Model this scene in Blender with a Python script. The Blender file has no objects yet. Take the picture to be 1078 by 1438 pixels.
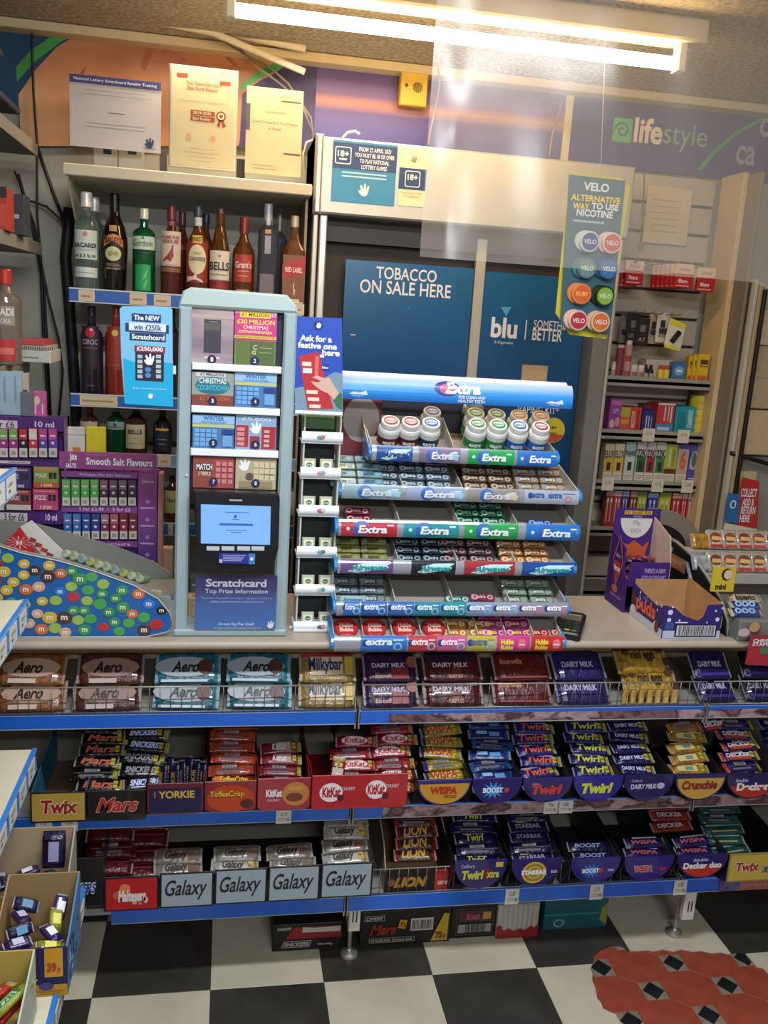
import bpy, math, random
from mathutils import Vector, Matrix
random.seed(7)
scene = bpy.context.scene
COL = scene.collection
# ------------------------------------------------------------------ camera
IW, IH = 1078.0, 1438.0
FPX, YAW, PITCH, ROLL, CAMH = 1249.29, 0.180945, 0.213175, 0.0637542, 1.78079
_f = Vector((math.sin(YAW)*math.cos(PITCH), math.cos(YAW)*math.cos(PITCH), -math.sin(PITCH)))
_r = Vector((math.cos(YAW), -math.sin(YAW), 0)); _u = _r.cross(_f)
_R = _r*math.cos(ROLL) + _u*math.sin(ROLL); _U = _u*math.cos(ROLL) - _r*math.sin(ROLL)
CAM = Vector((0, 0, CAMH))
cd = bpy.data.cameras.new('camera'); cam = bpy.data.objects.new('camera', cd); COL.objects.link(cam)
cd.sensor_fit = 'HORIZONTAL'; cd.sensor_width = 36; cd.lens = FPX*36/IW; cd.clip_start = .05
m3 = Matrix((_R, _U, -_f)).transposed(); cam.matrix_world = Matrix.Translation(CAM) @ m3.to_4x4()
scene.camera = cam
# ------------------------------------------------------------------ light and exposure
scene.view_settings.view_transform = 'Standard'; scene.view_settings.look = 'None'
scene.view_settings.gamma = 1; scene.view_settings.exposure = 0.72; scene.view_settings.use_curve_mapping = False
world = bpy.data.worlds.new('shop_air'); scene.world = world; world.use_nodes = True
world.node_tree.nodes['Background'].inputs[0].default_value = (.80, .86, 1, 1)
world.node_tree.nodes['Background'].inputs[1].default_value = 0.26
TUBE_COL, TUBE_PWR = (1, .66, .30), 26.0
def area(name, loc, sx, sy, power, color, rot=(0, 0, 0)):
    l = bpy.data.lights.new(name, 'AREA'); l.shape = 'RECTANGLE'; l.size = sx; l.size_y = sy; l.energy = power; l.color = color
    o = bpy.data.objects.new(name, l); o.location = loc; o.rotation_euler = rot; COL.objects.link(o); return o
# the cool ones: the shop's other fluorescent lamps, on the ceiling of the customer side
area('ceiling_lamp', (.4, 1.15, 2.58), 1.5, .12, 27, (.93, .96, 1), (math.radians(4), 0, 0))
area('ceiling_lamp', (.5, -1.2, 2.58), 1.2, .12, 30, (.92, .96, 1), (math.radians(25), 0, 0))
area('ceiling_lamp', (.2, 2.95, 2.57), .9, .08, 5, (1, .82, .6))  # weak warm area light below the ceiling near the back wall, no fitting built

def A(px, py, Y):
    """the point of the plane y = Y that the photograph shows at this pixel"""
    d = _f + _R*((px-IW/2)/FPX) - _U*((py-IH/2)/FPX)
    return CAM + d*(Y/d.y)
def R4(x0, y0, x1, y1, Y):
    xm, ym = (x0+x1)/2, (y0+y1)/2
    return A(x0, ym, Y).x, A(x1, ym, Y).x, A(xm, y1, Y).z, A(xm, y0, Y).z   # left, right, bottom, top
# ------------------------------------------------------------------ materials
def lin(h):
    h = h.lstrip('#'); c = [int(h[i:i+2], 16)/255 for i in (0, 2, 4)]
    return tuple(x/12.92 if x <= .04045 else ((x+.055)/1.055)**2.4 for x in c) + (1,)
_M = {}
def mat(h, rough=.5, metal=0, trans=0, emit=0, noise=0, scale=60, bump=0, coat=0, alpha=1, ior=1.45):
    key = (h, rough, metal, trans, emit, noise, scale, bump, coat, alpha)
    if key in _M: return _M[key]
    m = bpy.data.materials.new('surface_'+h.strip('#')); m.use_nodes = True; nt = m.node_tree; b = nt.nodes['Principled BSDF']
    c = lin(h)
    b.inputs['Base Color'].default_value = c; b.inputs['Roughness'].default_value = rough
    b.inputs['Metallic'].default_value = metal; b.inputs['IOR'].default_value = ior
    b.inputs['Transmission Weight'].default_value = trans; b.inputs['Coat Weight'].default_value = coat
    b.inputs['Alpha'].default_value = alpha
    if emit:
        b.inputs['Emission Color'].default_value = c; b.inputs['Emission Strength'].default_value = emit
    if noise or bump:
        tc = nt.nodes.new('ShaderNodeTexCoord'); n = nt.nodes.new('ShaderNodeTexNoise')
        n.inputs['Scale'].default_value = scale; n.inputs['Detail'].default_value = 4
        nt.links.new(tc.outputs['Object'], n.inputs['Vector'])
        if noise:
            r = nt.nodes.new('ShaderNodeMix'); r.data_type = 'RGBA'
            r.inputs[6].default_value = tuple(x*(1-noise) for x in c[:3])+(1,)
            r.inputs[7].default_value = tuple(min(1, x*(1+noise)) for x in c[:3])+(1,)
            mr = nt.nodes.new('ShaderNodeMapRange'); mr.inputs[1].default_value = .35; mr.inputs[2].default_value = .65
            nt.links.new(n.outputs['Fac'], mr.inputs[0]); nt.links.new(mr.outputs[0], r.inputs[0]); nt.links.new(r.outputs[2], b.inputs['Base Color'])
        if bump:
            bp = nt.nodes.new('ShaderNodeBump'); bp.inputs['Strength'].default_value = bump; bp.inputs['Distance'].default_value = .004
            nt.links.new(n.outputs['Fac'], bp.inputs['Height']); nt.links.new(bp.outputs[0], b.inputs['Normal'])
    _M[key] = m; return m
def foil(h):
    h = '#'+''.join('%02x' % int(int(h[i:i+2], 16)*.80) for i in (1, 3, 5)) if len(h) == 7 else '#d0d0d0'
    return mat(h, rough=.26, noise=.35, scale=70, bump=.9, coat=.4)
def card(h): return mat(h, rough=.55, noise=.06, scale=40)
def ramp_mat(name, cols, vec, rough=.45, scale=1, kind='NOISE', detail=2):
    """print whose colours run along noise, waves or a gradient in object space"""
    m = bpy.data.materials.new(name); m.use_nodes = True; nt = m.node_tree; b = nt.nodes['Principled BSDF']
    b.inputs['Roughness'].default_value = rough
    tc = nt.nodes.new('ShaderNodeTexCoord'); mp = nt.nodes.new('ShaderNodeMapping')
    for i in range(3):
        mp.inputs['Scale'].default_value[i] = vec[1][i]; mp.inputs['Location'].default_value[i] = vec[0][i]
    nt.links.new(tc.outputs['Object'], mp.inputs['Vector'])
    if kind == 'GRAD':
        t = nt.nodes.new('ShaderNodeSeparateXYZ'); out = t.outputs[2]; nt.links.new(mp.outputs[0], t.inputs[0])
    elif kind == 'WAVE':
        t = nt.nodes.new('ShaderNodeTexWave'); t.inputs['Scale'].default_value = scale; t.inputs['Distortion'].default_value = 9; t.inputs['Detail Scale'].default_value = 2
        out = t.outputs['Fac']; nt.links.new(mp.outputs[0], t.inputs[0])
    else:
        t = nt.nodes.new('ShaderNodeTexNoise'); t.inputs['Scale'].default_value = scale; t.inputs['Detail'].default_value = detail
        out = t.outputs['Fac']; nt.links.new(mp.outputs[0], t.inputs[0])
    cr = nt.nodes.new('ShaderNodeValToRGB'); e = cr.color_ramp.elements
    while len(e) < len(cols): e.new(.5)
    for k, (p, h) in enumerate(cols): e[k].position = p; e[k].color = lin(h)
    nt.links.new(out, cr.inputs[0]); nt.links.new(cr.outputs[0], b.inputs['Base Color'])
    return m
# ------------------------------------------------------------------ mesh builder
_T = {}
def glyphs(t, bold, shear):
    key = (t, bold, shear)
    if key in _T: return _T[key]
    cu = bpy.data.curves.new('t', 'FONT'); cu.body = t; cu.resolution_u = 4 if len(t) < 9 else 3 if len(t) < 16 else 2; cu.offset = bold; cu.shear = shear
    if len(t) > 14: cu.space_character = 1.03
    ob = bpy.data.objects.new('t', cu); me = bpy.data.meshes.new_from_object(ob)
    vs = [(v.co.x, v.co.y) for v in me.vertices]; fs = [tuple(p.vertices) for p in me.polygons]
    bpy.data.objects.remove(ob); bpy.data.curves.remove(cu); bpy.data.meshes.remove(me)
    if not vs: vs = [(0, 0), (1, 0), (1, 1)]; fs = []
    x0 = min(v[0] for v in vs); x1 = max(v[0] for v in vs); y0 = min(v[1] for v in vs); y1 = max(v[1] for v in vs)
    vs = [((x-x0)/max(1e-6, x1-x0), (y-y0)/max(1e-6, y1-y0)) for x, y in vs]
    _T[key] = (vs, fs, (x1-x0)/max(1e-6, y1-y0)); return _T[key]
def rrect(u0, v0, u1, v1, r, seg=3, corners=(1, 1, 1, 1)):
    pts = []
    for k, (cx, cy, a) in enumerate(((u1-r, v1-r, 0), (u0+r, v1-r, 90), (u0+r, v0+r, 180), (u1-r, v0+r, 270))):
        if not corners[k]:
            pts.append(((u1, v1), (u0, v1), (u0, v0), (u1, v0))[k]); continue
        for i in range(seg+1):
            t = math.radians(a+90*i/seg); pts.append((cx+r*math.cos(t), cy+r*math.sin(t)))
    return pts
def ell(u, v, ru, rv, seg=16, a0=0, a1=360):
    n = seg if a1-a0 >= 360 else seg+1
    return [(u+ru*math.cos(math.radians(a0+(a1-a0)*i/seg)), v+rv*math.sin(math.radians(a0+(a1-a0)*i/seg))) for i in range(n)]
class MB:
    def __init__(s, O=(0, 0, 0), U=(1, 0, 0), V=(0, 0, 1), N=(0, -1, 0)):
        s.v, s.f, s.m, s.mats, s.sm = [], [], [], [], []
        s.frame(O, U, V, N)
    def frame(s, O=(0, 0, 0), U=(1, 0, 0), V=(0, 0, 1), N=(0, -1, 0)):
        O, U, V, N = Vector(O), Vector(U), Vector(V), Vector(N)
        s.P = lambda u, v, n=0: O+U*u+V*v+N*n; s.curved = 0; return s
    def cyl(s, c, r, z0=0):                       # wraps (u, v) round an upright cylinder, u = 0 facing -y
        c = Vector(c); s.curved = 1; s.P = lambda u, v, n=0: Vector((c.x+(r+n)*math.sin(u/r), c.y-(r+n)*math.cos(u/r), c.z+z0+v)); return s
    def roll(s, yc, zc, r):                       # wraps v round a level cylinder that faces -y
        s.curved = 1; s.P = lambda u, v, n=0: Vector((u, yc-(r+n)*math.cos(v/r), zc+(r+n)*math.sin(v/r))); return s
    def mi(s, m):
        if m not in s.mats: s.mats.append(m)
        return s.mats.index(m)
    def add(s, vs, fs, m, smooth=False):
        b = len(s.v); s.v += [s.P(*p) for p in vs]; k = s.mi(m)
        for f in fs: s.f.append([b+i for i in f]); s.m.append(k); s.sm.append(smooth)
    def raw(s, vs, fs, m, smooth=False):
        b = len(s.v); s.v += [Vector(p) for p in vs]; k = s.mi(m)
        for f in fs: s.f.append([b+i for i in f]); s.m.append(k); s.sm.append(smooth)
    def face(s, u0, v0, u1, v1, n, m, nu=1, nv=1):
        vs = [(u0+(u1-u0)*i/nu, v0+(v1-v0)*j/nv, n) for j in range(nv+1) for i in range(nu+1)]
        fs = [(j*(nu+1)+i, j*(nu+1)+i+1, (j+1)*(nu+1)+i+1, (j+1)*(nu+1)+i) for j in range(nv) for i in range(nu)]
        s.add(vs, fs, m)
    def poly(s, pts, n, m):
        if s.curved:                              # rings about the middle, so that it follows the curve
            k = len(pts); cu = sum(p[0] for p in pts)/k; cv = sum(p[1] for p in pts)/k; vs = [(cu, cv, n)]
            for t in (.25, .5, .75, 1): vs += [(cu+(u-cu)*t, cv+(v-cv)*t, n) for u, v in pts]
            fs = [(0, 1+i, 1+(i+1) % k) for i in range(k)]+[(1+j*k+i, 1+(j+1)*k+i, 1+(j+1)*k+(i+1) % k, 1+j*k+(i+1) % k) for j in range(3) for i in range(k)]
            return s.add(vs, fs, m)
        s.add([(u, v, n) for u, v in pts], [tuple(range(len(pts)))], m)
    def disc(s, u, v, ru, rv, n, m, seg=16): s.poly(ell(u, v, ru, rv, seg), n, m)
    def prism(s, pts, n0, n1, m, ch=0, capm=None):
        k = len(pts); cu = sum(p[0] for p in pts)/k; cv = sum(p[1] for p in pts)/k
        hu = max(abs(p[0]-cu) for p in pts); hv = max(abs(p[1]-cv) for p in pts)
        su, sv = 1-ch/max(hu, 1e-6), 1-ch/max(hv, 1e-6)
        ins = [(cu+(u-cu)*su, cv+(v-cv)*sv) for u, v in pts]
        if ch: rings = [[(u, v, n0) for u, v in ins], [(u, v, n0+ch) for u, v in pts], [(u, v, n1-ch) for u, v in pts], [(u, v, n1) for u, v in ins]]
        else: rings = [[(u, v, n0) for u, v in pts], [(u, v, n1) for u, v in pts]]
        vs = [p for r in rings for p in r]; fs = []
        for j in range(len(rings)-1):
            for i in range(k): fs.append((j*k+i, j*k+(i+1) % k, (j+1)*k+(i+1) % k, (j+1)*k+i))
        fs.append(tuple(range(k-1, -1, -1))); s.add(vs, fs, m)
        last = (len(rings)-1)*k; s.add(rings[-1], [tuple(range(k))], capm or m)
    def box(s, u0, u1, v0, v1, n0, n1, m, ch=0, capm=None): s.prism([(u0, v0), (u1, v0), (u1, v1), (u0, v1)], n0, n1, m, ch, capm)
    def text(s, t, u0, v0, u1, v1, n, m, bold=0, shear=0, keep=False):
        vs, fs, asp = glyphs(t, bold, shear)
        if keep:
            w, h = u1-u0, v1-v0; w2 = min(w, h*asp); h2 = w2/asp; cu, cv = (u0+u1)/2, (v0+v1)/2
            u0, u1, v0, v1 = cu-w2/2, cu+w2/2, cv-h2/2, cv+h2/2
        s.add([(u0+a*(u1-u0), v0+b*(v1-v0), n+.0009*s.curved) for a, b in vs], fs, m)
    def lathe(s, c, prof, m, seg=20, smooth=True, sq=0):
        """prof: (r, z, material or None); sq > 0 squares the section"""
        c = Vector(c); rings = []
        for q in prof:
            ring = []
            for i in range(seg):
                a = 2*math.pi*(i+.5)/seg; ca, sa = math.cos(a), math.sin(a); k = 1
                if sq: k = (1-sq)+sq/max(abs(ca), abs(sa))
                ring.append(Vector((c.x+q[0]*k*ca, c.y+q[0]*k*sa, c.z+q[1])))
            rings.append(ring)
        for j in range(len(rings)-1):
            mm = prof[j][2] if len(prof[j]) > 2 else m
            s.raw(rings[j]+rings[j+1], [(i, (i+1) % seg, seg+(i+1) % seg, seg+i) for i in range(seg)], mm, smooth)
        s.raw(rings[0], [tuple(range(seg-1, -1, -1))], prof[0][2] if len(prof[0]) > 2 else m)
        s.raw(rings[-1], [tuple(range(seg))], prof[-2][2] if len(prof[-2]) > 2 else m)
    def tube(s, path, r, m, seg=6, closed_caps=True):
        path = [s.P(*p) for p in path]; rings = []
        for i, p in enumerate(path):
            d = (path[min(i+1, len(path)-1)]-path[max(i-1, 0)]).normalized()
            a = d.cross(Vector((0, 0, 1))) if abs(d.z) < .9 else d.cross(Vector((0, 1, 0)))
            a.normalize(); b = d.cross(a)
            rings.append([p+(a*math.cos(2*math.pi*k/seg)+b*math.sin(2*math.pi*k/seg))*r for k in range(seg)])
        vs = [q for g in rings for q in g]; fs = []
        for j in range(len(rings)-1):
            for i in range(seg): fs.append((j*seg+i, j*seg+(i+1) % seg, (j+1)*seg+(i+1) % seg, (j+1)*seg+i))
        fs += [tuple(range(seg-1, -1, -1)), tuple(range(len(vs)-seg, len(vs)))]
        s.raw(vs, fs, m, True)
    def mesh(s, name):
        me = bpy.data.meshes.new(name); me.from_pydata([tuple(p) for p in s.v], [], s.f)
        for m in s.mats: me.materials.append(m)
        me.polygons.foreach_set('material_index', s.m); me.polygons.foreach_set('use_smooth', s.sm); me.update(); return me
    def build(s, name, parent=None, label=None):
        me = s.mesh(name); o = bpy.data.objects.new(name, me); COL.objects.link(o)
        if parent: o.parent = parent; o.matrix_parent_inverse = Matrix.Translation(-parent.location)
        if label: o['label'] = label
        return o
def obj(name, me, parent=None, M=None):
    o = bpy.data.objects.new(name, me); COL.objects.link(o)
    if M is not None: o.matrix_basis = M
    if parent: o.parent = parent; o.matrix_parent_inverse = Matrix.Translation(-parent.location)
    return o
_L = {}
def tag(o, label, cat, group=None):
    o['label'] = label; o['category'] = cat
    if group: o['group'] = group
    _L.setdefault(label, []).append(o.name)
    n = len(label.split())
    if n > 16 or n < 4: print('LABEL LENGTH', n, label)
    return o
def thing(name, label, cat, loc=(0, 0, 0), group=None):
    o = bpy.data.objects.new(name, None); o.location = loc; o.empty_display_size = .05; COL.objects.link(o)
    return tag(o, label, cat, group)
def struct(o): o['kind'] = 'structure'; return o
def T(x, y, z, rx=0, ry=0, rz=0):
    return Matrix.Translation((x, y, z)) @ Matrix.Rotation(math.radians(rz), 4, 'Z') @ Matrix.Rotation(math.radians(ry), 4, 'Y') @ Matrix.Rotation(math.radians(rx), 4, 'X')
# ================================================================== SETTING
WALL_Y, CEIL = 3.3, 2.63
wallm = mat('#a8a69a', .85, noise=.06, scale=6, bump=.15)
b = MB(); b.raw([(-2.2, WALL_Y, 0), (3.2, WALL_Y, 0), (3.2, WALL_Y, CEIL), (-2.2, WALL_Y, CEIL), (-2.2, WALL_Y+.1, 0), (3.2, WALL_Y+.1, 0), (3.2, WALL_Y+.1, CEIL), (-2.2, WALL_Y+.1, CEIL)],
    [(0, 1, 2, 3), (5, 4, 7, 6), (4, 0, 3, 7), (1, 5, 6, 2), (3, 2, 6, 7), (4, 5, 1, 0)], wallm); struct(b.build('wall_back'))
b = MB(); b.box(-2.3, -2.2, 0, CEIL, -3.4, 2.5, wallm); struct(b.build('wall_left'))
b = MB(); b.box(3.2, 3.3, 0, CEIL, -3.4, 2.5, wallm); struct(b.build('wall_right'))
ceilm = mat('#a89e8c', .9, noise=.3, scale=70, bump=1.0)
b = MB(); b.box(-2.3, 3.3, CEIL, CEIL+.1, -3.4, 2.5, ceilm); struct(b.build('ceiling'))
# floor: old concrete bed, quarry tiles in the worn hole, vinyl tiles everywhere else
b = MB(); b.box(-2.3, 3.3, -.1, -.0075, -3.4, 2.5, mat('#7e3726', .9, noise=.2, scale=12)); floor = struct(b.build('floor'))
S, TX, TY = .305, -.3118, 2.0868
patch_px = [(843, 1333), (834, 1341), (833, 1350), (829, 1360), (832, 1368), (831, 1376), (836, 1388), (838, 1401), (844, 1409), (846, 1416), (856, 1421), (864, 1424), (868, 1432), (873, 1438), (878, 1452), (905, 1475), (960, 1500), (1060, 1520), (1200, 1500), (1180, 1420),
            (1110, 1385), (1078, 1366), (1070, 1358), (1062, 1357), (1056, 1350), (1052, 1345), (1046, 1338), (1035, 1336), (1023, 1339), (1012, 1336), (1000, 1337.5), (985, 1334), (973, 1335.5), (958, 1332), (945, 1335), (931, 1332), (918, 1335), (909, 1333), (895, 1334.5), (881, 1334), (875, 1328), (862, 1326), (850, 1330)]
def onfloor(px, py):
    d = A(px, py, 1)-CAM; return CAM+d*(-CAMH/d.z)
patch = [onfloor(*p) for p in patch_px]
cm = MB(); cm.raw([(p.x, p.y, -.03) for p in patch]+[(p.x, p.y, .03) for p in patch],
    [tuple(range(len(patch)))[::-1], tuple(range(len(patch), 2*len(patch)))]+[(i, (i+1) % len(patch), len(patch)+(i+1) % len(patch), len(patch)+i) for i in range(len(patch))], mat('#6b6456'))
cutter = cm.build('cutter')
px0, px1, py0, py1 = min(p.x for p in patch), max(p.x for p in patch), min(p.y for p in patch), max(p.y for p in patch)
vin = {0: mat('#3a3733', .32, noise=.28, scale=5, bump=.03), 1: mat('#bfb8a3', .34, noise=.09, scale=6, bump=.03)}
tm = {}
for k in (0, 1):
    b = MB(V=(0, 1, 0), N=(0, 0, 1)); b.box(.0006, S-.0006, .0006, S-.0006, -.0045, 0, vin[k], .0005); tm[k] = b.mesh('vinyl_tile')
for i in range(-6, 9):
    for j in range(-9, 4):
        k = (i+j) % 2; x, y = TX+i*S, TY+j*S
        o = obj('vinyl_tile', tm[k], floor, T(x, y, 0))
        if x < px1 and x+S > px0 and y < py1 and y+S > py0:
            o.data = tm[k].copy(); md = o.modifiers.new('b', 'BOOLEAN'); md.operation = 'DIFFERENCE'; md.object = cutter; md.solver = 'EXACT'
            dg = bpy.context.evaluated_depsgraph_get(); me = bpy.data.meshes.new_from_object(o.evaluated_get(dg)); o.modifiers.clear(); o.data = me
            if len(me.polygons) == 0: bpy.data.objects.remove(o)
bpy.data.objects.remove(cutter)
redm = mat('#8e3f2b', .55, noise=.13, scale=14, bump=.12); grm = mat('#7d705f', .6, noise=.2, scale=20); bkm = mat('#14181a', .45, noise=.3, scale=20)
LX, LY = 1.1, 1.975
b = MB(V=(0, 1, 0), N=(0, 0, 1)); b.prism([(.0785, .0335), (.034, .0668), (-.034, .0668), (-.0785, .0335), (-.0785, -.0335), (-.034, -.0668), (.034, -.0668), (.0785, -.0335)], -.013, -.0055, redm, .0008); red_me = b.mesh('quarry_tile')
b = MB(V=(0, 1, 0), N=(0, 0, 1)); b.box(-.0335, .0335, -.033, .033, -.013, -.0058, grm, .0005); gr_me = b.mesh('grey_inset')
c, s_ = math.cos(math.radians(10)), math.sin(math.radians(10))
b = MB(V=(0, 1, 0), N=(0, 0, 1)); b.prism([(.031, -.004), (.004, .033), (-.031, .004), (-.004, -.033)], -.0058, -.0048, bkm, .0003); bk_me = b.mesh('black_inset')
for i in range(-1, 6):
    for j in range(-6, 4):
        x = LX+.2255*i/1.0+(.1127 if j % 2 == 0 else 0); y = LY+.1*j
        if not (px0-.1 < x < px1+.1 and py0-.1 < y < py1+.1): continue
        obj('grey_inset', gr_me, floor, T(x, y, 0)); obj('black_inset', bk_me, floor, T(x, y, 0))
        obj('quarry_tile', red_me, floor, T(x+.1127, y, 0))
# ------------------------------------------------------------------ banner high on the back wall
BY = 3.27
bl_, br_ = -1.6, 2.9
ban = thing('banner', 'long printed fascia board along the top of the back wall with a green swoosh', 'sign', (0, BY, 2.3))
zb = 2.375
jx = A(443, 120, BY).x; sx = A(797, 170, BY).x
flesh = ramp_mat('flesh_print', [(.30, '#9a5c3e'), (.5, '#c08355'), (.68, '#d9a878')], ((0, 0, 0), (1.4, 1, 3.2)), scale=1.3)
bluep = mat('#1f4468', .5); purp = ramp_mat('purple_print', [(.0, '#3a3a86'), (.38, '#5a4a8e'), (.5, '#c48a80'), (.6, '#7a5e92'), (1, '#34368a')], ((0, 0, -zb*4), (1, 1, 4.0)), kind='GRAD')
lifep = mat('#2f3684', .4, noise=.1, scale=3)
b = MB(); b.box(bl_, jx-.002, zb, CEIL-.02, -BY-.02, -BY, bluep); N = -BY+.001
b.poly([(v.x, v.z) for v in [A(*q, BY) for q in ((30, 205), (26, 133), (50, 98), (80, 66), (115, 45), (160, 30), (200, 20), (280, 32), (425, 70), (430, 74), (400, 92), (350, 130), (335, 205))]], N, flesh)
green = mat('#3f9a48', .4)
for pts in ([(22, 95), (42, 72), (80, 46), (120, 30), (125, 36), (84, 60), (50, 86), (24, 115)], [(336, 120), (360, 102), (400, 80), (430, 72), (430, 79), (402, 92), (362, 112), (340, 128)]):
    b.poly([(A(x, y, BY).x, A(x, y, BY).z) for x, y in pts], N+.001, green)
b.poly([(A(x, y, BY).x, A(x, y, BY).z) for x, y in [(433, 80), (404, 94), (364, 114), (340, 132), (336, 207), (440, 207), (446, 74)]], N+.0005, mat('#3a3566', .5))
dk = mat('#9a5c3c', .5)
for pts in ([(112, 108), (118, 95), (121, 94), (116, 110)], [(205, 70), (212, 62), (235, 52), (215, 75), (203, 100), (198, 92)], [(225, 72), (240, 64), (243, 70), (228, 78)], [(250, 76), (262, 84), (258, 88)], [(310, 58), (322, 80), (334, 92), (330, 94), (316, 82)]):
    b.poly([(A(x, y, BY).x, A(x, y, BY).z) for x, y in pts], N+.002, dk)
b.build('picture_panel', ban)
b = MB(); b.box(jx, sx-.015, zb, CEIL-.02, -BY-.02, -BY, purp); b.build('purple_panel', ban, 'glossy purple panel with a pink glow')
b = MB(); b.box(sx-.014, sx+.014, zb, CEIL-.02, -BY-.02, -BY+.004, mat('#d8c9a0', .4), .001); b.build('joint_strip', ban)
b = MB(); b.box(sx+.015, br_, zb, CEIL-.02, -BY-.02, -BY, lifep)
def tx(t, q, Y, m, n=None, bold=0, shear=0, mb=None, keep=False):
    x0, x1, z0, z1 = R4(*q, Y); (mb or b).text(t, x0, z0, x1, z1, n if n is not None else -Y+.0015, m, bold, shear, keep)
cream = mat('#f0dfc0', .5); green2 = mat('#49b868', .5)
def sq(q, Y, m, n=None, mb=None, r=0):
    x0, x1, z0, z1 = R4(*q, Y); (mb or b).poly(rrect(x0, z0, x1, z1, r) if r else [(x0, z0), (x1, z0), (x1, z1), (x0, z1)], n if n is not None else -Y+.001, m)
def lf(t, q, m, bo): # lettering stays level on the board
    x0, x1, z0, z1 = R4(*q, BY); b.text(t, x0, z0, x1, z1, -BY+.002, m, bo)
sq((860, 166, 887, 200), BY, green2, r=.006)
cx_, cz_ = A(873, 183, BY).x, A(873, 183, BY).z
spiral = [(cx_+.004*k**.72*math.cos(k*.62), -BY+.0*k, cz_+.004*k**.72*math.sin(k*.62)) for k in range(1, 16)]
for k in range(len(spiral)-1):
    p, q = Vector(spiral[k]), Vector(spiral[k+1]); n_ = Vector((-(q-p).z, 0, (q-p).x)).normalized()*.0028
    b.raw([(v.x, BY-.002, v.z) for v in (p-n_, q-n_, q+n_, p+n_)], [(0, 1, 2, 3)], mat('#1c5e36', .5))
lf('life', (890, 166, 930, 202), cream, .03); lf('style', (931, 174, 992, 214), mat('#7fae8c', .5), 0)
lf('ca', (1033, 205, 1060, 232), mat('#9aa0b0', .5), .02); lf('conv', (1066, 168, 1130, 195), mat('#9aa0b0', .5), .02)
b.poly([(A(x, y, BY).x, A(x, y, BY).z) for x, y in ((978, 238), (1000, 212), (1030, 186), (1078, 160), (1078, 165), (1032, 191), (1003, 217), (984, 240))], -BY+.001, green)
b.build('shop_name_panel', ban, 'blue panel with the shop name')
b = MB(); b.box(bl_, br_, CEIL-.03, CEIL-.002, -3.28, -3.2, mat('#cdbf9f', .5), .003); struct(b.build('trim_1'))
# trunking and cables under the ceiling
tr = mat('#d9d0bc', .5)
b = MB(); p = [A(x, y, 3.12) for x, y in ((10, -4), (100, 8), (200, 26), (300, 46), (428, 101))]; b.tube([(q.x, q.z, -q.y) for q in p], .011, tr, 8)
tag(b.build('conduit'), 'long cream conduit sloping down from the ceiling across the banner face', 'pipe')
b = MB(); p = [A(x, y, 3.15) for x, y in ((318, 45), (429, 68))]; b.tube([(q.x, q.z, -q.y) for q in p], .013, tr, 8)
tag(b.build('cable_trunking'), 'short cream trunking length ending above the banner joint', 'pipe')
for i, (pth, lab) in enumerate([(((302, 44), (318, 60), (345, 78), (380, 95), (405, 118), (425, 150), (440, 190)), 'grey cable drooping from the conduit to the cabinet header, upper one'),
                (((300, 46), (335, 66), (358, 92), (390, 115), (420, 140), (436, 165), (440, 196)), 'grey cable drooping from the conduit to the cabinet header, lower one'),
                (((615, 95), (617, 120), (612, 150), (606, 175), (601, 203)), 'thin cable hanging down the purple panel right of the yellow box'),
                (((789, 140), (783, 165), (775, 190), (771, 218)), 'thin cable hanging beside the cream joint strip of the banner')]):
    b = MB(); p = [A(x, y, 3.2) for x, y in pth]; b.tube([(q.x, q.z, -q.y) for q in p], .0035, mat('#8a7f70' if i < 2 else '#a08898', .5), 5); tag(b.build('cable'), lab, 'cable')
t = thing('alarm_box', 'yellow alarm sounder box on the purple banner panel', 'alarm', A(579, 150, 3.25))
b = MB(); x0, x1, z0, z1 = R4(560, 103, 599, 151, 3.23); ym = mat('#d6b648', .5)
b.box(x0, x1, z0, z1, -3.25, -3.21, mat('#b8962f', .5), .004, ym); b.build('housing', t)
b = MB(); cx_, cz_ = (x0+x1)/2+.012, (z0+z1)/2+.006
for k in range(-4, 5): w = .017*math.sqrt(max(0, 1-(k/4.6)**2)); b.face(cx_+k*.0038-.0012, cz_-w, cx_+k*.0038+.0012, cz_+w, -3.209, mat('#5a4713', .6))
b.disc(x0+.022, cz_+.004, .006, .006, -3.209, mat('#4a3b12', .5)); b.build('grille', t)
# fluorescent fitting
t = thing('tube_light', 'long glowing fluorescent tube in a cream batten under the ceiling', 'lamp', (.6, 2.5, CEIL-.002))
b = MB(); b.box(-.06, 1.26, CEIL-.062, CEIL-.002, -2.545, -2.455, mat('#cfc0a0', .4), .006); b.build('batten', t)
b = MB(); tz = A(640, 52, 2.5).z; xa, xb = A(324, 14, 2.5).x, A(953, 90, 2.5).x
em = bpy.data.materials.new('tube_glow'); em.use_nodes = True; q = em.node_tree.nodes['Principled BSDF']; q.inputs['Emission Color'].default_value = TUBE_COL+(1,); q.inputs['Emission Strength'].default_value = TUBE_PWR
b.tube([(xa+.01, tz, -2.5), (xb-.01, tz, -2.5)], .017, em, 14); b.build('glowing_tube', t)
for x in (xa, xb):
    b = MB(); b.box(x-.012, x+.012, tz-.022, CEIL-.06, -2.52, -2.48, mat('#d8ccb0', .4), .003); b.build('lamp_holder', t)
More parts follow.
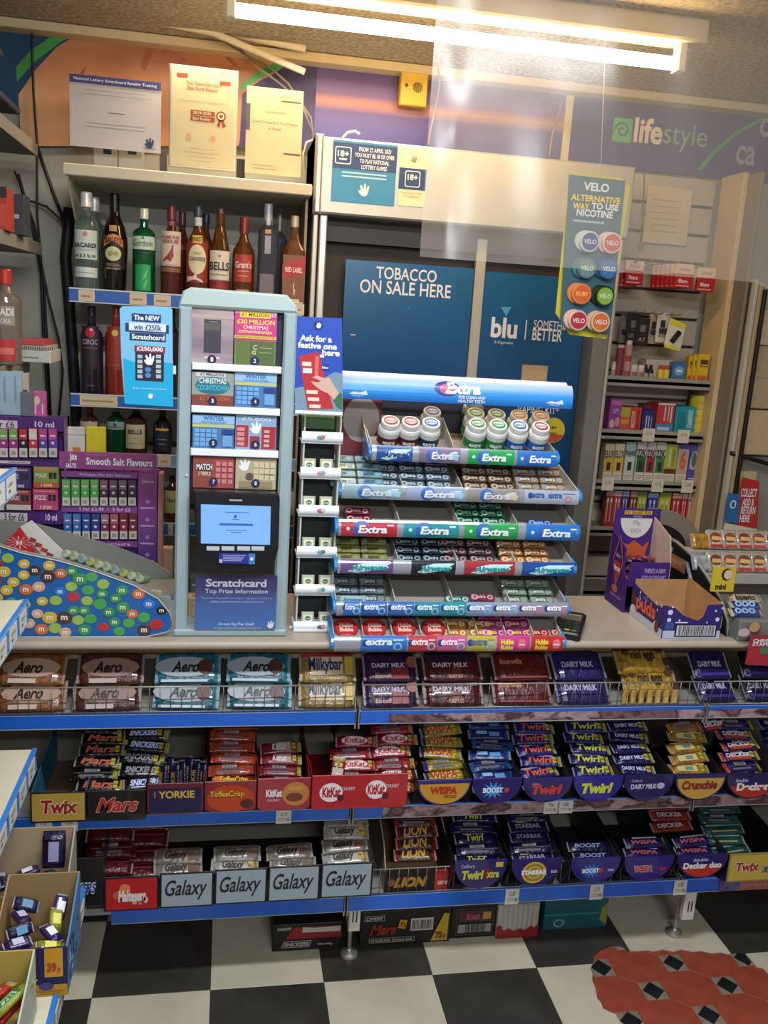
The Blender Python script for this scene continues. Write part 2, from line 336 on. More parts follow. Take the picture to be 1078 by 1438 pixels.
# ------------------------------------------------------------------ clear sheet hanging in front of the counter
t = thing('plastic_screen', 'clear hanging plastic screen with creases above the counter, reaching from lamp to right edge', 'screen', (1.1, 1.98, CEIL-.01))
pm = bpy.data.materials.new('clear_plastic'); pm.use_nodes = True; nt = pm.node_tree; nt.nodes.clear()
o_ = nt.nodes.new('ShaderNodeOutputMaterial'); tp = nt.nodes.new('ShaderNodeBsdfTransparent'); tp.inputs[0].default_value = (.97, .96, .93, 1)
df = nt.nodes.new('ShaderNodeBsdfDiffuse'); df.inputs[0].default_value = (.9, .86, .76, 1); tl = nt.nodes.new('ShaderNodeBsdfTranslucent'); tl.inputs[0].default_value = (.9, .86, .76, 1)
gl = nt.nodes.new('ShaderNodeBsdfGlossy'); gl.inputs['Roughness'].default_value = .22
m1 = nt.nodes.new('ShaderNodeMixShader'); m1.inputs[0].default_value = .5; nt.links.new(df.outputs[0], m1.inputs[1]); nt.links.new(tl.outputs[0], m1.inputs[2])
m2 = nt.nodes.new('ShaderNodeMixShader'); m2.inputs[0].default_value = .13; nt.links.new(tp.outputs[0], m2.inputs[1]); nt.links.new(m1.outputs[0], m2.inputs[2])
m3_ = nt.nodes.new('ShaderNodeMixShader'); m3_.inputs[0].default_value = .045; nt.links.new(m2.outputs[0], m3_.inputs[1]); nt.links.new(gl.outputs[0], m3_.inputs[2]); nt.links.new(m3_.outputs[0], o_.inputs[0])
SY = 1.98; xl = A(600, 200, SY).x; zlo = A(690, 368, SY).z
b = MB(); nu, nv = 90, 30; vs, fs = [], []
for j in range(nv+1):
    for i in range(nu+1):
        u = i/nu; x = xl+u*1.15; z = zlo+(CEIL-.012-zlo)*j/nv
        y = SY+.004*math.sin(u*17)+.0016*math.sin(u*41+j*.12)+.006*math.exp(-((u-.05)/.02)**2)*math.sin(j*.4)+.03*math.exp(-((u-.86)/.03)**2)
        if u > .7: z = z+(-.05*math.sin((u-.7)*9) if j == 0 else 0)
        vs.append((x, y, z))
fs = [(j*(nu+1)+i, j*(nu+1)+i+1, (j+1)*(nu+1)+i+1, (j+1)*(nu+1)+i) for j in range(nv) for i in range(nu)]
b.raw(vs, fs, pm, True); b.build('sheet', t)
b = MB(); b.box(xl, xl+1.15, CEIL-.016, CEIL-.001, -SY-.02, -SY+.02, tr, .002); b.build('ceiling_rail', t)
# ================================================================== COUNTER AND GONDOLA
FY = 2.12                       # front edge of the shelves
BACK = 2.56
DIV = [A(503, 990, FY).x-1.0, A(503, 990, FY).x, A(503, 990, FY).x+.985, A(503, 990, FY).x+1.97]
gd = thing('counter_shelving', 'beige-backed metal shop shelving under the counter, three blue-edged shelves of sweets', 'shelving', (.4, BACK, 0))
beige = mat('#8d8274', .7, noise=.05, scale=8); shm = mat('#8f8b82', .5); steel = mat('#a7a49b', .35, metal=.6)
bluem = mat('#1f5fc4', .35, coat=.3); dark = mat('#181716', .6)
for i in range(3):
    b = MB(); b.box(DIV[i]+.012, DIV[i+1]-.012, .06, .946, -BACK-.02, -BACK, beige); b.build('back_panel', gd)
for x in DIV:
    b = MB(); b.box(x-.012, x+.012, 0, .946, -BACK-.03, -BACK+.003, dark)
    for k in range(22): b.face(x-.004, .06+k*.038, x+.004, .08+k*.038, -BACK+.0035, mat('#0c0c0c', .8))
    b.build('upright', gd)
SH = [(.745, .785), (.470, .508), (.190, .238)]       # price strip bottom and top of each shelf
choc = ramp_mat('chocolate_print', [(.25, '#2b1820'), (.40, '#7a585c'), (.50, '#3a2028'), (.60, '#a88a8c'), (.85, '#2c1c38')], ((0, 0, 0), (1, 1, 1.6)), scale=14, detail=3)
tick = mat('#c9c7bd', .6)
def ticket_print(b, x0, x1, z0, z1, n, price):
    w, h = x1-x0, z1-z0; ink = mat('#4a4a48', .6)
    b.text(price, x0+w*.3, z0+h*.55, x0+w*.7, z0+h*.85, n, ink, .01)
    for k in range(2): b.face(x0+w*.1, z0+h*(.2+.14*k), x0+w*.62, z0+h*(.25+.14*k), n, mat('#8c8a82', .6))
    for k in range(6): b.face(x0+w*(.68+.04*k), z0+h*.15, x0+w*(.70+.04*k), z0+h*.38, n, ink)
strips = {}
for li, (z0, z1) in enumerate(SH):
    for i in range(3):
        xa, xb = DIV[i]+.004, DIV[i+1]-.004
        b = MB(V=(0, 1, 0), N=(0, 0, 1)); b.box(xa, xb, FY+.004, BACK, z1-.022, z1-.002, shm, .002); b.build('shelf_board', gd)
        b = MB(); pr = li < 2 and i >= 1
        if li == 2 and i == 0: xa = A(156, 1290, FY).x
        b.box(xa, xb, z0, z1, -FY-.006, -FY, bluem, .001); 
        if pr:
            b.face(xa+(.08 if i == 1 else .004), z0+.003, xb-.003, z1-.012 if li == 0 else z1-.003, -FY+.0006, choc)
        b.face(xa, z0+.001, xb, z0+.0035, -FY+.0009, mat('#9aa2ac', .3)); b.face(xa, z1-.003, xb, z1-.001, -FY+.0009, mat('#9aa2ac', .3))
        if li == 2 and i == 2:
            b.face(A(1008, 1250, FY).x, z0+.002, A(1034, 1250, FY).x, z1-.002, -FY+.002, foil('#6a5f96')); b.face(A(1036, 1250, FY).x, z0+.002, xb, z1-.006, -FY+.0015, mat('#9c5a50', .5))
            b.text('DAIRY MILK  DAIRY MILK', A(1038, 1250, FY).x, z0+.012, A(1100, 1250, FY).x, z0+.024, -FY+.002, mat('#c08878', .5))
        strips[li, i] = b.build('price_strip', gd)
        # end brackets of each shelf
        for xx in (DIV[i]+.004, DIV[i+1]-.006):
            b = MB(O=(xx, 0, 0), U=(0, -1, 0), V=(0, 0, 1), N=(1, 0, 0))
            b.prism([(-BACK, z1-.11), (-FY-.05, z0-.012), (-FY, z0-.012), (-FY, z1+.004), (-BACK, z1-.002)], -.0015, .0025, steel); b.build('shelf_bracket', gd)
for (x, y, l) in ((398, 1148, 1), (772, 1139, 1), (793, 1139, 1), (62, 1162, 1), (98, 1162, 1), (718, 1262, 2), (836, 1258, 2), (953, 1254, 2)):
    q = A(x, y, FY); z0, z1 = SH[l]; b = MB(); w = .038
    b.box(q.x-w/1.9, q.x+w/1.9, z0-.002, z1-.002, -FY+.0015, -FY+.003, tick); ticket_print(b, q.x-w/1.9, q.x+w/1.9, z0, z1-.002, -FY+.0035, random.choice(['£1.00', '75p', '£1.10', '£0.85']))
    b.build('price_ticket', strips[l, 0 if q.x < DIV[1] else 1 if q.x < DIV[2] else 2])
# feet and slotted base brackets
for (x, yb) in ((498, 1332), (968, 1300)):
    px = A(x, yb, FY+.02).x
    b = MB(); x0, x1, z0, z1 = R4(x-8, 1268 if x < 600 else 1255, x+8, 1308 if x < 600 else 1292, FY+.01)
    b.box(x0, x1, z0, .192, -FY-.03, -FY-.008, mat('#c9c6bb', .4), .003)
    for k in (-1, 1): b.face((x0+x1)/2+k*.005-.002, z0+.03, (x0+x1)/2+k*.005+.002, z0+.065, -FY-.0075, dark)
    b.build('base_bracket', gd)
    b = MB(); b.lathe(((x0+x1)/2, FY+.07, 0), [(.026, .001), (.024, .008), (.009, .016), (.006, .02), (.006, z0+.04)], steel, 16); b.build('foot', gd)
    b = MB(O=((x0+x1)/2, 0, 0), U=(0, -1, 0), V=(0, 0, 1), N=(1, 0, 0)); b.prism([(-BACK, .06), (-FY-.03, .11), (-FY-.03, .19), (-BACK, .19)], -.012, .012, mat('#b5b0a4', .5)); b.build('base_leg', gd)
# wire guards on the top shelf and on the lowest one
wm = mat('#8f8a80', .35, metal=.7)
def guard(xa, xb, z0, z1, Y, label, step=.0255):
    t = thing('wire_guard', label, 'wire guard', ((xa+xb)/2, Y, z0))
    b = MB(); b.tube([(xa, z0, -Y-.01), (xa, z1, -Y), (xb, z1, -Y), (xb, z0, -Y-.01)], .002, mat('#bcb8ac', .3, metal=.6), 6); b.build('top_rail', t)
    b = MB(); b.tube([(xa, z0+.004, -Y), (xb, z0+.004, -Y)], .0015, wm, 5); b.build('bottom_rail', t)
    b = MB(); b.tube([(0, 0, 0), (0, z1-z0, 0)], .0011, wm, 4); me = b.mesh('wire')
    n = int((xb-xa)/step)
    for k in range(1, n): obj('wire', me, t, T(xa+(xb-xa)*k/n, Y+.0005, z0))
guard(DIV[0]+.01, DIV[1]-.01, .786, .857, FY-.002, 'wire guard along the top shelf left of the divider, before the big bars')
guard(DIV[1]+.01, DIV[2]-.01, .786, .857, FY-.002, 'wire guard along the middle of the top shelf, before red and purple bars')
guard(DIV[2]+.01, DIV[3]-.01, .786, .857, FY-.002, 'wire guard at the right end of the top shelf')
guard(DIV[1]+.01, DIV[2]-.01, .240, .318, FY-.002, 'wire guard along the lowest shelf right of the divider')
# counter top
ct = thing('shop_counter', 'pale grey laminate counter top with a rounded front edge', 'counter', (.4, 2.3, .948))
lam = mat('#a89b8c', .3, noise=.03, scale=20); CT = .97
b = MB(O=(0, 0, 0), U=(0, -1, 0), V=(0, 0, 1), N=(1, 0, 0))
prof = [(-2.53, CT-.022), (-2.53, CT)]+[(-2.138+.011*math.sin(a), CT-.011+.011*math.cos(a)) for a in [math.pi*k/10 for k in range(11)]]
b.prism(prof, DIV[0]-.3, DIV[3]+.2, lam); b.build('worktop', ct)
# ================================================================== BEHIND THE COUNTER
GY = 2.98
# --- tobacco gantry
gt = thing('tobacco_gantry', 'silver tobacco gantry with blue sliding doors behind the counter', 'cabinet', (.8, 3.2, .0))
silver = mat('#b2aea2', .38, metal=.35); sild = mat('#77736b', .4, metal=.5); gdark = mat('#3a3532', .7)
x0, xr = A(441, 240, GY).x, A(887, 290, GY).x
zt, zb2 = A(446, 190, GY).z, A(446, 299, GY).z
b = MB(); b.box(x0, xr, zb2, zt, -WALL_Y+.002, -GY, silver, .006)
b.box(x0, x0+.028, zb2-.004, zt+.006, -WALL_Y+.002, -GY+.006, mat('#a29d92', .35, metal=.5), .008); b.build('header', gt)
b = MB(); b.box(x0, xr, .05, zb2-.002, -WALL_Y+.002, -3.12, gdark); b.build('carcass', gt)
b = MB(); b.box(x0+.03, xr-.02, zb2-.075, zb2, -3.118, -3.085, mat('#4a443f', .5)); b.build('top_track', gt)
xl_ = A(441, 380, GY).x
b = MB(); b.box(x0+.004, x0+.02, .05, zb2-.004, -3.1, -GY-.005, silver, .003); b.box(x0+.026, x0+.05, .05, zb2-.004, -3.1, -GY-.005, mat('#c0bcb0', .3, metal=.5), .004); b.build('left_post', gt)
xp0, xp1 = A(824, 600, GY).x, A(846, 600, GY).x   # right post
b = MB(); b.box(xp0-.01, xp1-.012, .05, zb2-.004, -3.1, -GY-.005, mat('#8d8a82', .35, metal=.6), .003); b.box(xp1-.012, xp1, .05, zb2-.004, -3.1, -GY, silver, .004); b.build('right_post', gt)
DY = 3.07
blue = ramp_mat('blue_panel', [(0, '#0d2c4c'), (.45, '#0f4a7c'), (1, '#1c6ba3')], ((0, 0, -1.2), (1, 1, 1.0)), kind='GRAD', rough=.25)
d1 = (A(481, 450, DY).x, A(660, 450, DY).x); ztop = A(570, 370, DY).z
b = MB(); b.box(d1[0]-.0, d1[1], .3, ztop, -DY-.012, -DY, blue, .001)
white = mat('#dfe2e4', .5)
tx('TOBACCO', (528, 377, 613, 394), DY, white, bold=.012); tx('ON SALE HERE', (505, 396, 633, 415), DY, white, bold=.012)
b.disc(A(574, 432, DY).x, A(574, 432, DY).z, .003, .003, -DY+.001, sild, 8); b.box(A(492, 470, DY).x, A(499, 470, DY).x, A(492, 471, DY).z, A(492, 469, DY).z, -DY, -DY+.004, silver); b.build('left_door', gt, 'blue door lettered about tobacco')
d2 = (A(672, 450, DY).x, A(800, 600, DY).x)
b = MB(); b.box(A(660, 450, DY).x+.002, A(675, 450, DY).x, .3, A(667, 335, DY).z, -DY-.02, -DY+.006, silver, .002); b.build('door_stile', gt)
b = MB(); b.box(d2[0]+.004, xp0-.012, .3, A(740, 385, DY).z, -DY-.02, -DY-.008, blue, .001)
n = -DY-.007+.001
lb = mat('#4aa3d8', .5)
b.poly([(A(704, 431, DY).x, A(704, 431, DY).z), (A(719, 431, DY).x, A(719, 431, DY).z), (A(711, 444, DY).x, A(711, 444, DY).z)], n, lb)
tx('blu', (690, 446, 727, 475), DY, white, n, .03); tx('E-Cigarettes', (695, 479, 721, 484), DY, white, n)
sq((738, 449, 739.5, 477), DY, white, n); tx('SOMETHING', (750, 451, 808, 463), DY, white, n, .0); tx('BETTER', (748, 462, 790, 479), DY, white, n, .015)
sq((733, 513, 769, 536), DY, mat('#b8a27e', .6), n)
tx('VAPING KIT*', (727, 571, 785, 581), DY, white, n); b.build('right_door', gt, 'dark blue door lettered about vaping')
b = MB(); q = A(778, 605, DY-.01); b.disc(q.x, q.z, .046, .046, n+.001, mat('#c9b62a', .5), 24); b.poly(ell(q.x, q.z, .044, .044, 12, 200, 340), n+.0015, mat('#b5472c', .5)); b.text('18+', q.x-.012, q.z+.004, q.x+.012, q.z+.016, n+.002, dark, .02); b.text('VERIFY', q.x-.02, q.z-.016, q.x+.02, q.z-.008, n+.002, dark, .01); b.build('age_sticker', gt)
# notices on the header
for q, lab, k in (((466, 200, 556, 286), 'blue and navy 18+ lottery age notice on the silver header', 0), ((560, 211, 598, 290), 'narrow cream 18+ notice at the right of the blue one', 1)):
    b = MB(); Yn = GY-.003; x0n, x1n, z0n, z1n = R4(*q, Yn); N = -Yn+.001
    navy = mat('#173d70', .45); teal = mat('#2d84b4', .45); pap = mat('#e6d9b8', .6)
    if k == 0:
        b.box(x0n, x1n, z0n, z1n, -Yn-.001, -Yn, teal); b.face(x0n, z0n+.55*(z1n-z0n), x1n, z1n-.006, N, navy)
        w, h = x1n-x0n, z1n-z0n
        fx, fz = x0n+.16*w, z0n+.76*h
        b.poly(rrect(fx-.026, fz-.026, fx+.026, fz+.026, .006), N+.0005, white); b.poly(rrect(fx-.023, fz-.023, fx+.023, fz+.023, .005), N+.001, navy); b.text('18+', fx-.018, fz-.004, fx+.018, fz+.014, N+.0015, white, .03); b.face(fx-.012, fz-.014, fx+.012, fz-.009, N+.0015, white)
        for i, s in enumerate(('FROM 22 APRIL 2021', 'YOU MUST BE 18 OR OVER', 'TO PLAY NATIONAL', 'LOTTERY GAMES')):
            ww = (.5, .62, .46, .40)[i]*w/2; b.text(s, x0n+.65*w-ww, z0n+(.87-.095*i)*h-.004, x0n+.65*w+ww, z0n+(.87-.095*i)*h+.009, N+.001, white, .02)
        for i in range(2): b.face(x0n+.15*w, z0n+(.5-.06*i)*h, x0n+.85*w, z0n+(.475-.06*i)*h, N+.001, mat('#a8cfe0', .5))
    else:
        b.box(x0n, x1n, z0n, z1n, -Yn-.001, -Yn, pap); w, h = x1n-x0n, z1n-z0n
        b.face(x0n, z0n+.3*h, x1n, z0n+.68*h, N, navy); fx, fz = x0n+.5*w, z0n+.49*h
        b.poly(rrect(fx-.025, fz-.025, fx+.025, fz+.025, .006), N+.0005, white); b.poly(rrect(fx-.022, fz-.022, fx+.022, fz+.022, .005), N+.001, navy); b.text('18+', fx-.017, fz-.004, fx+.017, fz+.014, N+.0015, white, .03)
        b.text('IT IS ILLEGAL TO SELL', x0n+.1*w, z0n+.22*h, x0n+.9*w, z0n+.25*h, N, mat('#3a3a55', .6)); b.text('TO UNDER 18s', x0n+.2*w, z0n+.16*h, x0n+.8*w, z0n+.19*h, N, mat('#8a4a35', .6))
    hand = [(0, -.5), (.3, -.42), (.42, -.1), (.5, .35), (.36, .38), (.22, .05), (.18, .55), (.04, .5), (.02, .1), (-.2, .42), (-.32, .34), (-.2, 0), (-.42, -.05), (-.38, -.2), (-.2, -.4)]
    fx, fz, sc_ = (x0n+.5*w, z0n+.22*h, .038) if k == 0 else (x0n+.5*w, z0n+.84*h, .022)
    b.poly([(fx+u*sc_, fz+v*sc_) for u, v in hand], N+.001, white if k == 0 else mat('#8a8878', .6)); tag(b.build('notice', None), lab, 'notice')
def hand_at(b, fx, fz, sc_, n, m):
    b.poly([(fx+u*sc_, fz+v*sc_) for u, v in [(0, -.5), (.3, -.42), (.42, -.1), (.5, .35), (.36, .38), (.22, .05), (.18, .55), (.04, .5), (.02, .1), (-.2, .42), (-.32, .34), (-.2, 0), (-.42, -.05), (-.38, -.2), (-.2, -.4)]], n, m)
# --- drinks shelving
UY = 2.92
ux0, ux1 = A(96, 320, UY).x, A(435, 340, UY).x
dr = thing('drinks_shelving', 'off-white shelving unit carrying rows of spirit bottles at the back left', 'shelving', (ux0, 3.2, 0))
offw = mat('#c9c0a8', .55, noise=.03, scale=8)
b = MB(); b.box(ux0+.01, ux1, .05, 2.0, -WALL_Y+.003, -WALL_Y+.015, mat('#d6d6cc', .7)); b.box(ux0, ux1, 1.63, 1.66, -WALL_Y+.016, -WALL_Y+.02, mat('#6f6a62', .7)); b.build('back_panel', dr)
ztop_ = A(260, 243, UY).z
b = MB(V=(0, 1, 0), N=(0, 0, 1)); b.box(ux0-.012, ux1, UY, WALL_Y-.002, ztop_-.034, ztop_, offw, .003); b.build('top_board', dr)
b = MB(O=(ux0-.008, 0, 0), U=(0, -1, 0), N=(1, 0, 0)); b.prism([(-WALL_Y+.003, ztop_-.3), (-UY-.02, ztop_-.04), (-UY-.02, ztop_-.03), (-WALL_Y+.003, ztop_-.03)], 0, .006, offw); b.build('side_bracket', dr)
b = MB(O=(ux1-.014, 0, 0), U=(0, -1, 0), N=(1, 0, 0)); b.box(-WALL_Y+.003, -UY-.06, .05, ztop_-.035, 0, .008, mat('#8c7b63', .6)); b.build('side_panel', dr)
bst = mat('#2d5fae', .4); lblc = mat('#cdb896', .6)
shelf_z = []
for k, (px, py0, py1, xa, labs) in enumerate(((170, 408, 428, 97, ((110, 133), (182, 206), (216, 240), (408, 428))), (170, 555, 573, 105, ((112, 165),)), (200, 637, 655, 105, ((222, 240),)), (236, 734, 752, 108, ((236, 243),)), (236, 850, 868, 110, ()))):
    zt_, zb_ = A(px, py0, UY).z, A(px, py1, UY).z; shelf_z.append(zt_)
    xa_ = A(97, 415, UY).x
    b = MB(V=(0, 1, 0), N=(0, 0, 1)); b.box(ux0+.004, ux1-.016, UY+.002, WALL_Y-.02, zt_-.03, zt_-.012, mat('#8d8a80', .5)); b.build('shelf_board', dr)
    b = MB(); b.box(ux0, ux1-.016, zb_, zt_, -UY-.004, -UY, bst if k != 2 else mat('#6f8fb8', .4)); b.face(ux0, zt_-.004, ux1-.016, zt_, -UY+.001, mat('#c6ccd0', .4)); b.face(ux0, zb_, ux1-.016, zb_+.003, -UY+.001, mat('#c6ccd0', .4))
    for l0, l1 in labs: b.box(A(l0, py0, UY).x, A(l1, py0, UY).x, zb_+.004, zt_-.005, -UY, -UY+.002, lblc); b.face(A(l0, py0, UY).x+.008, zb_+.016, A(l1, py0, UY).x-.012, zb_+.022, -UY+.0025, mat('#9a8566', .6))
    b.build('price_strip', dr)
# --- bottles
STY = {
 'round': [(.9, 0), (1, .015), (1, .56), (.93, .62), (.5, .72), (.33, .80)],
 'tall': [(.9, 0), (1, .012), (1, .66), (.92, .71), (.5, .76), (.34, .82)],
 'gin': [(.9, 0), (1, .012), (1, .66), (.97, .72), (.75, .76), (.38, .79), (.34, .84)],
 'belly': [(.78, 0), (.84, .02), (.92, .25), (1, .46), (.97, .56), (.75, .68), (.42, .78), (.32, .86)],
 'neckbell': [(.9, 0), (1, .015), (1, .45), (.93, .56), (.70, .66), (.58, .74), (.42, .80)],
 'flask': [(.9, 0), (1, .03), (1, .60), (.9, .70), (.5, .78), (.35, .84)],
}
def bottle(px, top, w, Y, zs, style, glass, capc, label, group, caph=.14, labs=(), sq_=0, trans=.55, capr=.36, collar=None, cat='bottle'):
    P_ = A(px, (top+410)/2 if zs > 1.75 else top+60, Y); H = A(px, top, Y).z-zs; r = w/2*(A(px+1, top, Y).x-A(px, top, Y).x)
    c = Vector((A(px, A_py(px, zs+H*.3, Y), Y).x, Y, zs)); t = thing('bottle', label, cat, c, group)
    st = STY[style]; prof = [(a*r, h*H) for a, h in st]+[(st[-1][0]*r, H*(1-caph)+.002)]
    g = mat(glass, .06, trans=min(.9, trans*1.7), coat=.5, ior=1.4)
    b = MB(); b.lathe(c, prof, g, 20, sq=sq_); b.build('glass', t)
    b = MB(); cr = capr*r; b.lathe(c, [(cr, H*(1-caph)), (cr*1.04, H*(1-caph)+.004), (cr*1.02, H*.985), (cr*.9, H)], mat(capc, .35, metal=.2), 14); b.build('cap', t)
    if collar: b = MB(); b.lathe(c, [(r*.345, H*(1-caph)-.03), (r*.36, H*(1-caph)-.028), (r*.36, H*(1-caph)-.001)], mat(collar, .4), 14); b.build('collar', t)
    for (v0, v1, uw, col, items) in labs:
        b = MB().cyl(c, r+.0006) if sq_ < .5 else MB((c.x, c.y-r-.0006, c.z)); hw = min(uw, 9 if sq_ < .5 else .97)*r
        if items and items[0] == 'oval':
            b.poly(ell(0, (v0+v1)/2*H, hw, (v1-v0)/2*H, 20), .0004, mat(col, .5)); items = items[1:]
        else: b.face(-hw, v0*H, hw, v1*H, .0004, mat(col, .5), 10)
        for it in items:
            if it[0] == 't': _, s, a0, a1, u_, c2, bo = it; b.text(s, -u_*r, (v0+(v1-v0)*a0)*H, u_*r, (v0+(v1-v0)*a1)*H, .0018, mat(c2, .5), bo)
            elif it[0] == 'b': _, a0, a1, u_, c2 = it; b.face(-u_*r, (v0+(v1-v0)*a0)*H, u_*r, (v0+(v1-v0)*a1)*H, .0008, mat(c2, .5), 8)
            elif it[0] == 'o': _, u_, a, rad, c2 = it; b.disc(u_*r, (v0+(v1-v0)*a)*H, rad*r, rad*r, .0009, mat(c2, .5), 14)
            elif it[0] == 'p': _, pts, c2 = it; b.poly([(u*r, (v0+(v1-v0)*v)*H) for u, v in pts], .0011, mat(c2, .5))
        b.build('label', t)
    return t
def A_py(px, z, Y):
    lo, hi = -200., 1600.
    for _ in range(40):
        m = (lo+hi)/2
        if A(px, m, Y).z > z: lo = m
        else: hi = m
    return lo
Z1 = shelf_z[0]-.011; B1 = 'spirit bottles on the upper drinks shelf'; BYY = 3.0
bottle(122, 270, 34, BYY, Z1, 'tall', '#a9bdb0', '#dfdcd0', 'clear rum bottle with white cap, leftmost on the upper drinks shelf', B1, .15, [(.33, .62, 1.15, '#c3cfc4', [('t', 'BACARDI', .40, .56, .95, '#2a3036', .03), ('t', 'CARTA BLANCA', .30, .34, .7, '#5a605e', 0), ('t', 'W E 3 % W', .06, .17, .9, '#31363a', .02), ('o', 0, .86, .30, '#d7d5c8'), ('o', 0, .86, .24, '#b0423c')]), (.15, .25, 1.15, '#c9d3c8', [('b', .4, .5, .8, '#8fa39a')])], trans=.5, capr=.48)
bottle(133, 277, 30, 3.12, Z1, 'tall', '#a9bdb0', '#dfdcd0', 'clear bottle with white cap half hidden behind the leftmost bottle', B1, .15, trans=.5, capr=.48)
bottle(161, 272, 38, BYY, Z1, 'belly', '#150c0a', '#120c0c', 'dark brown cream liqueur bottle with an orange banner label', B1, .2, [(.25, .55, 1.0, '#1a0f0c', [('p', [(-.75, .72), (-.4, .86), (0, .92), (.4, .86), (.75, .72), (.72, .95), (.4, 1.1), (0, 1.16), (-.4, 1.1), (-.72, .95)], '#c8793a'), ('t', 'BAILEYS', .84, 1.04, .6, '#3a1712', .02), ('p', ell(0, .5, .62, .24, 14), '#c5bf95'), ('p', ell(0, .5, .4, .12, 12), '#7d8a45'), ('t', 'ORIGINAL', .08, .18, .5, '#a8845a', .01), ('t', 'IRISH CREAM', -.02, .04, .5, '#c9b89a', 0)]), (.62, .68, .28, '#b98045', [])], trans=.05, capr=.36)
bottle(202, 293, 33, BYY, Z1, 'gin', '#1c8a48', '#cfd2c4', 'green gin bottle with white cap and script label', B1, .12, [(.53, .68, 1.2, '#b9cdb4', [('t', 'Gordons', .25, .72, .85, '#47604f', .0), ('o', .0, .88, .1, '#2b4d38')]), (.48, .505, 1.2, '#123d28', []), (.06, .36, .7, '#1f9a50', [('p', [(-.5, .1), (.3, .55), (.5, .95), (.1, .6)], '#62c088'), ('p', [(.1, 0), (.4, .35), (.35, .5), (.02, .2)], '#5ab880')])], trans=.5, capr=.38)
bottle(240, 289, 30, BYY, Z1, 'round', '#6a2a20', '#6d2f35', 'red-brown whisky bottle with a bird on its pale label', B1, .16, [(.34, .72, 1.15, '#c9b7a4', [('t', 'FAMOUS', .78, .88, .8, '#8a4038', .02), ('t', 'GROUSE', .66, .76, .75, '#8a4038', .02), ('p', [(-.75, .12), (-.3, .2), (0, .12), (.3, .3), (.25, .5), (.3, .6), (.15, .62), (.05, .48), (-.25, .34), (-.7, .2)], '#8e3a2e'), ('b', 0, .06, 1.1, '#c48f84')]), (.28, .33, 1.1, '#7d5a35', [])], trans=.3, capr=.42, collar='#8a4a45')
bottle(277, 289, 32, BYY, Z1, 'round', '#7a3f22', '#3f4a4a', 'whisky bottle with a round cream label and yellow top band', B1, .12, [(.18, .62, 1.1, '#8b2f26', [('p', ell(0, .56, .85, .36, 20), '#d2c49c'), ('t', 'CONNOISSEUR', .52, .62, .75, '#3a3a34', .01), ('t', 'GOLD', .68, .74, .3, '#6a5a3a', 0), ('p', [(-1.0, 0), (-1.0, .14), (-.1, .25), (.5, .05), (.55, 0)], '#cfc3b0')]), (.60, .68, .45, '#d8b53a', [('t', 'FINEST', .2, .8, .4, '#5a3a1a', .02)])], trans=.3, capr=.38, collar='#b9bfc0')
bottle(288, 300, 28, 3.13, Z1, 'round', '#7a3f22', '#31344a', 'whisky bottle with dark cap standing in the second row', B1, .12, trans=.3)
bottle(308, 292, 30, BYY, Z1, 'neckbell', '#8a5420', '#5a4038', 'amber whisky bottle with a large pale arched label and red foot', B1, .07, [(.22, .54, 1.15, '#d3c8b2', [('t', 'BELLS', .34, .62, .95, '#2e2c30', .02), ('t', 'BLENDED WHISKY', .16, .22, .8, '#6a6a66', 0), ('o', 0, .82, .14, '#c07850'), ('b', 0, .03, 1.1, '#8c9aa0')]), (.06, .215, 1.12, '#8c2a22', [])], trans=.45, capr=.42, collar='#b7b2aa')
bottle(341, 305, 32, BYY, Z1, 'round', '#9a5a2a', '#7a2f2a', 'amber whisky bottle with a red label and red capsule neck', B1, .2, [(.24, .56, .8, '#a83a2c', [('t', "Grant's", .5, .75, .72, '#d9c4b0', .03), ('b', .38, .41, .5, '#c9a08a'), ('b', .2, .23, .5, '#c9a08a')]), (.08, .15, .6, '#b59a78', [])], trans=.45, capr=.40)
bottle(374, 286, 28, BYY, Z1, 'gin', '#7a7884', '#a9a9ae', 'tall faceted silver-grey vodka bottle with a chrome stopper', B1, .22, [(.70, .74, .3, '#c08a35', []), (.5, .68, .3, '#8f8d9a', []), (.0, .3, .7, '#6b5d60', [])], trans=.5, capr=.42, sq_=.8)
bottle(390, 300, 24, 3.14, Z1, 'gin', '#7a7884', '#8a8578', 'bottle with dull cap behind the silver-grey one', B1, .2, trans=.4)
bottle(411, 303, 32, BYY, Z1, 'round', '#8a5526', '#b0a48c', 'square whisky bottle with a slanted red label, rightmost on the shelf', B1, .13, [(.0, .56, 1.0, '#7a4a22', [('p', [(-1, .5), (1, .66), (1, .98), (-1, .82)], '#a32a28'), ('t', 'RED LABEL', .66, .76, .75, '#e2d2bd', .02), ('p', [(-.1, .18), (.02, .28), (-.05, .4), (.1, .48), (.05, .36), (.18, .3), (.1, .18), (.05, .28)], '#d3c3a0'), ('b', .03, .13, .55, '#cbb88f')])], trans=.4, sq_=.9, capr=.36)
bottle(255, 297, 28, 3.14, Z1, 'round', '#6a2a20', '#5d2f35', 'red-capped bottle in the second row right of the bird label', B1, .16, trans=.2)
Z2 = shelf_z[1]-.011; B2 = 'spirit bottles on the middle drinks shelf'
bottle(129, 430, 33, BYY, Z2, 'tall', '#281c28', '#2a1a35', 'tall near-black vodka bottle with a red seal, middle drinks shelf', B2, .12, [(.3, .78, .8, '#281c28', [('o', 0, .85, .42, '#a8242c'), ('o', .1, .92, .14, '#e8a09a'), ('t', 'CIROC', .58, .70, .62, '#a79aa4', .01), ('t', 'POMEGRANATE', .48, .52, .6, '#7d6a78', 0), ('t', 'VODKA', -.4, -.36, .35, '#7d6a78', 0)])], trans=.05)
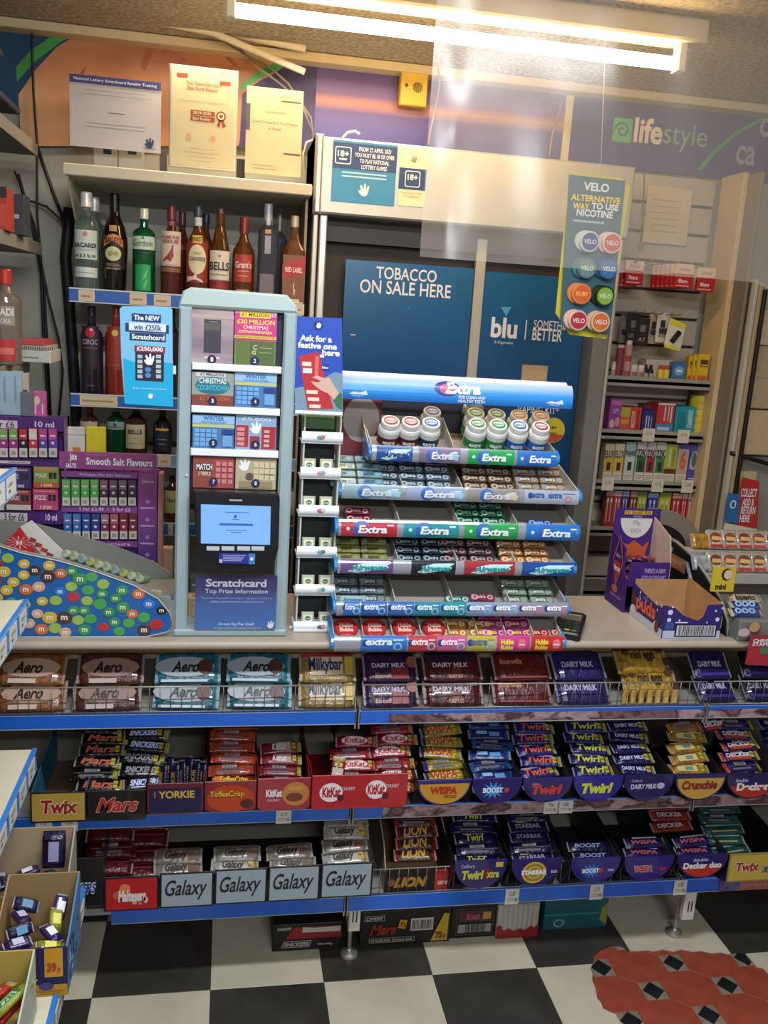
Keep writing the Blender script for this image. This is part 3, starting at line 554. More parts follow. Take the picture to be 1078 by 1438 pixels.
bottle(163, 430, 31, BYY, Z2, 'tall', '#8a2a1e', '#a03c2c', 'tall red vodka bottle with a gold seal, middle drinks shelf', B2, .12, [(.3, .78, .8, '#8a2a1e', [('o', .0, .85, .30, '#c9a84a'), ('b', .1, .13, .5, '#a8483a')])], trans=.1)
for px, lab in ((200, 'dark bottle behind the blue scratchcard card'), (240, 'dark bottle mostly hidden beside the dispenser'), (418, 'dark bottle right of the scratchcard dispenser')):
    bottle(px, 430, 30, BYY+.04, Z2, 'tall', '#3a2420', '#5a2f2a', lab, B2, .12, trans=.1)
Z3 = shelf_z[2]-.011; B3 = 'small spirit bottles on the lower drinks shelf'
bottle(126, 570, 28, BYY, Z3, 'flask', '#5a3020', '#8f2e28', 'small brown bottle with cream label behind the white carton', B3, .12, [(.4, .68, 1.0, '#b9a98f', [('b', .5, .6, .7, '#7a6a58')])], trans=.2)
bottle(163, 568, 27, BYY, Z3, 'flask', '#145a30', '#8f9a90', 'small green gin bottle on the lower drinks shelf', B3, .14, [(.5, .66, 1.1, '#8f9f92', [('o', 0, .6, .2, '#3a5560'), ('b', .2, .35, .9, '#4f6a5c')])], trans=.35)
bottle(191, 569, 32, BYY, Z3, 'flask', '#4a2a1a', '#6a5a4a', 'small flask with a big cream arched label, lower drinks shelf', B3, .12, [(.12, .62, .95, '#c2b48c', [('t', 'BELLS', .62, .8, .6, '#3a352c', .02), ('b', .2, .23, .5, '#8a8062'), ('b', .4, .5, .04, '#8a8062')])], trans=.2)
bottle(228, 575, 27, BYY, Z3, 'flask', '#241a1a', '#3a3030', 'small black-labelled flask with yellow band, lower drinks shelf', B3, .12, [(.08, .6, .9, '#20232e', [('b', .9, 1.0, .7, '#c79a35'), ('b', .5, .55, .5, '#6a7488'), ('b', .3, .35, .4, '#6a7488')])], trans=.1)
Z4 = shelf_z[3]-.011; B4 = 'small bottles on the shelf beside the dispenser'
bottle(241, 668, 22, BYY, Z4, 'flask', '#5a3518', '#3a2a20', 'amber flask with yellow-green label at the dispenser left edge', B4, .12, [(.2, .7, 1.0, '#b5ac6a', [('t', 'No.1', .5, .7, .5, '#3a3a20', .01)])], trans=.2)
bottle(404, 668, 22, BYY, Z4, 'flask', '#6a5a4a', '#3a2a20', 'pale flask seen through the gap right of the small screen', B4, .12, [(.2, .7, 1.0, '#9a9590', [])], trans=.2)
bottle(227, 672, 18, BYY+.05, Z4, 'flask', '#3a2218', '#3a2a20', 'dark flask behind the purple stand beside the dispenser', B4, .12, trans=.2)
# --- paper and certificates on the top board
zt_ = ztop_
def paperboard(name, q, Y, label, cat, face, draw, frame=None, tilt=0):
    x0, x1, z0, z1 = R4(*q, Y); t = thing(name, label, cat, ((x0+x1)/2, Y, max(z0, zt_)))
    if frame: b = MB(); b.box(x0, x1, z0, z1, -Y-.012, -Y, mat(frame, .35, metal=.4), .003); b.build('frame', t); i = .007
    else: i = 0
    b = MB(); b.box(x0+i, x1-i, z0+i, z1-i, -Y-.002+(.003 if frame else 0), -Y+(.002 if frame else 0), mat(face, .5)); draw(b, x0+i, x1-i, z0+i, z1-i, -Y+.003); b.build('sheet', t); return t
ink = mat('#77716a', .6)
def lines(b, x0, x1, z, n, m, k, dz, h=.0025, var=.2):
    for i in range(k):
        w = (x1-x0)*(1-random.random()*var)/2; c = (x0+x1)/2; b.face(c-w, z-i*dz, c+w, z-i*dz+h, n, m)
def c1(b, x0, x1, z0, z1, n):
    h = z1-z0; w = x1-x0; b.face(x0, z1-.11*h, x1, z1, n, mat('#3b3c70', .5)); b.text('National Lottery Scratchcard Retailer Training', x0+.05*w, z1-.085*h, x1-.05*w, z1-.035*h, n+.0005, white, .01)
    lines(b, x0+.1*w, x1-.1*w, z1-.2*h, n, mat('#a5a3a0', .6), 2, .012); b.face(x0+.42*w, z0+.5*h, x0+.6*w, z0+.512*h, n, ink); lines(b, x0+.15*w, x1-.15*w, z0+.34*h, n, mat('#a5a3a0', .6), 2, .01)
    hand_at(b, x1-.13*w, z0+.13*h, .03, n, mat('#28345a', .5)); b.face(x1-.19*w, z0+.05*h, x1-.06*w, z0+.062*h, n, ink)
paperboard('certificate', (98, 110, 226, 210), 2.99, 'wide white training certificate with a purple header strip, leftmost on the top board', 'certificate', '#b9b4b4', c1)
def c2(b, x0, x1, z0, z1, n):
    h = z1-z0; w = x1-x0; br = mat('#8a3f22', .6)
    b.face(x0+.08*w, z1-.1*h, x0+.25*w, z1-.06*h, n, br); b.face(x1-.25*w, z1-.14*h, x1-.08*w, z1-.1*h, n, br)
    b.text('Their Needs Best Store', x0+.22*w, z1-.17*h, x1-.22*w, z1-.13*h, n, mat('#a85030', .6), .01); b.text('Best Rural Retailer', x0+.25*w, z1-.22*h, x1-.27*w, z1-.18*h, n, br, .01)
    lines(b, x0+.12*w, x1-.12*w, z1-.33*h, n, mat('#b5a88a', .6), 1, .01)
    b.face(x0+.3*w, z1-.47*h, x0+.68*w, z1-.42*h, n, br); b.face(x0+.3*w, z1-.53*h, x0+.68*w, z1-.48*h, n, br); b.text('2019-2020', x0+.34*w, z1-.46*h, x0+.62*w, z1-.43*h, n+.0005, mat('#d9cfa8', .5)); b.text('Best Retailer', x0+.34*w, z1-.52*h, x0+.62*w, z1-.49*h, n+.0005, mat('#d9cfa8', .5))
    b.disc(x0+.78*w, z1-.46*h, .015, .015, n, br, 12); b.disc(x0+.78*w, z1-.46*h, .010, .010, n+.0004, mat('#d9cfa8', .5), 12); b.disc(x0+.78*w, z1-.46*h, .006, .006, n+.0008, br, 10)
    b.poly([(x0+.74*w, z1-.5*h), (x0+.78*w, z1-.5*h), (x0+.76*w, z1-.58*h), (x0+.72*w, z1-.56*h)], n, br); b.poly([(x0+.78*w, z1-.5*h), (x0+.82*w, z1-.5*h), (x0+.86*w, z1-.56*h), (x0+.81*w, z1-.58*h)], n, br)
    for k in (.28, .66): b.disc(x0+k*w, z0+.3*h, .008, .01, n, mat('#c0936a', .6), 10)
    lines(b, x0+.2*w, x1-.2*w, z0+.18*h, n, mat('#a5977a', .6), 4, .012, .002, .6)
paperboard('framed_certificate', (237, 94, 333, 238), 2.98, 'silver-framed cream award certificate with a brown rosette', 'certificate', '#b9b08c', c2, '#a89f86')
def c3(b, x0, x1, z0, z1, n):
    h = z1-z0; w = x1-x0; g = mat('#4e4a48', .6)
    b.text('RSPH', x0+.62*w, z1-.1*h, x1-.1*w, z1-.05*h, n, mat('#7a8a78', .6), .02); b.face(x0+.62*w, z1-.15*h, x1-.04*w, z1-.13*h, n, g)
    b.text('certifies that', x0+.35*w, z1-.29*h, x0+.68*w, z1-.26*h, n, g); b.text('Level 2 Award in Food Safety', x0+.12*w, z1-.42*h, x1-.08*w, z1-.38*h, n, g); b.text('in Retail', x0+.4*w, z1-.48*h, x0+.62*w, z1-.45*h, n, g)
    b.face(x0+.68*w, z0+.25*h, x1-.02*w, z0+.27*h, n, g); b.face(x0, z1-.5*h, x0+.012, z1-.2*h, n, g); lines(b, x0+.1*w, x0+.6*w, z0+.1*h, n, mat('#a5977a', .6), 2, .01)
paperboard('certificate', (345, 124, 424, 246), 2.99, 'plain cream food safety certificate, rightmost on the top board', 'certificate', '#b8ad86', c3)
for px, lab in ((148, 'small white box with a dark window, left one behind the certificate'), (183, 'small white box with a dark window, right one behind the certificate')):
    b = MB(); x0, x1, z0, z1 = R4(px-17, 196, px+17, 226, 3.06); b.box(x0, x1, zt_+.001, z1, -3.12, -3.06, mat('#bdb4a4', .6), .002); b.face(x0+.03, z0+.02, x1-.018, z1-.016, -3.0595, mat('#1f4a4a', .4)); tag(b.build('carton', None), lab, 'box', 'small white boxes on the top board')
for i, (px, py, w, h, c, lab) in enumerate(((338, 232, 12, 18, '#3a2f2a', 'dark gadget between the two right certificates on the top board'), (229, 222, 10, 22, '#6a5a48', 'brown folded leaflet between the two left certificates'))):
    b = MB(); x0, x1, z0, z1 = R4(px-w/2, py-h/2, px+w/2, py+h/2, 3.05); b.box(x0, x1, zt_+.001, z1, -3.07, -3.05, card(c), .002); tag(b.build('gadget' if i == 0 else 'leaflet', None), lab, 'gadget' if i == 0 else 'leaflet')
# --- black cables on the pale wall
blk = mat('#15171b', .5)
for pth, r, lab in ((((97, 292), (95, 330), (92, 360), (95, 400), (98, 440), (102, 500), (106, 560), (108, 640), (112, 760)), .019, 'thick black cable bundle down the wall beside the drinks shelving'),
    (((43, 0), (45, 60), (47, 130), (52, 200), (52, 300), (58, 370), (68, 420), (82, 475), (88, 520), (85, 560), (82, 590)), .004, 'black cable falling from the ceiling down the left wall'),
    (((50, 200), (62, 235), (78, 280), (90, 310)), .006, 'black cable slanting into the thick bundle'),
    (((25, 245), (38, 290), (50, 335), (58, 380), (60, 430), (62, 480), (68, 560), (70, 600)), .006, 'black cable behind the left shelf ends'),
    (((20, 240), (35, 275), (50, 320), (62, 400), (66, 470), (72, 590)), .003, 'thin black cable behind the left shelf ends'),
    (((22, 282), (45, 283), (65, 290), (82, 305), (92, 318)), .004, 'black cable arching across into the thick bundle')):
    b = MB(); p = [A(x, y, WALL_Y-.03-(.02 if r < .005 else 0)) for x, y in pth]; b.tube([(q.x, q.z, -q.y) for q in p], r, blk, 7); tag(b.build('cable'), lab, 'cable')
b = MB(); p = [A(x, y, 3.1) for x, y in ((428, 240), (426, 215), (430, 200), (440, 196), (444, 205))]; b.tube([(q.x, q.z, -q.y) for q in p], .004, mat('#d9cba8', .5), 6); tag(b.build('cable'), 'short cream cable looping over the cabinet corner', 'cable')
b = MB(); p = [A(x, y, 3.05) for x, y in ((481, 193), (488, 186), (498, 184), (505, 188))]; b.tube([(q.x, q.z, -q.y) for q in p], .004, mat('#e8dfd0', .5), 6); tag(b.build('cable'), 'short white cable end curling on top of the cabinet header', 'cable')
# --- left wall shelves
LXE = -.60; LE = []
grey = mat('#6f6a64', .6, noise=.05, scale=10)
def onx(px, py, X):
    d = A(px, py, 1)-CAM; return CAM+d*(X/d.x)
lw = thing('side_shelving', 'grey metal shelving along the left wall seen end on', 'shelving', (-.9, 3.0, 1.4))
zs_l = []
for (px, py) in ((51, 213), (57, 352), (40, 515)):
    p = onx(px, py, LXE); zs_l.append(p.z)
    b = MB(V=(0, 1, 0), N=(0, 0, 1)); b.box(-1.05, LXE-.003, 2.0, p.y, p.z-.012, p.z+.018, grey, .003); b.build('shelf_board', lw)
    b = MB(V=(0, 1, 0), N=(0, 0, 1)); b.box(LXE-.002, LXE+.004, 2.0, p.y, p.z-.014, p.z+.022, mat('#8a857c', .45), .001)
    b.build('edge_strip', lw)
b = MB(O=(-1.05, 0, 0), V=(0, 0, 1)); b.box(0, .03, .1, 2.5, -3.05, -3.0, grey, .003); b.build('post', lw)
# ================================================================== RIGHT OF THE GANTRY
RY = 3.12
ORD = ['first', 'second', 'third', 'fourth', 'fifth', 'sixth', 'seventh', 'eighth', 'ninth', 'tenth', 'eleventh', 'twelfth', 'thirteenth', 'fourteenth']
sw = thing('slatwall_bay', 'beige slatwall bay with glass-edged shelves right of the tobacco gantry', 'shelving', (1.6, 3.28, 0))
rx0, rx1 = xp1+.002, A(1012, 480, 3.1).x-.024
slat = mat('#b5ab98', .55, noise=.04, scale=8)
zlow, z = .3, zb-.005; k = 0; zz = z
while zz > .4:
    b = MB(); b.box(rx0, rx1+.02, zz-.098, zz-.004, -WALL_Y+.003, -WALL_Y+.022, slat, .003); b.build('slat', sw); zz -= .104
b = MB(); b.box(rx0, rx1+.02, .3, z, -WALL_Y+.001, -WALL_Y+.003, mat('#4a433b', .7)); b.build('backing', sw)
rs = []
b = MB()
shg = mat('#8f897d', .35, metal=.2)
for (px, py, pxr) in ((880, 536, 1006), (870, 610, 996), (860, 680, 985), (850, 745, 980), (850, 830, 980)):
    z_ = A((px+pxr)/2, py, RY).z; rs.append(z_)
    b = MB(V=(0, 1, 0), N=(0, 0, 1)); b.box(rx0, min(rx1+.018, A(pxr, py, RY).x), RY, WALL_Y-.024, z_-.016, z_, mat('#7f796e', .4), .002); b.build('shelf_board', sw)
    b = MB(); b.box(rx0, min(rx1+.018, A(pxr, py, RY).x), z_-.026, z_+.012, -RY-.003, -RY+.0, mat('#a39c8c', .25, metal=.25), .002); b.build('edge_strip', sw)
for (l, px) in ((1, 909), (1, 958), (2, 853), (2, 923), (2, 965)):
    q = A(px, 620 if l == 1 else 680, RY); b = MB(); b.box(q.x-.024, q.x+.024, rs[l]-.03, rs[l]+.02, -RY+.0005, -RY+.002, mat('#cfc4ae', .5), .0005); b.text('£5.50', q.x-.012, rs[l]-.004, q.x+.012, rs[l]+.008, -RY+.003, ink); b.build('price_ticket', sw)
# uprights / panels right of the bay; the dark gap is painted as a black strip
XP = 0
for nm, q, Y, c, d, lab in (('panel', (1012, 1019), 3.1, '#c9b083', .15, 'tall cream side panel right of the slatwall bay'), ('panel', (1019, 1029), 3.02, '#7f7365', .2, 'brown-grey side panel between cream panel and silver strip'),
        ('post', (1026, 1033), 2.98, '#b0aca0', .03, 'slim silver upright with a row of rivets'), ('panel', (1034, 1056), 2.97, '#a08c6c', .2, 'beige door edge panel before the black gap'), ('post', (1056, 1061), 2.96, '#1f1512', .2, 'black strip painted for the dark gap left of the stacked cartons')):
    X0, X1 = max(XP, A(q[0], 480, Y).x), A(q[1], 480, Y).x; X1 = max(X1, X0+.012); XP = X1+.001; Z1_ = zb-.002 if nm == 'panel' and Y > 3.05 else A(q[1], 390, Y).z if Y > 2.97 or c == '#b0aca0' else A(1058, 405, Y).z
    if nm == 'panel' and 3.0 < Y < 3.05: Z1_ = zb-.01
    if c == '#a08c6c': Z1_ = A(1050, 395, Y).z
    b = MB(); b.box(X0, X1, .05, Z1_, -Y-d, -Y, mat(c, .5, noise=.04, scale=8), .002); tag(b.build(nm), lab, 'panel' if nm == 'panel' else 'post')
# cartons stacked behind the black gap strip
CYY = 3.0
for q, c, lab in (((1062, 436, 1120, 486), '#c7b08c', 'cream carton, topmost of the stack at the right edge'), ((1050, 487, 1120, 575), '#b39876', 'brown cardboard carton, second from the top of the right edge stack'), ((1042, 577, 1120, 640), '#c4a880', 'pale carton resting above the black strap at the right edge'), ((1034, 662, 1058, 740), '#c4ad88', 'white folded carton flap beside the red return notice')):
    x0, x1, z0, z1 = R4(*q, CYY); b = MB(); b.box(x0, x1, z0, z1, -WALL_Y+.01, -CYY, card(c), .004); b.face(x0+.004, (z0+z1)/2-.004, x1, (z0+z1)/2+.004, -CYY+.001, mat('#a8906c', .5)) if 'brown' in lab else None; tag(b.build('carton'), lab, 'box')
b = MB(); p = [A(x, y, CYY-.02) for x, y in ((1026, 636), (1050, 643), (1090, 655))]; b.tube([(q.x, q.z, -q.y) for q in p], .009, mat('#17120f', .5), 6); tag(b.build('strap'), 'black strap crossing in front of the right edge cartons', 'strap')
x0, x1, z0, z1 = R4(1030, 575, 1130, 900, 3.04); b = MB(); b.box(x0, x1+.2, .1, A(1050, 640, 3.04).z, -WALL_Y+.005, -3.04, mat('#8f8c80', .6), .004); tag(b.build('cabinet_side'), 'grey-green cabinet side panel behind the red notice at the right edge', 'cabinet')
t = thing('return_notice', 'red notice about collect and return with a blue card on it', 'notice', A(1045, 742, 2.9))
b = MB(); NY = 2.93; red = mat('#b02a26', .45)
pts = [(1043, 670), (1066, 676), (1063, 742), (1030, 738)]; b.prism([(A(x, y, NY).x, A(x, y, NY).z) for x, y in pts], -NY-.004, -NY, red)
tx('COLLECT', (1040, 686, 1062, 698), NY, white, bold=.02); tx('ADD &', (1042, 700, 1058, 710), NY, white, bold=.02); tx('RETURN', (1040, 711, 1060, 722), NY, white, bold=.02); tx('HERE', (1038, 723, 1052, 733), NY, white, bold=.02); b.build('red_card', t)
b = MB(); pts = [(1022, 692), (1038, 694), (1035, 736), (1017, 732)]; b.prism([(A(x, y, NY).x, A(x, y, NY).z) for x, y in pts], -NY-.0, -NY+.004, mat('#24649c', .45)); q = A(1028, 708, NY); b.poly(ell(q.x, q.z, .012, .016, 14), -NY+.005, white); b.poly(ell(q.x, q.z, .008, .011, 14), -NY+.0055, mat('#24649c', .45)); b.build('blue_card', t)
b = MB(); pts = [(1017, 734), (1062, 743), (1061, 752), (1015, 744)]; b.prism([(A(x, y, NY).x, A(x, y, NY).z) for x, y in pts], -NY-.0, -NY+.004, mat('#d0c2a8', .5)); b.build('white_strip', t)
# --- goods on hooks: red packs, gadgets
hooks = thing('hook_rail', 'chrome rails with long hooks on the slatwall', 'hook rail', (1.5, 3.2, 1.9))
for (px0, px1, py) in ((872, 960, 370), (868, 930, 438)):
    p0, p1 = A(px0, py, 3.24), A(px1, py+4, 3.24)
    b = MB(); b.tube([(p0.x, p0.z, -3.24), (p1.x, p0.z, -3.24)], .004, steel, 6); b.tube([(p0.x, p0.z, -3.24), (p0.x, p0.z, -3.275)], .004, steel, 6); b.build('rail', hooks)
    for k in range(6):
        x = p0.x+(p1.x-p0.x)*k/5; b = MB(); b.tube([(x, p0.z, -3.24), (x, p0.z-.0, -3.10), (x, p0.z+.012, -3.085)], .0022, steel, 5); b.build('hook', hooks)
def redpack(me=None):
    b = MB(); b.box(-.035, .035, 0, .05, 0, .014, mat('#b32226', .4), .002); b.box(-.035, .035, .05, .085, .004, .006, mat('#d5b9a0', .5)); b.text('SWAN', -.02, .06, .02, .07, .0066, mat('#8a3a35', .5)); b.text('filters', -.024, .018, .012, .032, .0146, white, .02); b.face(-.03, .006, .02, .01, .0144, mat('#e0a0a0', .5)); return b.mesh('filter_pack')
rp = redpack()
for i in range(6):
    q = A(925+i*6.5, 398-i*.2, 3.2-i*.022); o = obj('filter_pack', rp, None, T(q.x, q.y, q.z-.02)); tag(o, 'red hook-hung filter pack of the right cluster, %s from the back' % ORD[i], 'packet', 'red packs hanging on the slatwall')
for (px, py, Y, lab) in ((888, 392, 3.14, 'red filter pack hanging alone beside the sign'), (988, 402, 3.1, 'red filter pack hanging rightmost on the slatwall'), (879, 396, 3.17, 'red filter pack half hidden at the edge of the nicotine sign')):
    q = A(px, py, Y); tag(obj('filter_pack', rp, None, T(q.x, q.y, q.z-.02)), lab, 'packet', 'red packs hanging on the slatwall')
for i, (px, py, w, h, c, s, sc2, lab, Y) in enumerate(((876, 462, 12, 40, '#6f6a66', '', '', 'grey blister pack hanging beside the sign edge', 3.2), (889, 460, 18, 40, '#1f1d1e', 'LED', '#8a8078', 'black hanging gadget pack with a small grey panel', 3.17), (902, 466, 18, 38, '#231d1f', 'AT', '#c08a7a', 'black hanging gadget pack with pinkish lettering', 3.15), (917, 462, 14, 42, '#a8977f', '', '', 'beige carded cable hanging on the slatwall', 3.17), (930, 460, 17, 42, '#c7c0b2', 'AT&T', '#3a3a3a', 'white carded charger hanging on the slatwall', 3.14))):
    q = A(px, py, Y); x0, x1, z0, z1 = R4(px-w/2, py-h/2, px+w/2, py+h/2, Y); t = thing('gadget_pack', lab, 'packet', q)
    b = MB(); b.box(x0, x1, z0, z1, -Y-.003, -Y, card(c), .001); W_, H_ = x1-x0, z1-z0; b.face(x0+.3*W_, z0+.5*H_, x1-.3*W_, z0+.75*H_, -Y+.0005, mat('#2a2624' if c[1] > '7' else '#7a7268', .5))
    if s: b.text(s, x0+.2*W_, z0+.15*H_, x1-.2*W_, z0+.3*H_, -Y+.001, mat(sc2, .5), .02)
    b.build('backing_card', t); b = MB(); b.box(x0+.2*W_, x1-.2*W_, z0+.32*H_, z0+.48*H_, -Y, -Y+.012, mat('#3a3634', .3), .004); b.build('gadget', t)
t = thing('gadget_pack', 'white and yellow carded black torch hanging tilted on the slatwall', 'packet', A(950, 470, 3.1)); Y = 3.11
b = MB(); P2 = [A(x, y, Y) for x, y in ((941, 446), (963, 456), (955, 491), (932, 484))]; b.prism([(p.x, p.z) for p in P2], -Y-.003, -Y, mat('#d6cfb8', .5)); P3 = [A(x, y, Y) for x, y in ((941, 446), (963, 456), (962, 463), (939, 455))]; b.poly([(p.x, p.z) for p in P3], -Y+.001, mat('#d8c832', .5)); P3 = [A(x, y, Y) for x, y in ((933, 482), (955, 489), (953, 493), (932, 487))]; b.poly([(p.x, p.z) for p in P3], -Y+.001, mat('#d8c832', .5)); b.build('backing_card', t)
b = MB(); p, q = A(943, 480, Y-.01), A(954, 466, Y-.01); b.tube([(p.x, p.z, -p.y), (q.x, q.z, -q.y)], .01, dark, 8); b.build('torch', t)
x0, x1, z0, z1 = R4(907, 262, 970, 343, 3.25); t = thing('paper_sheet', 'faint white printed sheet in a plastic pocket on the slatwall', 'paper', A(938, 340, 3.25))
b = MB(); b.box(x0, x1, z0, z1, -3.262, -3.258, mat('#cdb998', .3), .001); lines(b, x0+.02, x1-.04, z1-.05, -3.257, mat('#a8967a', .6), 6, .022, .003, .3); b.build('sheet', t)
b = MB(); p = [A(x, y, 3.1) for x, y in ((905, 240), (902, 300), (899, 342))]; b.tube([(q.x, q.z, -q.y) for q in p], .0025, mat('#6a5a48', .5), 5); b.disc(p[-1].x, p[-1].z-.01, .014, .018, -3.095, mat('#7a6850', .5), 12); b.disc(p[1].x, p[1].z, .009, .012, -3.095, mat('#7a6850', .5), 12); tag(b.build('pull_cord'), 'thin hanging cord with a round pull before the slatwall', 'cord')
# --- boxed goods on the right shelves: (x0, x1, top, face, top band, text, text colour, label, depth)
def carton(q, Y, zb_, face, label, group, items=(), name='carton', depth=.06, cat='box', side=None):
    x0, x1, z0, z1 = R4(*q, Y); z0 = zb_; b = MB(); b.box(x0, x1, z0, z1, -Y-depth, -Y, card(face), .001)
    W_, H_ = x1-x0, z1-z0; n = -Y+.0006
    for k, it in enumerate(items):
        if it[0] == 'r': b.face(x0+it[1]*W_, z0+it[2]*H_, x0+it[3]*W_, z0+it[4]*H_, n+k*.0002, mat(it[5], .5))
        if it[0] == 't': b.text(it[1], x0+it[2]*W_, z0+it[3]*H_, x0+it[4]*W_, z0+it[5]*H_, n+k*.0002, mat(it[6], .5), it[7] if len(it) > 7 else .015)
        if it[0] == 'd': b.disc(x0+it[1]*W_, z0+it[2]*H_, it[3]*W_, it[4]*H_, n+k*.0002, mat(it[5], .5), 12)
    o = b.build(name); tag(o, label, cat, group); return o
W6 = '#d8d2c4'
G = 'goods on the slatwall top shelf'; z_ = rs[0]+.001; Yg = RY+.04
for q, c, items, lab in (((859, 508, 865, 530), W6, [('r', .1, .1, .9, .5, '#b08a8a')], 'thin white box at the left end of the slatwall top shelf'), ((866, 484, 876, 530), '#8a3a4a', [('r', 0, .9, 1, 1, '#c9a0a8')], 'burgundy tall can on the slatwall top shelf'), ((878, 478, 888, 530), '#c08a84', [('r', 0, .45, 1, .6, '#a83a48'), ('r', 0, 0, 1, .2, '#a8485a')], 'pink and red tall can on the slatwall top shelf')):
    x0, x1, z0, z1 = R4(*q, Yg); r = (x1-x0)/2; b = MB(); b.lathe(((x0+x1)/2, Yg+r, z_), [(r, 0, card(c)), (r, (z1-z_)*.86, card(c)), (r*.8, (z1-z_)*.9, mat(W6)), (r*.8, z1-z_, mat(W6))], card(c), 16)
    for it in items: b.cyl(((x0+x1)/2, Yg+r, z_), r+.0005); b.face(-r, it[2]*(z1-z_), r, it[4]*(z1-z_), .0003, mat(it[5]), 8)
    tag(b.build('spray_can'), lab, 'can', G)
for i, (px, lab) in enumerate(((892, 'small white capped pill bottle, left one on the slatwall shelf'), (902, 'small white capped pill bottle, right one on the slatwall shelf'))):
    q = A(px, 520, Yg); b = MB(); b.lathe((q.x, q.y+.015, z_), [(.014, 0, mat('#c9b6a8')), (.014, .035, mat('#c9b6a8')), (.012, .038, mat(W6)), (.013, .052, mat(W6))], mat(W6), 14); b.cyl((q.x, q.y+.015, z_), .0145); b.face(-.012, .008, .012, .026, .0003, mat('#9a6a62'), 6); tag(b.build('pill_bottle'), lab, 'bottle', G)
for i, px in enumerate((909, 916)):
    q = A(px, 515, Yg); b = MB(); b.lathe((q.x, q.y+.012, z_), [(.012, 0), (.012, .03), (.006, .042), (.006, .055)], mat('#241c1e', .3), 12); b.cyl((q.x, q.y+.012, z_), .0123); b.face(-.009, .006, .009, .024, .0003, mat('#a5948a'), 6); tag(b.build('dropper_bottle'), 'small black dropper bottle, %s one on the slatwall shelf' % ('left', 'right')[i], 'bottle', G)
for i, px in enumerate((930, 938)):
    q = A(px, 518, Yg); b = MB(); b.lathe((q.x, q.y+.012, z_), [(.012, 0, mat('#d6c23a')), (.012, .022, mat('#d6c23a')), (.012, .04, mat('#c2482a')), (.008, .046, mat('#c2482a')), (.008, .056, mat('#c98a3a'))], mat('#d6c23a'), 12); tag(b.build('glue_bottle'), 'tiny yellow and red bottle, %s one on the slatwall shelf' % ('left', 'right')[i], 'bottle', G)
carton((906, 505, 944, 529), Yg+.03, z_, '#bfb0a0', 'small white tray box behind the tiny bottles', G, [('r', .7, .3, 1, .7, '#c2703a')])
carton((944, 509, 963, 530), Yg, z_, '#3a72a8', 'light blue box with a pale oval on the slatwall shelf', G, [('d', .5, .55, .35, .25, '#7aa6cc'), ('r', .3, .5, .7, .6, '#d8e0e8')])
for i, px in enumerate((966, 973, 979)):
    carton((px, 500-i*1.5, px+(9 if i < 2 else 16), 530), Yg-.012*i, z_, '#d0aa1c', 'yellow photo-style box, %s from the left of three' % ORD[i], 'yellow boxes on the slatwall', [('r', .25, .55, .9, .8, '#5a3420'), ('r', .3, .58, .85, .64, '#c9a02a'), ('r', .1, .05, .9, .25, '#c2582a')], depth=.03)
G = 'boxes on the slatwall second shelf'; z_ = rs[1]+.001
carton((855, 560, 872, 604), Yg, z_, '#8e3f8c', 'purple and pink box, leftmost on the slatwall second shelf', G, [('r', .1, .8, .95, .95, '#c85a9a'), ('t', 'UM', .3, .55, .75, .7, '#c8b0d0'), ('d', .3, .22, .22, .14, '#d8a890'), ('d', .72, .28, .2, .15, '#c88a90')], depth=.09)
carton((871, 572, 884, 602), Yg, z_, '#c2562f', 'orange and green box on the slatwall second shelf', G, [('r', 0, .6, 1, 1, '#a8a23a'), ('r', .1, .3, .9, .5, '#d08a3a')], depth=.08)
carton((884, 572, 900, 601), Yg, z_, '#c03a2e', 'red box with white upright writing on the slatwall second shelf', G, [('t', 'RIZLA', .15, .15, .5, .85, '#d8b0a0', .03), ('r', .65, .1, .8, .9, '#8a2a24')], depth=.08)
carton((901, 576, 919, 603), Yg, z_, '#252a6a', 'navy box with white stripes on the slatwall second shelf', G, [('r', .3, .1, .38, .75, '#b9bccc'), ('r', .5, .1, .58, .75, '#b9bccc'), ('r', .7, .1, .78, .7, '#8a8fb0')], depth=.08)
carton((903, 568, 925, 590), Yg+.06, z_, '#6a2444', 'maroon box standing behind the navy one', G)
carton((922, 566, 946, 603), Yg, z_, '#b5332e', 'red and blue box with white stripes on the slatwall second shelf', G, [('r', 0, 0, 1, .3, '#4a78b4'), ('r', .1, .08, .8, .2, '#a8c0dc'), ('r', .4, .4, .5, .9, '#c8a8b0'), ('r', .62, .4, .7, .9, '#c8a8b0'), ('r', .78, .35, .86, .9, '#d8c8d0'), ('r', 0, .93, 1, 1, '#d0b8a8')], depth=.08)
carton((948, 571, 976, 604), Yg, z_, '#1f8f98', 'teal box with white upright writing on the slatwall second shelf', G, [('r', .12, .2, .5, .8, '#157a86'), ('t', 'SWAN', .62, .2, .85, .9, '#c8dcd8', .02)], depth=.08)
b = MB(); x0, x1, z0, z1 = R4(975, 556, 1003, 605, Yg); r = (x1-x0)/2; yc = card('#c9b428')
b.lathe(((x0+x1)/2, Yg+r, z_), [(r, 0), (r, (z1-z_)*.64), (r*.97, (z1-z_)*.65), (r, (z1-z_)*.66), (r, (z1-z_)*.98), (r*.9, z1-z_)], yc, 22); b.cyl(((x0+x1)/2, Yg+r, z_), r)
for k in range(5): b.face(-r*.9, (.12+.17*k)*(z1-z_), r*.9, (.14+.17*k)*(z1-z_), .0008, mat('#b5a020'), 10)
tag(b.build('tub'), 'yellow plastic tub at the right end of the slatwall second shelf', 'tub')
G = 'vape cartons on the slatwall third shelf'; z_ = rs[2]+.001
wl = [('r', .05, .03, .95, .22, '#cfc8b8'), ('r', .12, .15, .85, .17, '#8a857c'), ('r', .12, .10, .85, .12, '#8a857c'), ('r', .12, .06, .6, .075, '#8a857c')]
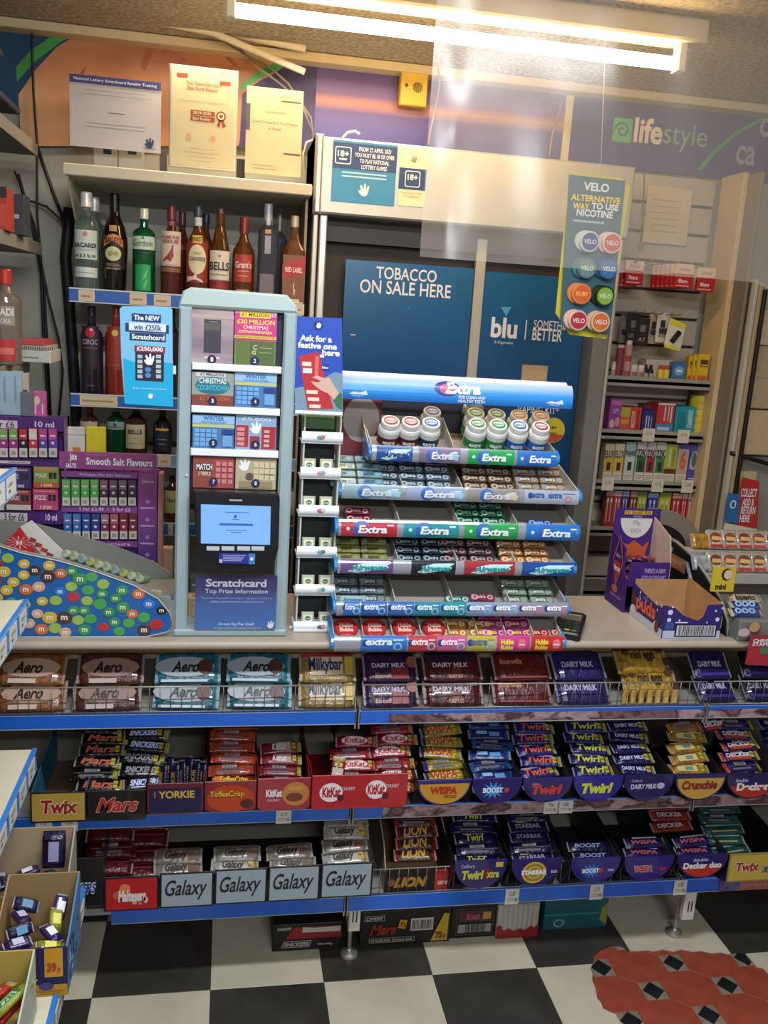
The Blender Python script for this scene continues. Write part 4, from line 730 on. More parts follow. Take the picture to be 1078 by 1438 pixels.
def vape(x0, x1, top, face, main, txt, tc, lab):
    it = list(wl)+[('r', .05, .24, .95, .62, main), ('t', txt, .0, .62, 1, .82, tc, .03), ('r', .3, .28, .7, .5, '#2a2a26')]
    carton((x0, top, x1, 672), Yg, z_, face, lab, G, it, depth=.04)
vape(848, 861, 623, '#c2b088', '#c99a32', 'ELUX', '#5a4a2a', 'cream and gold vape carton, leftmost on the slatwall third shelf')
vape(862, 875, 623, '#c9bc9c', '#cfa22e', 'ELUX', '#5a4a2a', 'cream and gold vape carton, second from the left on the slatwall third shelf')
vape(877, 891, 621, '#9fb0aa', '#b5c0b8', 'hayati', '#4a5a5a', 'pale blue-green vape carton on the slatwall third shelf')
vape(893, 906, 620, '#c5c0b0', '#2f5a32', '22K', '#26301f', 'white carton with 22K and a green bottle picture, left of three')
vape(907, 919, 621, '#c5b8b0', '#a02a3a', '22K', '#5a1a24', 'white carton with 22K and a red bottle picture, middle of three')
vape(920, 933, 621, '#c5c0b0', '#3f7a3c', '22K', '#26301f', 'white carton with 22K and a green bottle picture, right of three')
carton((933, 624, 950, 671), Yg, z_, '#a8a83e', 'lime and maroon vape carton on the slatwall third shelf', G, wl+[('r', 0, .24, 1, .36, '#6a2a24'), ('r', .3, .4, .45, .9, '#d0c8a0'), ('r', .6, .45, .8, .85, '#7a9a3a')], depth=.04)
carton((951, 624, 966, 671), Yg, z_, '#b8a090', 'white and orange carton with a large 6 on the slatwall third shelf', G, wl+[('t', '6', .2, .35, .8, .85, '#c8642e', .03), ('r', 0, .88, 1, 1, '#5a4a9a')], depth=.04)
carton((967, 624, 984, 671), Yg, z_, '#4f4a92', 'blue-violet carton with a large grey 6X on the slatwall third shelf', G, [('t', '6X', .1, .35, .95, .85, '#b0b0bc', .04), ('r', .1, .1, .9, .14, '#a8a8c0'), ('d', .4, .6, .2, .2, '#4a6a5a')], depth=.04)
G = 'lighter packs on the slatwall lowest shelf'; z_ = rs[3]+.001
for i, (x0_, x1_, c, c2, lab) in enumerate(((850, 862, '#8a2a2e', '#c08a80', 'dark red'), (862, 872, '#a8323a', '#c8a0a0', 'bright red'), (873, 882, '#3a3a78', '#9a9ac0', 'indigo'), (884, 894, '#7a2a2a', '#b08a80', 'maroon'), (895, 907, '#a8b02e', '#7a8a2a', 'lime'), (909, 923, '#2a3a9a', '#9aa8d0', 'royal blue'), (925, 941, '#c0bc2e', '#8a9a2a', 'yellow'), (943, 956, '#b0282c', '#d0a090', 'scarlet'), (957, 964, '#b82a30', '#d8b0a8', 'narrow red'), (965, 976, '#a83a3a', '#c8b8a8', 'rightmost red and white'))):
    it = [('r', 0, .85, 1, 1, c2)]
    for k in (.25, .65): it += [('r', k-.06, .15, k+.06, .7, c2), ('d', k, .72, .09, .07, W6)]
    carton((x0_, 688+i*.6, x1_, 722), Yg, z_, c, '%s lighter pack on the lowest visible slatwall shelf' % lab, G, it, depth=.03)
# ================================================================== HANGING NICOTINE SIGN
VY = 2.45
t = thing('nicotine_sign', 'tall blue nicotine pouch sign hanging from a thread over a yellow card', 'sign', A(835, 360, VY))
vb = ramp_mat('sign_blue', [(0, '#2f86a8'), (.5, '#3f8fa6'), (1, '#36606f')], ((0, 0, -1.6), (1, 1, 2.0)), kind='GRAD', rough=.35)
b = MB(); P1 = [A(x, y, VY) for x, y in ((787, 456), (856, 470), (878, 254), (799, 245))]; b.prism([(p.x, p.z) for p in P1], -VY-.004, -VY, vb)
yl = mat('#e8c83e', .45)
tx('VELO', (819, 257, 855, 269), VY, white, bold=.03)
def txr(t_, q, Y, m, n, bold, keep=False):   # text that follows the slight slope of the sign
    tx(t_, q, Y, m, n, bold)
tx('ALTERNATIVE', (801, 275, 871, 284), VY, yl, bold=.03); tx('WAY', (804, 285, 827, 294), VY, yl, bold=.03); tx('TO USE', (830, 286, 868, 295), VY, white, bold=.03); tx('NICOTINE', (809, 295, 860, 305), VY, white, bold=.03)
sq((804, 310, 848, 313), VY, mat('#8ab0c0', .5)); b.build('board', t)
b = MB(); P1 = [A(x, y, VY+.015) for x, y in ((780, 440), (800, 470), (850, 476), (884, 262), (872, 250), (800, 242))]; b.prism([(p.x, p.z) for p in P1], -VY-.018, -VY-.014, mat('#c9c030', .45)); b.build('yellow_card', t)
b = MB(); p, q = A(843, 247, VY), A(846, 60, VY); b.tube([(p.x, p.z, -VY), (q.x, CEIL-.002, -VY)], .001, mat('#d0c0a0', .5), 4); b.build('thread', t)
for px, py, c, rim, s, lab in ((824, 340, '#3a4a8c', '#b8c4c8', 'VELO', 'blue-violet lid can'), (855, 342, '#c0504a', '#d0b8b0', 'VELO', 'coral lid can'), (820, 377, '#6a8484', '#4a7484', 'VELO', 'grey lid can'), (850, 378, '#3a6a9c', '#2f6088', 'VELO', 'steel blue lid can'),
        (813, 413, '#cf5f22', '#d0804a', 'RUBY', 'orange lid can'), (845, 416, '#7aa83a', '#20301f', 'VELO', 'green lid can'), (808, 450, '#a8283c', '#d0b0a8', 'VELO', 'crimson lid can'), (839, 452, '#c8642c', '#d0b090', 'VELO', 'amber lid can')):
    q = A(px, py, VY); b = MB(); r = .0285
    b.prism(ell(q.x-.010, q.z+.002, r, r, 24), -VY, -VY+.010, mat(rim, .4), .002); b.prism(ell(q.x, q.z, r, r, 24), -VY+.010, -VY+.022, mat(rim, .35), .002); b.disc(q.x, q.z, r*.82, r*.82, -VY+.0225, mat(c, .4), 24)
    b.text(s, q.x-.018, q.z-.006, q.x+.018, q.z+.006, -VY+.023, mat('#d9d8d0', .5) if c != '#cf5f22' else mat('#e8b870', .5), .02); b.build('pouch_can', t, lab)
# ================================================================== COUNTER-TOP: SCRATCHCARD DISPENSER
DYY = 2.17
zc = CT+.0005
dp = thing('scratchcard_dispenser', 'tall grey-blue scratchcard dispenser with numbered windows and a small screen', 'dispenser', A(330, 895, DYY))
dgm = mat('#93a7ac', .35, noise=.03, scale=10, coat=.2)
X0, X1 = A(246, 660, DYY).x, A(411, 660, DYY).x; ZT = A(325, 407, DYY).z
ix0, ix1 = A(267, 660, DYY).x, A(390, 660, DYY).x
b = MB(); b.prism([(X0, zc), (ix0-.002, zc), (ix0-.002, ZT-.045), (X0+.004, ZT-.045)][::1], -DYY-.1, -DYY, dgm, .006); b.build('left_post', dp)
b = MB(); b.prism([(ix1+.002, zc), (X1, zc), (X1-.004, ZT-.045), (ix1+.002, ZT-.045)], -DYY-.1, -DYY, dgm, .006); b.build('right_post', dp)
b = MB(); b.prism([(X0+.002, ZT-.045), (X1-.002, ZT-.045), (X1-.006, ZT-.028), (X1-.03, ZT-.003), (X0+.03, ZT), (X0+.012, ZT-.01), (X0+.006, ZT-.028)], -DYY-.1, -DYY, mat('#a6bbb8', .35, coat=.2), .006); b.build('top_cap', dp)
b = MB(); b.box(X0, X1, zc, zc+.018, -DYY-.1, -DYY+.004, dgm, .004); b.build('base', dp)
b = MB()
for x, z in ((A(262, 665, DYY).x, A(262, 667, DYY).z), (A(408, 880, DYY).x, A(408, 880, DYY).z)): b.lathe((x, DYY-.002, z), [(.003, -.002), (.003, .002)], white, 8)
b.build('bolts', dp)
b = MB(); z4 = A(330, 690, DYY).z; b.box(ix0, ix1, z4, ZT-.046, -DYY-.09, -DYY-.03, mat('#26304a', .5)); b.build('window_housing', dp)
PY = DYY+.012
purg = ramp_mat('window_one', [(.2, '#5a4c66'), (.5, '#8d7a86'), (.75, '#b3a29c')], ((0, 0, 0), (1, 1, 5)), scale=4)
def cardprint(q, face, items, num, name='scratchcard_window'):
    x0, x1, z0, z1 = R4(*q, PY); W_, H_ = x1-x0, z1-z0; b = MB(); b.box(x0+.0008, x1-.0008, z0, z1, -PY-.01, -PY, face if not isinstance(face, str) else mat(face, .25, coat=.4)); n = -PY+.0005
    for k, it in enumerate(items):
        nn = n+k*.00012
        if it[0] == 'r': b.face(x0+it[1]*W_, z0+it[2]*H_, x0+it[3]*W_, z0+it[4]*H_, nn, mat(it[5], .4))
        if it[0] == 't': b.text(it[1], x0+it[2]*W_, z0+it[3]*H_, x0+it[4]*W_, z0+it[5]*H_, nn, mat(it[6], .4), it[7] if len(it) > 7 else .02)
        if it[0] == 'd': b.disc(x0+it[1]*W_, z0+it[2]*H_, it[3]*W_, it[4]*H_, nn, mat(it[5], .4), 14)
        if it[0] == 'h': hand_at(b, x0+it[1]*W_, z0+it[2]*H_, it[3], nn, mat(it[4], .4))
    cx, cz = x0+.5*W_, z0+(.012 if W_ else 0)+.004
    b.disc(cx, cz, .0105, .0105, n+.004, mat('#1f2350', .4), 16); b.text(str(num), cx-.003, cz-.005, cx+.003, cz+.005, n+.0045, white, .02); b.build(name, dp)
def grid(x0, z0, x1, z1, nx, nz, c, gap=.25):
    out = []
    for i in range(nx):
        for j in range(nz):
            u0 = x0+(x1-x0)*i/nx; v0 = z0+(z1-z0)*j/nz; out.append(('r', u0, v0, u0+(x1-x0)/nx*(1-gap), v0+(z1-z0)/nz*(1-gap), c))
    return out
cardprint((268, 430, 328, 514), purg, [('r', .3, .22, .7, .78, '#3c3a42'), ('r', .3, .6, .68, .72, '#54504e'), ('r', .42, .74, .62, .745, '#c8c0b8'), ('r', .0, .8, 1, .86, '#b09a90'), ('r', .32, .12, .68, .16, '#c8c0c8')], 1)
cardprint((329, 432, 388, 516), '#6f8348', [('r', 0, .45, 1, 1, '#c2307e'), ('r', 0, .9, 1, 1, '#c890a0'), ('t', '£1 MILLION', .16, .85, .8, .91, '#6a3a10', .02), ('r', .12, .83, .84, .93, '#d8c83c'), ('t', '£1 MILLION', .16, .85, .8, .91, '#7a2a30', .02), ('t', '£3', .86, .86, .97, .92, '#c8d8e8'), ('t', '£30 MILLION', .05, .72, .95, .8, '#e2c24a', .03), ('t', 'CHRISTMAS', .2, .64, .8, .7, '#e8c8c8', .02), ('t', 'EXTRAVAGANZA', .1, .57, .9, .62, '#e8d86a', .02), ('r', 0, .48, 1, .53, '#c9b83a'), ('t', 'INSTANT CASH PRIZES UP TO £1,000', .04, .49, .96, .52, '#7a2030'), ('r', .06, .05, .34, .44, '#5a6c38'), ('r', .37, .05, .96, .44, '#4f6234'), ('t', 'C', .45, .3, .55, .38, '#c8c09a'), ('t', 'G', .42, .22, .52, .28, '#c8c09a'), ('r', .6, .33, .9, .34, '#a8a87a'), ('r', .6, .25, .9, .26, '#a8a87a')], 2)
snow = '#6f9ccc'
cardprint((269, 523, 328, 572), '#8a5a48', [('r', 0, .35, 1, 1, '#8f948c'), ('r', .1, .88, .8, 1, '#c0c4c8'), ('t', '£1 MILLION', .2, .9, .75, .98, '#5a2a2a', .02), ('d', .5, .62, .42, .26, '#2f6a72'), ('t', 'CHRISTMAS', .18, .68, .82, .84, '#c8dcd8', .02), ('t', 'COUNTDOWN', .12, .48, .88, .64, '#3fa8c8', .03), ('r', 0, 0, 1, .34, '#7a4034'), ('t', '£1 MILLION', .2, .2, .9, .32, '#c05a2a', .02)], 3)
def winter(q, num): cardprint(q, '#4a76a8', [('r', 0, .75, 1, 1, '#8db4d8'), ('t', 'WINTER', .25, .84, .75, .97, '#3a6aa8', .04), ('t', 'WONDERLINES', .2, .76, .8, .82, '#3a6aa8', .02), ('r', 0, .64, 1, .74, '#a8b890'), ('r', .05, .66, .4, .7, '#c8c040')]+grid(.05, .1, .6, .62, 4, 4, '#6aa0d4', .15)+[('r', .7, .46, .98, .6, '#2a3a8c'), ('r', .72, .1, .95, .42, '#6a9acc')], num)
winter((329, 524, 388, 573), 4); winter((270, 583, 329, 631), 5)
cardprint((330, 584, 388, 633), '#86a4c4', [('r', .02, .1, .32, .72, '#a03038'), ('r', .64, .05, .98, .7, '#a03038'), ('r', .36, .05, .6, .42, '#98343c'), ('h', .48, .66, .03, '#dfe6ee'), ('t', '£5,000', .15, .84, .85, .95, '#b8cce0')]+grid(.05, .14, .3, .7, 1, 4, '#c88a88', .3)+grid(.7, .12, .92, .66, 1, 4, '#c8a0a0', .4), 6)
cardprint((271, 642, 329, 685), '#a0454a', [('r', 0, 0, .5, 1, '#8a4438'), ('r', .08, .55, .45, .8, '#3a3030'), ('t', 'MATCH', .08, .58, .46, .78, '#e0ddd4', .03), ('t', '3 TRIPLE', .12, .4, .42, .52, '#d0c8b8', .02)]+grid(.55, .15, 1, .92, 3, 4, '#c0807a', .3), 7)
cardprint((330, 644, 388, 687), '#b0a584', [('h', .2, .78, .03, '#e0e4e8'), ('t', '£1000', .62, .35, .92, .5, '#6a5a48')]+grid(.45, .3, .98, .92, 4, 3, '#c8bc98', .2)+[('d', .35, .42, .1, .12, '#5a5048'), ('r', .1, .05, .9, .25, '#8f8464')], 8)
lw_ = mat('#dfe6ea', .3)
for y in (518, 578, 638):
    x0, x1, z0, z1 = R4(267, y-6, 389, y+4, DYY); b = MB(); b.box(ix0, ix1, z0, z1, -DYY-.03, -DYY-.002, lw_, .002); b.build('shelf_ledge', dp)
b = MB(); x0, x1, z0, z1 = R4(267, 425, 389, 430, DYY); b.box(ix0, ix1, z0, z1, -DYY-.02, -DYY-.002, mat('#8a8fb8', .3), .001); b.build('top_trim', dp)
# small screen
MY = DYY-.035
mo = thing('lottery_screen', 'small black customer screen with a lit blue display fixed in the dispenser', 'screen', A(330, 798, MY))
bk = mat('#121419', .3, coat=.3)
x0, x1, z0, z1 = R4(272, 690, 390, 800, MY)
b = MB(); pts = [(272, 690), (390, 694), (393, 700), (391, 770), (384, 795), (370, 798), (355, 797), (350, 801), (312, 801), (306, 797), (285, 796), (277, 785), (274, 740)]
b.prism([(A(x, y, MY).x, A(x, y, MY).z) for x, y in pts[::-1]], -MY-.035, -MY, bk, .004); b.face(*[f for f in (A(272+50, 703, MY).x, A(322, 703, MY).z-.001, A(340, 703, MY).x, A(322, 701, MY).z)], -MY+.0006, mat('#9a9ca0', .4)); b.build('casing', mo)
ms = bpy.data.materials.new('lit_screen'); ms.use_nodes = True; q = ms.node_tree.nodes['Principled BSDF']; q.inputs['Base Color'].default_value = lin('#101828'); q.inputs['Emission Color'].default_value = lin('#6fa0ee'); q.inputs['Emission Strength'].default_value = .85
b = MB(); b.poly([(A(x, y, MY).x, A(x, y, MY).z) for x, y in ((282, 763), (379, 765), (380, 711), (282, 708))], -MY+.001, ms)
nb = mat('#2a4a9a', .4, emit=.4)
sq((308, 735, 355, 738), MY, nb, -MY+.0014); hand_at(b, A(330, 725, MY).x, A(330, 725, MY).z, .010, -MY+.0014, nb); sq((316, 719, 350, 720), MY, nb, -MY+.0014); sq((326, 729, 336, 730), MY, nb, -MY+.0014); sq((318, 744, 346, 745), MY, nb, -MY+.0014); sq((324, 747, 340, 748), MY, nb, -MY+.0014)
b.build('display', mo)
b = MB()
for px in (299, 320, 342, 362): sq((px-9, 767, px+9, 773), MY, mat('#b9c2c8', .3), -MY+.001)
b.build('button', mo)
b = MB(); x0, x1, z0, z1 = R4(307, 777, 358, 791, MY-.002); n = -MY+.002; b.box(x0, x1, z0, z1, n, n+.002, mat('#2a2f96', .4)); sq((349, 777, 358, 792), MY-.002, mat('#3a78b8', .4), n+.0024); hand_at(b, A(353, 784, MY).x, A(353, 784, MY).z, .010, n+.0028, white)
for k in range(4): sq((313, 779+k*2.5, 345-k*2, 780+k*2.5), MY-.002, mat('#a8b0d8', .5), n+.0025)
sq((308, 785, 312, 790), MY-.002, mat('#c8b8c8', .5), n+.0025); b.build('label', mo)
# top prize sign in a clear holder
t = thing('prize_info_holder', 'purple and blue scratchcard prize information sign in a clear holder', 'sign', A(330, 892, DYY))
IY = DYY-.008
ig = ramp_mat('info_print', [(0, '#3f6fb4'), (.38, '#3f5f9c'), (.62, '#3a3266'), (1, '#2a2048')], ((0, 0, -1.0*6.2), (1, 1, 6.2)), kind='GRAD', rough=.2)
x0, x1, z0, z1 = R4(274, 808, 388, 889, IY); z0 = zc+.022; b = MB(); b.box(x0, x1, z0, z1, -IY-.002, -IY, ig)
gy = mat('#c4c0d0', .5)
tx('Scratchcard', (289, 813, 374, 824), IY, gy, bold=.03); tx('Top Prize Information', (288, 827, 376, 835), IY, gy, bold=.015)
tx('The number of top prizes remaining for each game is available by', (282, 838, 382, 842), IY, mat('#9aa0c8', .5)); tx('visiting national-lottery.co.uk/scratchcards', (295, 843, 370, 847), IY, mat('#c0c8e0', .5))
tx('Dream Big Play Small', (307, 874, 356, 879), IY, mat('#d0dcec', .5), bold=.01); tx('For help and advice about playing responsibly call', (300, 880, 365, 884), IY, mat('#b0c4e0', .5))
hand_at(b, A(379, 877, IY).x, A(379, 877, IY).z, .020, -IY+.0015, white); b.build('printed_sheet', t)
clr = mat('#cfdcea', .08, trans=.9, alpha=.12)
b = MB(); b.box(x0-.012, x1+.012, z0-.002, z1+.006, -IY+.004, -IY+.006, clr); b.build('clear_holder', t)
b = MB()
for y in (830, 845, 860, 875): 
    for xs in ((268, 273), (388, 392)): x0_, x1_, z0_, z1_ = R4(xs[0], y, xs[1], y+1.5, DYY); b.box(x0_, x1_, z0_, z1_, -DYY-.06, -DYY-.05, steel)
b.build('side_slots', t)
# blue card on the left of the dispenser
SYc = DYY-.01
t = thing('scratchcard_card', 'turquoise and pale blue card with rounded corners advertising a new scratchcard', 'sign', A(206, 571, SYc))
b = MB(); P1 = [(175, 567), (243, 571), (242, 435), (238, 431), (172, 430), (168, 434), (170, 500)]
b.prism([(A(x, y, SYc).x, A(x, y, SYc).z) for x, y in P1], -SYc-.003, -SYc, mat('#72b4d8', .4)); P1 = [(175, 567), (243, 571), (243, 510), (225, 508), (200, 513), (173, 503)]; b.poly([(A(x, y, SYc).x, A(x, y, SYc).z) for x, y in P1], -SYc+.0006, mat('#159fce', .4))
nv_ = mat('#1f3366', .4)
sq((185, 441, 226, 452), SYc, nv_); tx('The NEW', (188, 443, 224, 450), SYc, white, -SYc+.002, .03)
sq((176, 455, 237, 467), SYc, nv_); sq((181, 454, 233, 465), SYc, mat('#c9d8e4', .4), -SYc+.0015); tx('win £250k', (188, 456, 227, 464), SYc, nv_, -SYc+.002, .02)
sq((182, 468, 233, 479), SYc, nv_); tx('Scratchcard', (185, 470, 231, 477), SYc, white, -SYc+.002, .03)
tx('£250,000', (192, 487, 229, 494), SYc, white, -SYc+.003, .03); sq((189, 486, 232, 495), SYc, mat('#8a3048', .4), -SYc+.0015); sq((190, 495, 230, 535), SYc, mat('#1b2436', .4), -SYc+.0012)
for i in range(5):
    sq((193, 498+i*7, 200, 503+i*7), SYc, mat('#a8b4bc', .5), -SYc+.0018); sq((219, 498+i*7, 226, 503+i*7), SYc, mat('#a8b4bc', .5), -SYc+.0018)
hand_at(b, A(209, 505, SYc).x, A(209, 505, SYc).z, .026, -SYc+.0018, white)
for y in (519, 527): b.disc(A(208, y, SYc).x, A(208, y, SYc).z, .007, .006, -SYc+.002, mat('#4a7ab4', .5), 12)
tx('Buy a Scratchcard here', (187, 544, 234, 548), SYc, mat('#9adcf0', .5), -SYc+.002, .01); hand_at(b, A(211, 556, SYc).x, A(211, 556, SYc).z, .013, -SYc+.002, white)
b.build('printed_card', t)
b = MB(); q = A(243, 520, SYc); b.box(q.x-.012, q.x+.006, q.z-.01, q.z+.01, -SYc-.012, -SYc-.003, mat('#c8d0d0', .4), .002); b.build('clip', t)
# festive card on the right, with the mint rack under it
FYc = 2.18
t = thing('festive_card', 'royal blue card asking for a festive scratchcard, a hand holding a red card', 'sign', A(447, 580, FYc))
b = MB(); P1 = [(414, 577), (481, 582), (480, 447), (413, 444)]; b.prism([(A(x, y, FYc).x, A(x, y, FYc).z) for x, y in P1], -FYc-.002, -FYc, mat('#1f48ac', .4))
P1 = [(414, 577), (481, 582), (481, 525), (470, 522), (440, 540), (414, 545)]; b.poly([(A(x, y, FYc).x, A(x, y, FYc).z) for x, y in P1], -FYc+.0006, mat('#6f8ca0', .5))
b.disc(A(447, 457, FYc).x, A(447, 457, FYc).z, .011, .011, -FYc+.001, mat('#142a5c', .4), 16); hand_at(b, A(447, 457, FYc).x, A(447, 457, FYc).z, .014, -FYc+.0014, white)
tx('Ask for a', (421, 471, 466, 480), FYc, white, -FYc+.0014, .04); tx('festive one', (418, 481, 473, 490), FYc, white, -FYc+.0014, .04); tx('here', (452, 491, 477, 500), FYc, white, -FYc+.0014, .04)
rp1 = [(419, 500), (447, 494), (468, 574), (432, 575)]; b.poly([(A(x, y, FYc).x, A(x, y, FYc).z) for x, y in rp1], -FYc+.0012, mat('#b02a2c', .4))
for q_, c in (((424, 508, 437, 514), '#d8c8c0'), ((425, 517, 438, 524), '#c8d0d8'), ((442, 500, 447, 530), '#d0605a'), ((430, 548, 446, 553), '#d8c8c0'), ((432, 558, 448, 563), '#d8c8c0'), ((434, 568, 450, 573), '#d8c8c0'), ((449, 498, 455, 502), '#e0e0e8')): sq(q_, FYc, mat(c, .5), -FYc+.0016)
hp = [(438, 530), (445, 527), (455, 531), (462, 530), (476, 553), (472, 565), (460, 552), (450, 548), (440, 540), (436, 535), (446, 537), (450, 535), (444, 532)]; b.poly([(A(x, y, FYc).x, A(x, y, FYc).z) for x, y in hp], -FYc+.002, mat('#c8a494', .5))
hp = [(468, 562), (477, 551), (480, 553), (480, 575), (473, 571)]; b.poly([(A(x, y, FYc).x, A(x, y, FYc).z) for x, y in hp], -FYc+.0022, mat('#2a6a4a', .5))
sq((451, 512, 462, 520), FYc, mat('#16307c', .4), -FYc+.0014); tx('New', (452, 514, 461, 518), FYc, white, -FYc+.002, .02); b.build('printed_card', t)
b = MB(); x0, x1, z0, z1 = R4(414, 575, 481, 583, FYc); b.box(x0, x1, z0, z1-.004, -FYc-.02, -FYc+.006, lw_, .003); b.build('card_rail', t)
# mint rack
KY = 2.2
rk = thing('mint_rack', 'narrow white tiered rack of small mint boxes under the festive card', 'rack', (A(447, 880, KY).x, KY, zc))
x0r, x1r = A(420, 740, KY).x, A(474, 740, KY).x
b = MB(); b.box(x0r+.008, x1r-.008, zc+.0, A(447, 585, KY).z, -KY-.09, -KY-.085, mat('#2c3030', .6)); b.build('back_panel', rk)
b = MB()
for x in (x0r+.002, x1r-.006): b.box(x, x+.004, zc, A(447, 585, KY).z, -KY-.085, -KY-.01, mat('#c9ccc0', .45), .001)
b.build('side_rails', rk)
b = MB(); b.box(x0r-.004, x1r+.002, zc, zc+.012, -KY-.09, -KY+.004, lw_, .003); b.build('base', rk)
b = MB(); x0, x1, z0, z1 = R4(424, 587, 471, 604, KY); b.box(x0, x1, z0, z1, -KY-.06, -KY-.02, mat('#3d6a35', .5), .002); b.build('green_header', rk)
cols = ['#4a9a8c', '#d88a8a', '#c05a7a', '#5aaab8', '#b8b8b0', '#6a6a66']
def mintmesh(c):
    b = MB(); b.box(-.0165, .0165, 0, .042, 0, .014, mat('#cfd4b8', .15, trans=.3, coat=.4), .003); b.face(-.0125, .014, .0125, .036, .0143, mat('#e0e0c0', .4)); b.poly(ell(0, .026, .008, .006, 12), .0146, mat('#2f6a3c', .4)); b.text('tic tac', -.006, .0235, .006, .0285, .0149, white, .02); b.face(-.012, .003, .012, .012, .0143, mat(c, .4)); return b.mesh('mint_box')
for k, y in enumerate((605, 655, 708, 766, 819, 871)):
    x0, x1, z0, z1 = R4(420, y, 473, y+18, KY); b = MB().roll(KY+.012, (z0+z1)/2, .016); b.face(x0r-.003, -.016, x1r+.001, .016, 0, lw_, 1, 8); q = A(450, y+9, KY); b.poly(ell(q.x, 0, .010, .006, 10), .0006, mat(cols[k], .5)); b.poly(ell(q.x+.006, .002, .006, .005, 8), .0009, mat(cols[(k+2) % 6], .5))
    b.frame(); b.box(x0r-.003, x1r+.001, z0, z0+.003, -KY-.08, -KY-.004, lw_); b.build('tier', rk)
    if k:
        me = mintmesh(('#c87a4a', '#4a8a5a', '#c85a4a', '#7aa83a', '#8aa85a')[k-1]); names = ('peach', 'mint green', 'strawberry red', 'lime', 'apple green')
        for s_i, px in enumerate((435, 459)):
            q = A(px-k*.6, y, KY+.02); tag(obj('mint_box', me, None, T(q.x, KY+.035, z0+.0045, -8)), 'small clear mint box with %s contents, %s one on its tier' % (names[k-1], ('left', 'right')[s_i]), 'packet', 'mint boxes in the white rack')
# ================================================================== WRAPPED BARS (one mesh per kind)
def loft(b, L, W, T_, body, endm=None, ends=.10, flash=None, seg=10, flat=.8):
    """flow-wrapped packet: crimped flat ends, pillow body; u along the bar, v across, n up through its face"""
    st = [(-.5, .96, .06), (-.5+ends*.55, .93, .10), (-.5+ends, .97, .62), (-.5+ends*1.8, 1, 1), (.0, 1, 1.03), (.5-ends*1.8, 1, 1), (.5-ends, .97, .62), (.5-ends*.55, .93, .10), (.5, .96, .06)]
    rings = []
    for s_, w, t in st:
        ring = []
        for i in range(seg):
            a = 2*math.pi*(i+.5)/seg; ca, sa = math.cos(a), math.sin(a)
            ring.append((s_*L, math.copysign(abs(ca)**.55, ca)*W/2*w, math.copysign(abs(sa)**.7, sa)*T_/2*t))
        rings.append(ring)
    for j in range(len(rings)-1):
        mm = body
        if endm and (j < 2 or j > 5): mm = endm
        if flash and j >= 6: mm = flash
        b.add(rings[j]+rings[j+1], [(i, (i+1) % seg, seg+(i+1) % seg, seg+i) for i in range(seg)], mm, True)
    b.add(rings[0], [tuple(range(seg))], body); b.add(rings[-1], [tuple(range(seg))], flash or endm or body)
BACKS = {}
def barmesh(name, L, W, T_, body, txt, tc, endc=None, flash=None, band=None, extra=(), bold=.03, shear=.2, tw=.62, th=.62):
    b = MB(O=(0, 0, 0), U=(1, 0, 0), V=(0, 1, 0), N=(0, 0, 1)); loft(b, L, W, T_, foil(body), foil(endc) if endc else None, flash=foil(flash) if flash else None)
    n = T_/2*1.03+.0004
    if band: b.face(-L*.30, -W*.30, L*.26, W*.30, n, mat(band, .35, coat=.3))
    for k, e in enumerate(extra):
        if e[0] == 'r': b.face(L*e[1], W*e[2], L*e[3], W*e[4], n+.0002+k*.0001, mat(e[5], .35))
        if e[0] == 'd': b.disc(L*e[1], W*e[2], W*e[3], W*e[4], n+.0002+k*.0001, mat(e[5], .35), 14)
        if e[0] == 't': b.text(e[1], L*e[2], W*e[3], L*e[4], W*e[5], n+.0008, mat(e[6], .35), .03, .1)
    if flash: b.face(L*.27, -W*.28, L*.36, W*.28, n+.0002, mat(flash, .4)); b.text('65p', L*.275, -W*.12, L*.355, W*.12, n+.0006, mat('#3a2a1a', .5), .02)
    if txt: b.text(txt, -L*tw/2-L*.04, -W*th/2, L*tw/2-L*.04, W*th/2, n+.0007, mat(tc, .35), bold, shear)
    # the long seam and small print on the back, and crimp lines on both ends
    for sg in (-1, 1):
        for k in range(3): b.face(sg*L*(.465+.012*k)-.0005, -W*.44, sg*L*(.465+.012*k)+.0005, W*.44, T_*.055, mat('#8f8f90', .3))
    me = b.mesh(name)
    if name == 'wrapped_bar':                    # the same bar lying face down: barcode panel and seam
        b = MB(O=(0, 0, 0), U=(1, 0, 0), V=(0, 1, 0), N=(0, 0, 1)); loft(b, L, W, T_, foil(body), foil(endc) if endc else None, flash=foil(flash) if flash else None)
        b.face(-L*.42, -W*.04, L*.42, W*.02, n, mat('#55555c', .3)); b.face(-L*.2, W*.08, L*.12, W*.34, n, mat('#8f8d90', .4))
        for k in range(7): b.face(-L*.17+L*.035*k, W*.1, -L*.155+L*.035*k, W*.32, n+.0003, mat('#222226', .5))
        b.face(-L*.3, -W*.34, L*.2, -W*.16, n, mat('#66646c', .4)); BACKS[me.name] = b.mesh(name)
    return me
HT = ['lowest', 'second up', 'third up', 'fourth up', 'fifth up', 'sixth up', 'seventh up', 'eighth up', 'ninth up', 'tenth up']
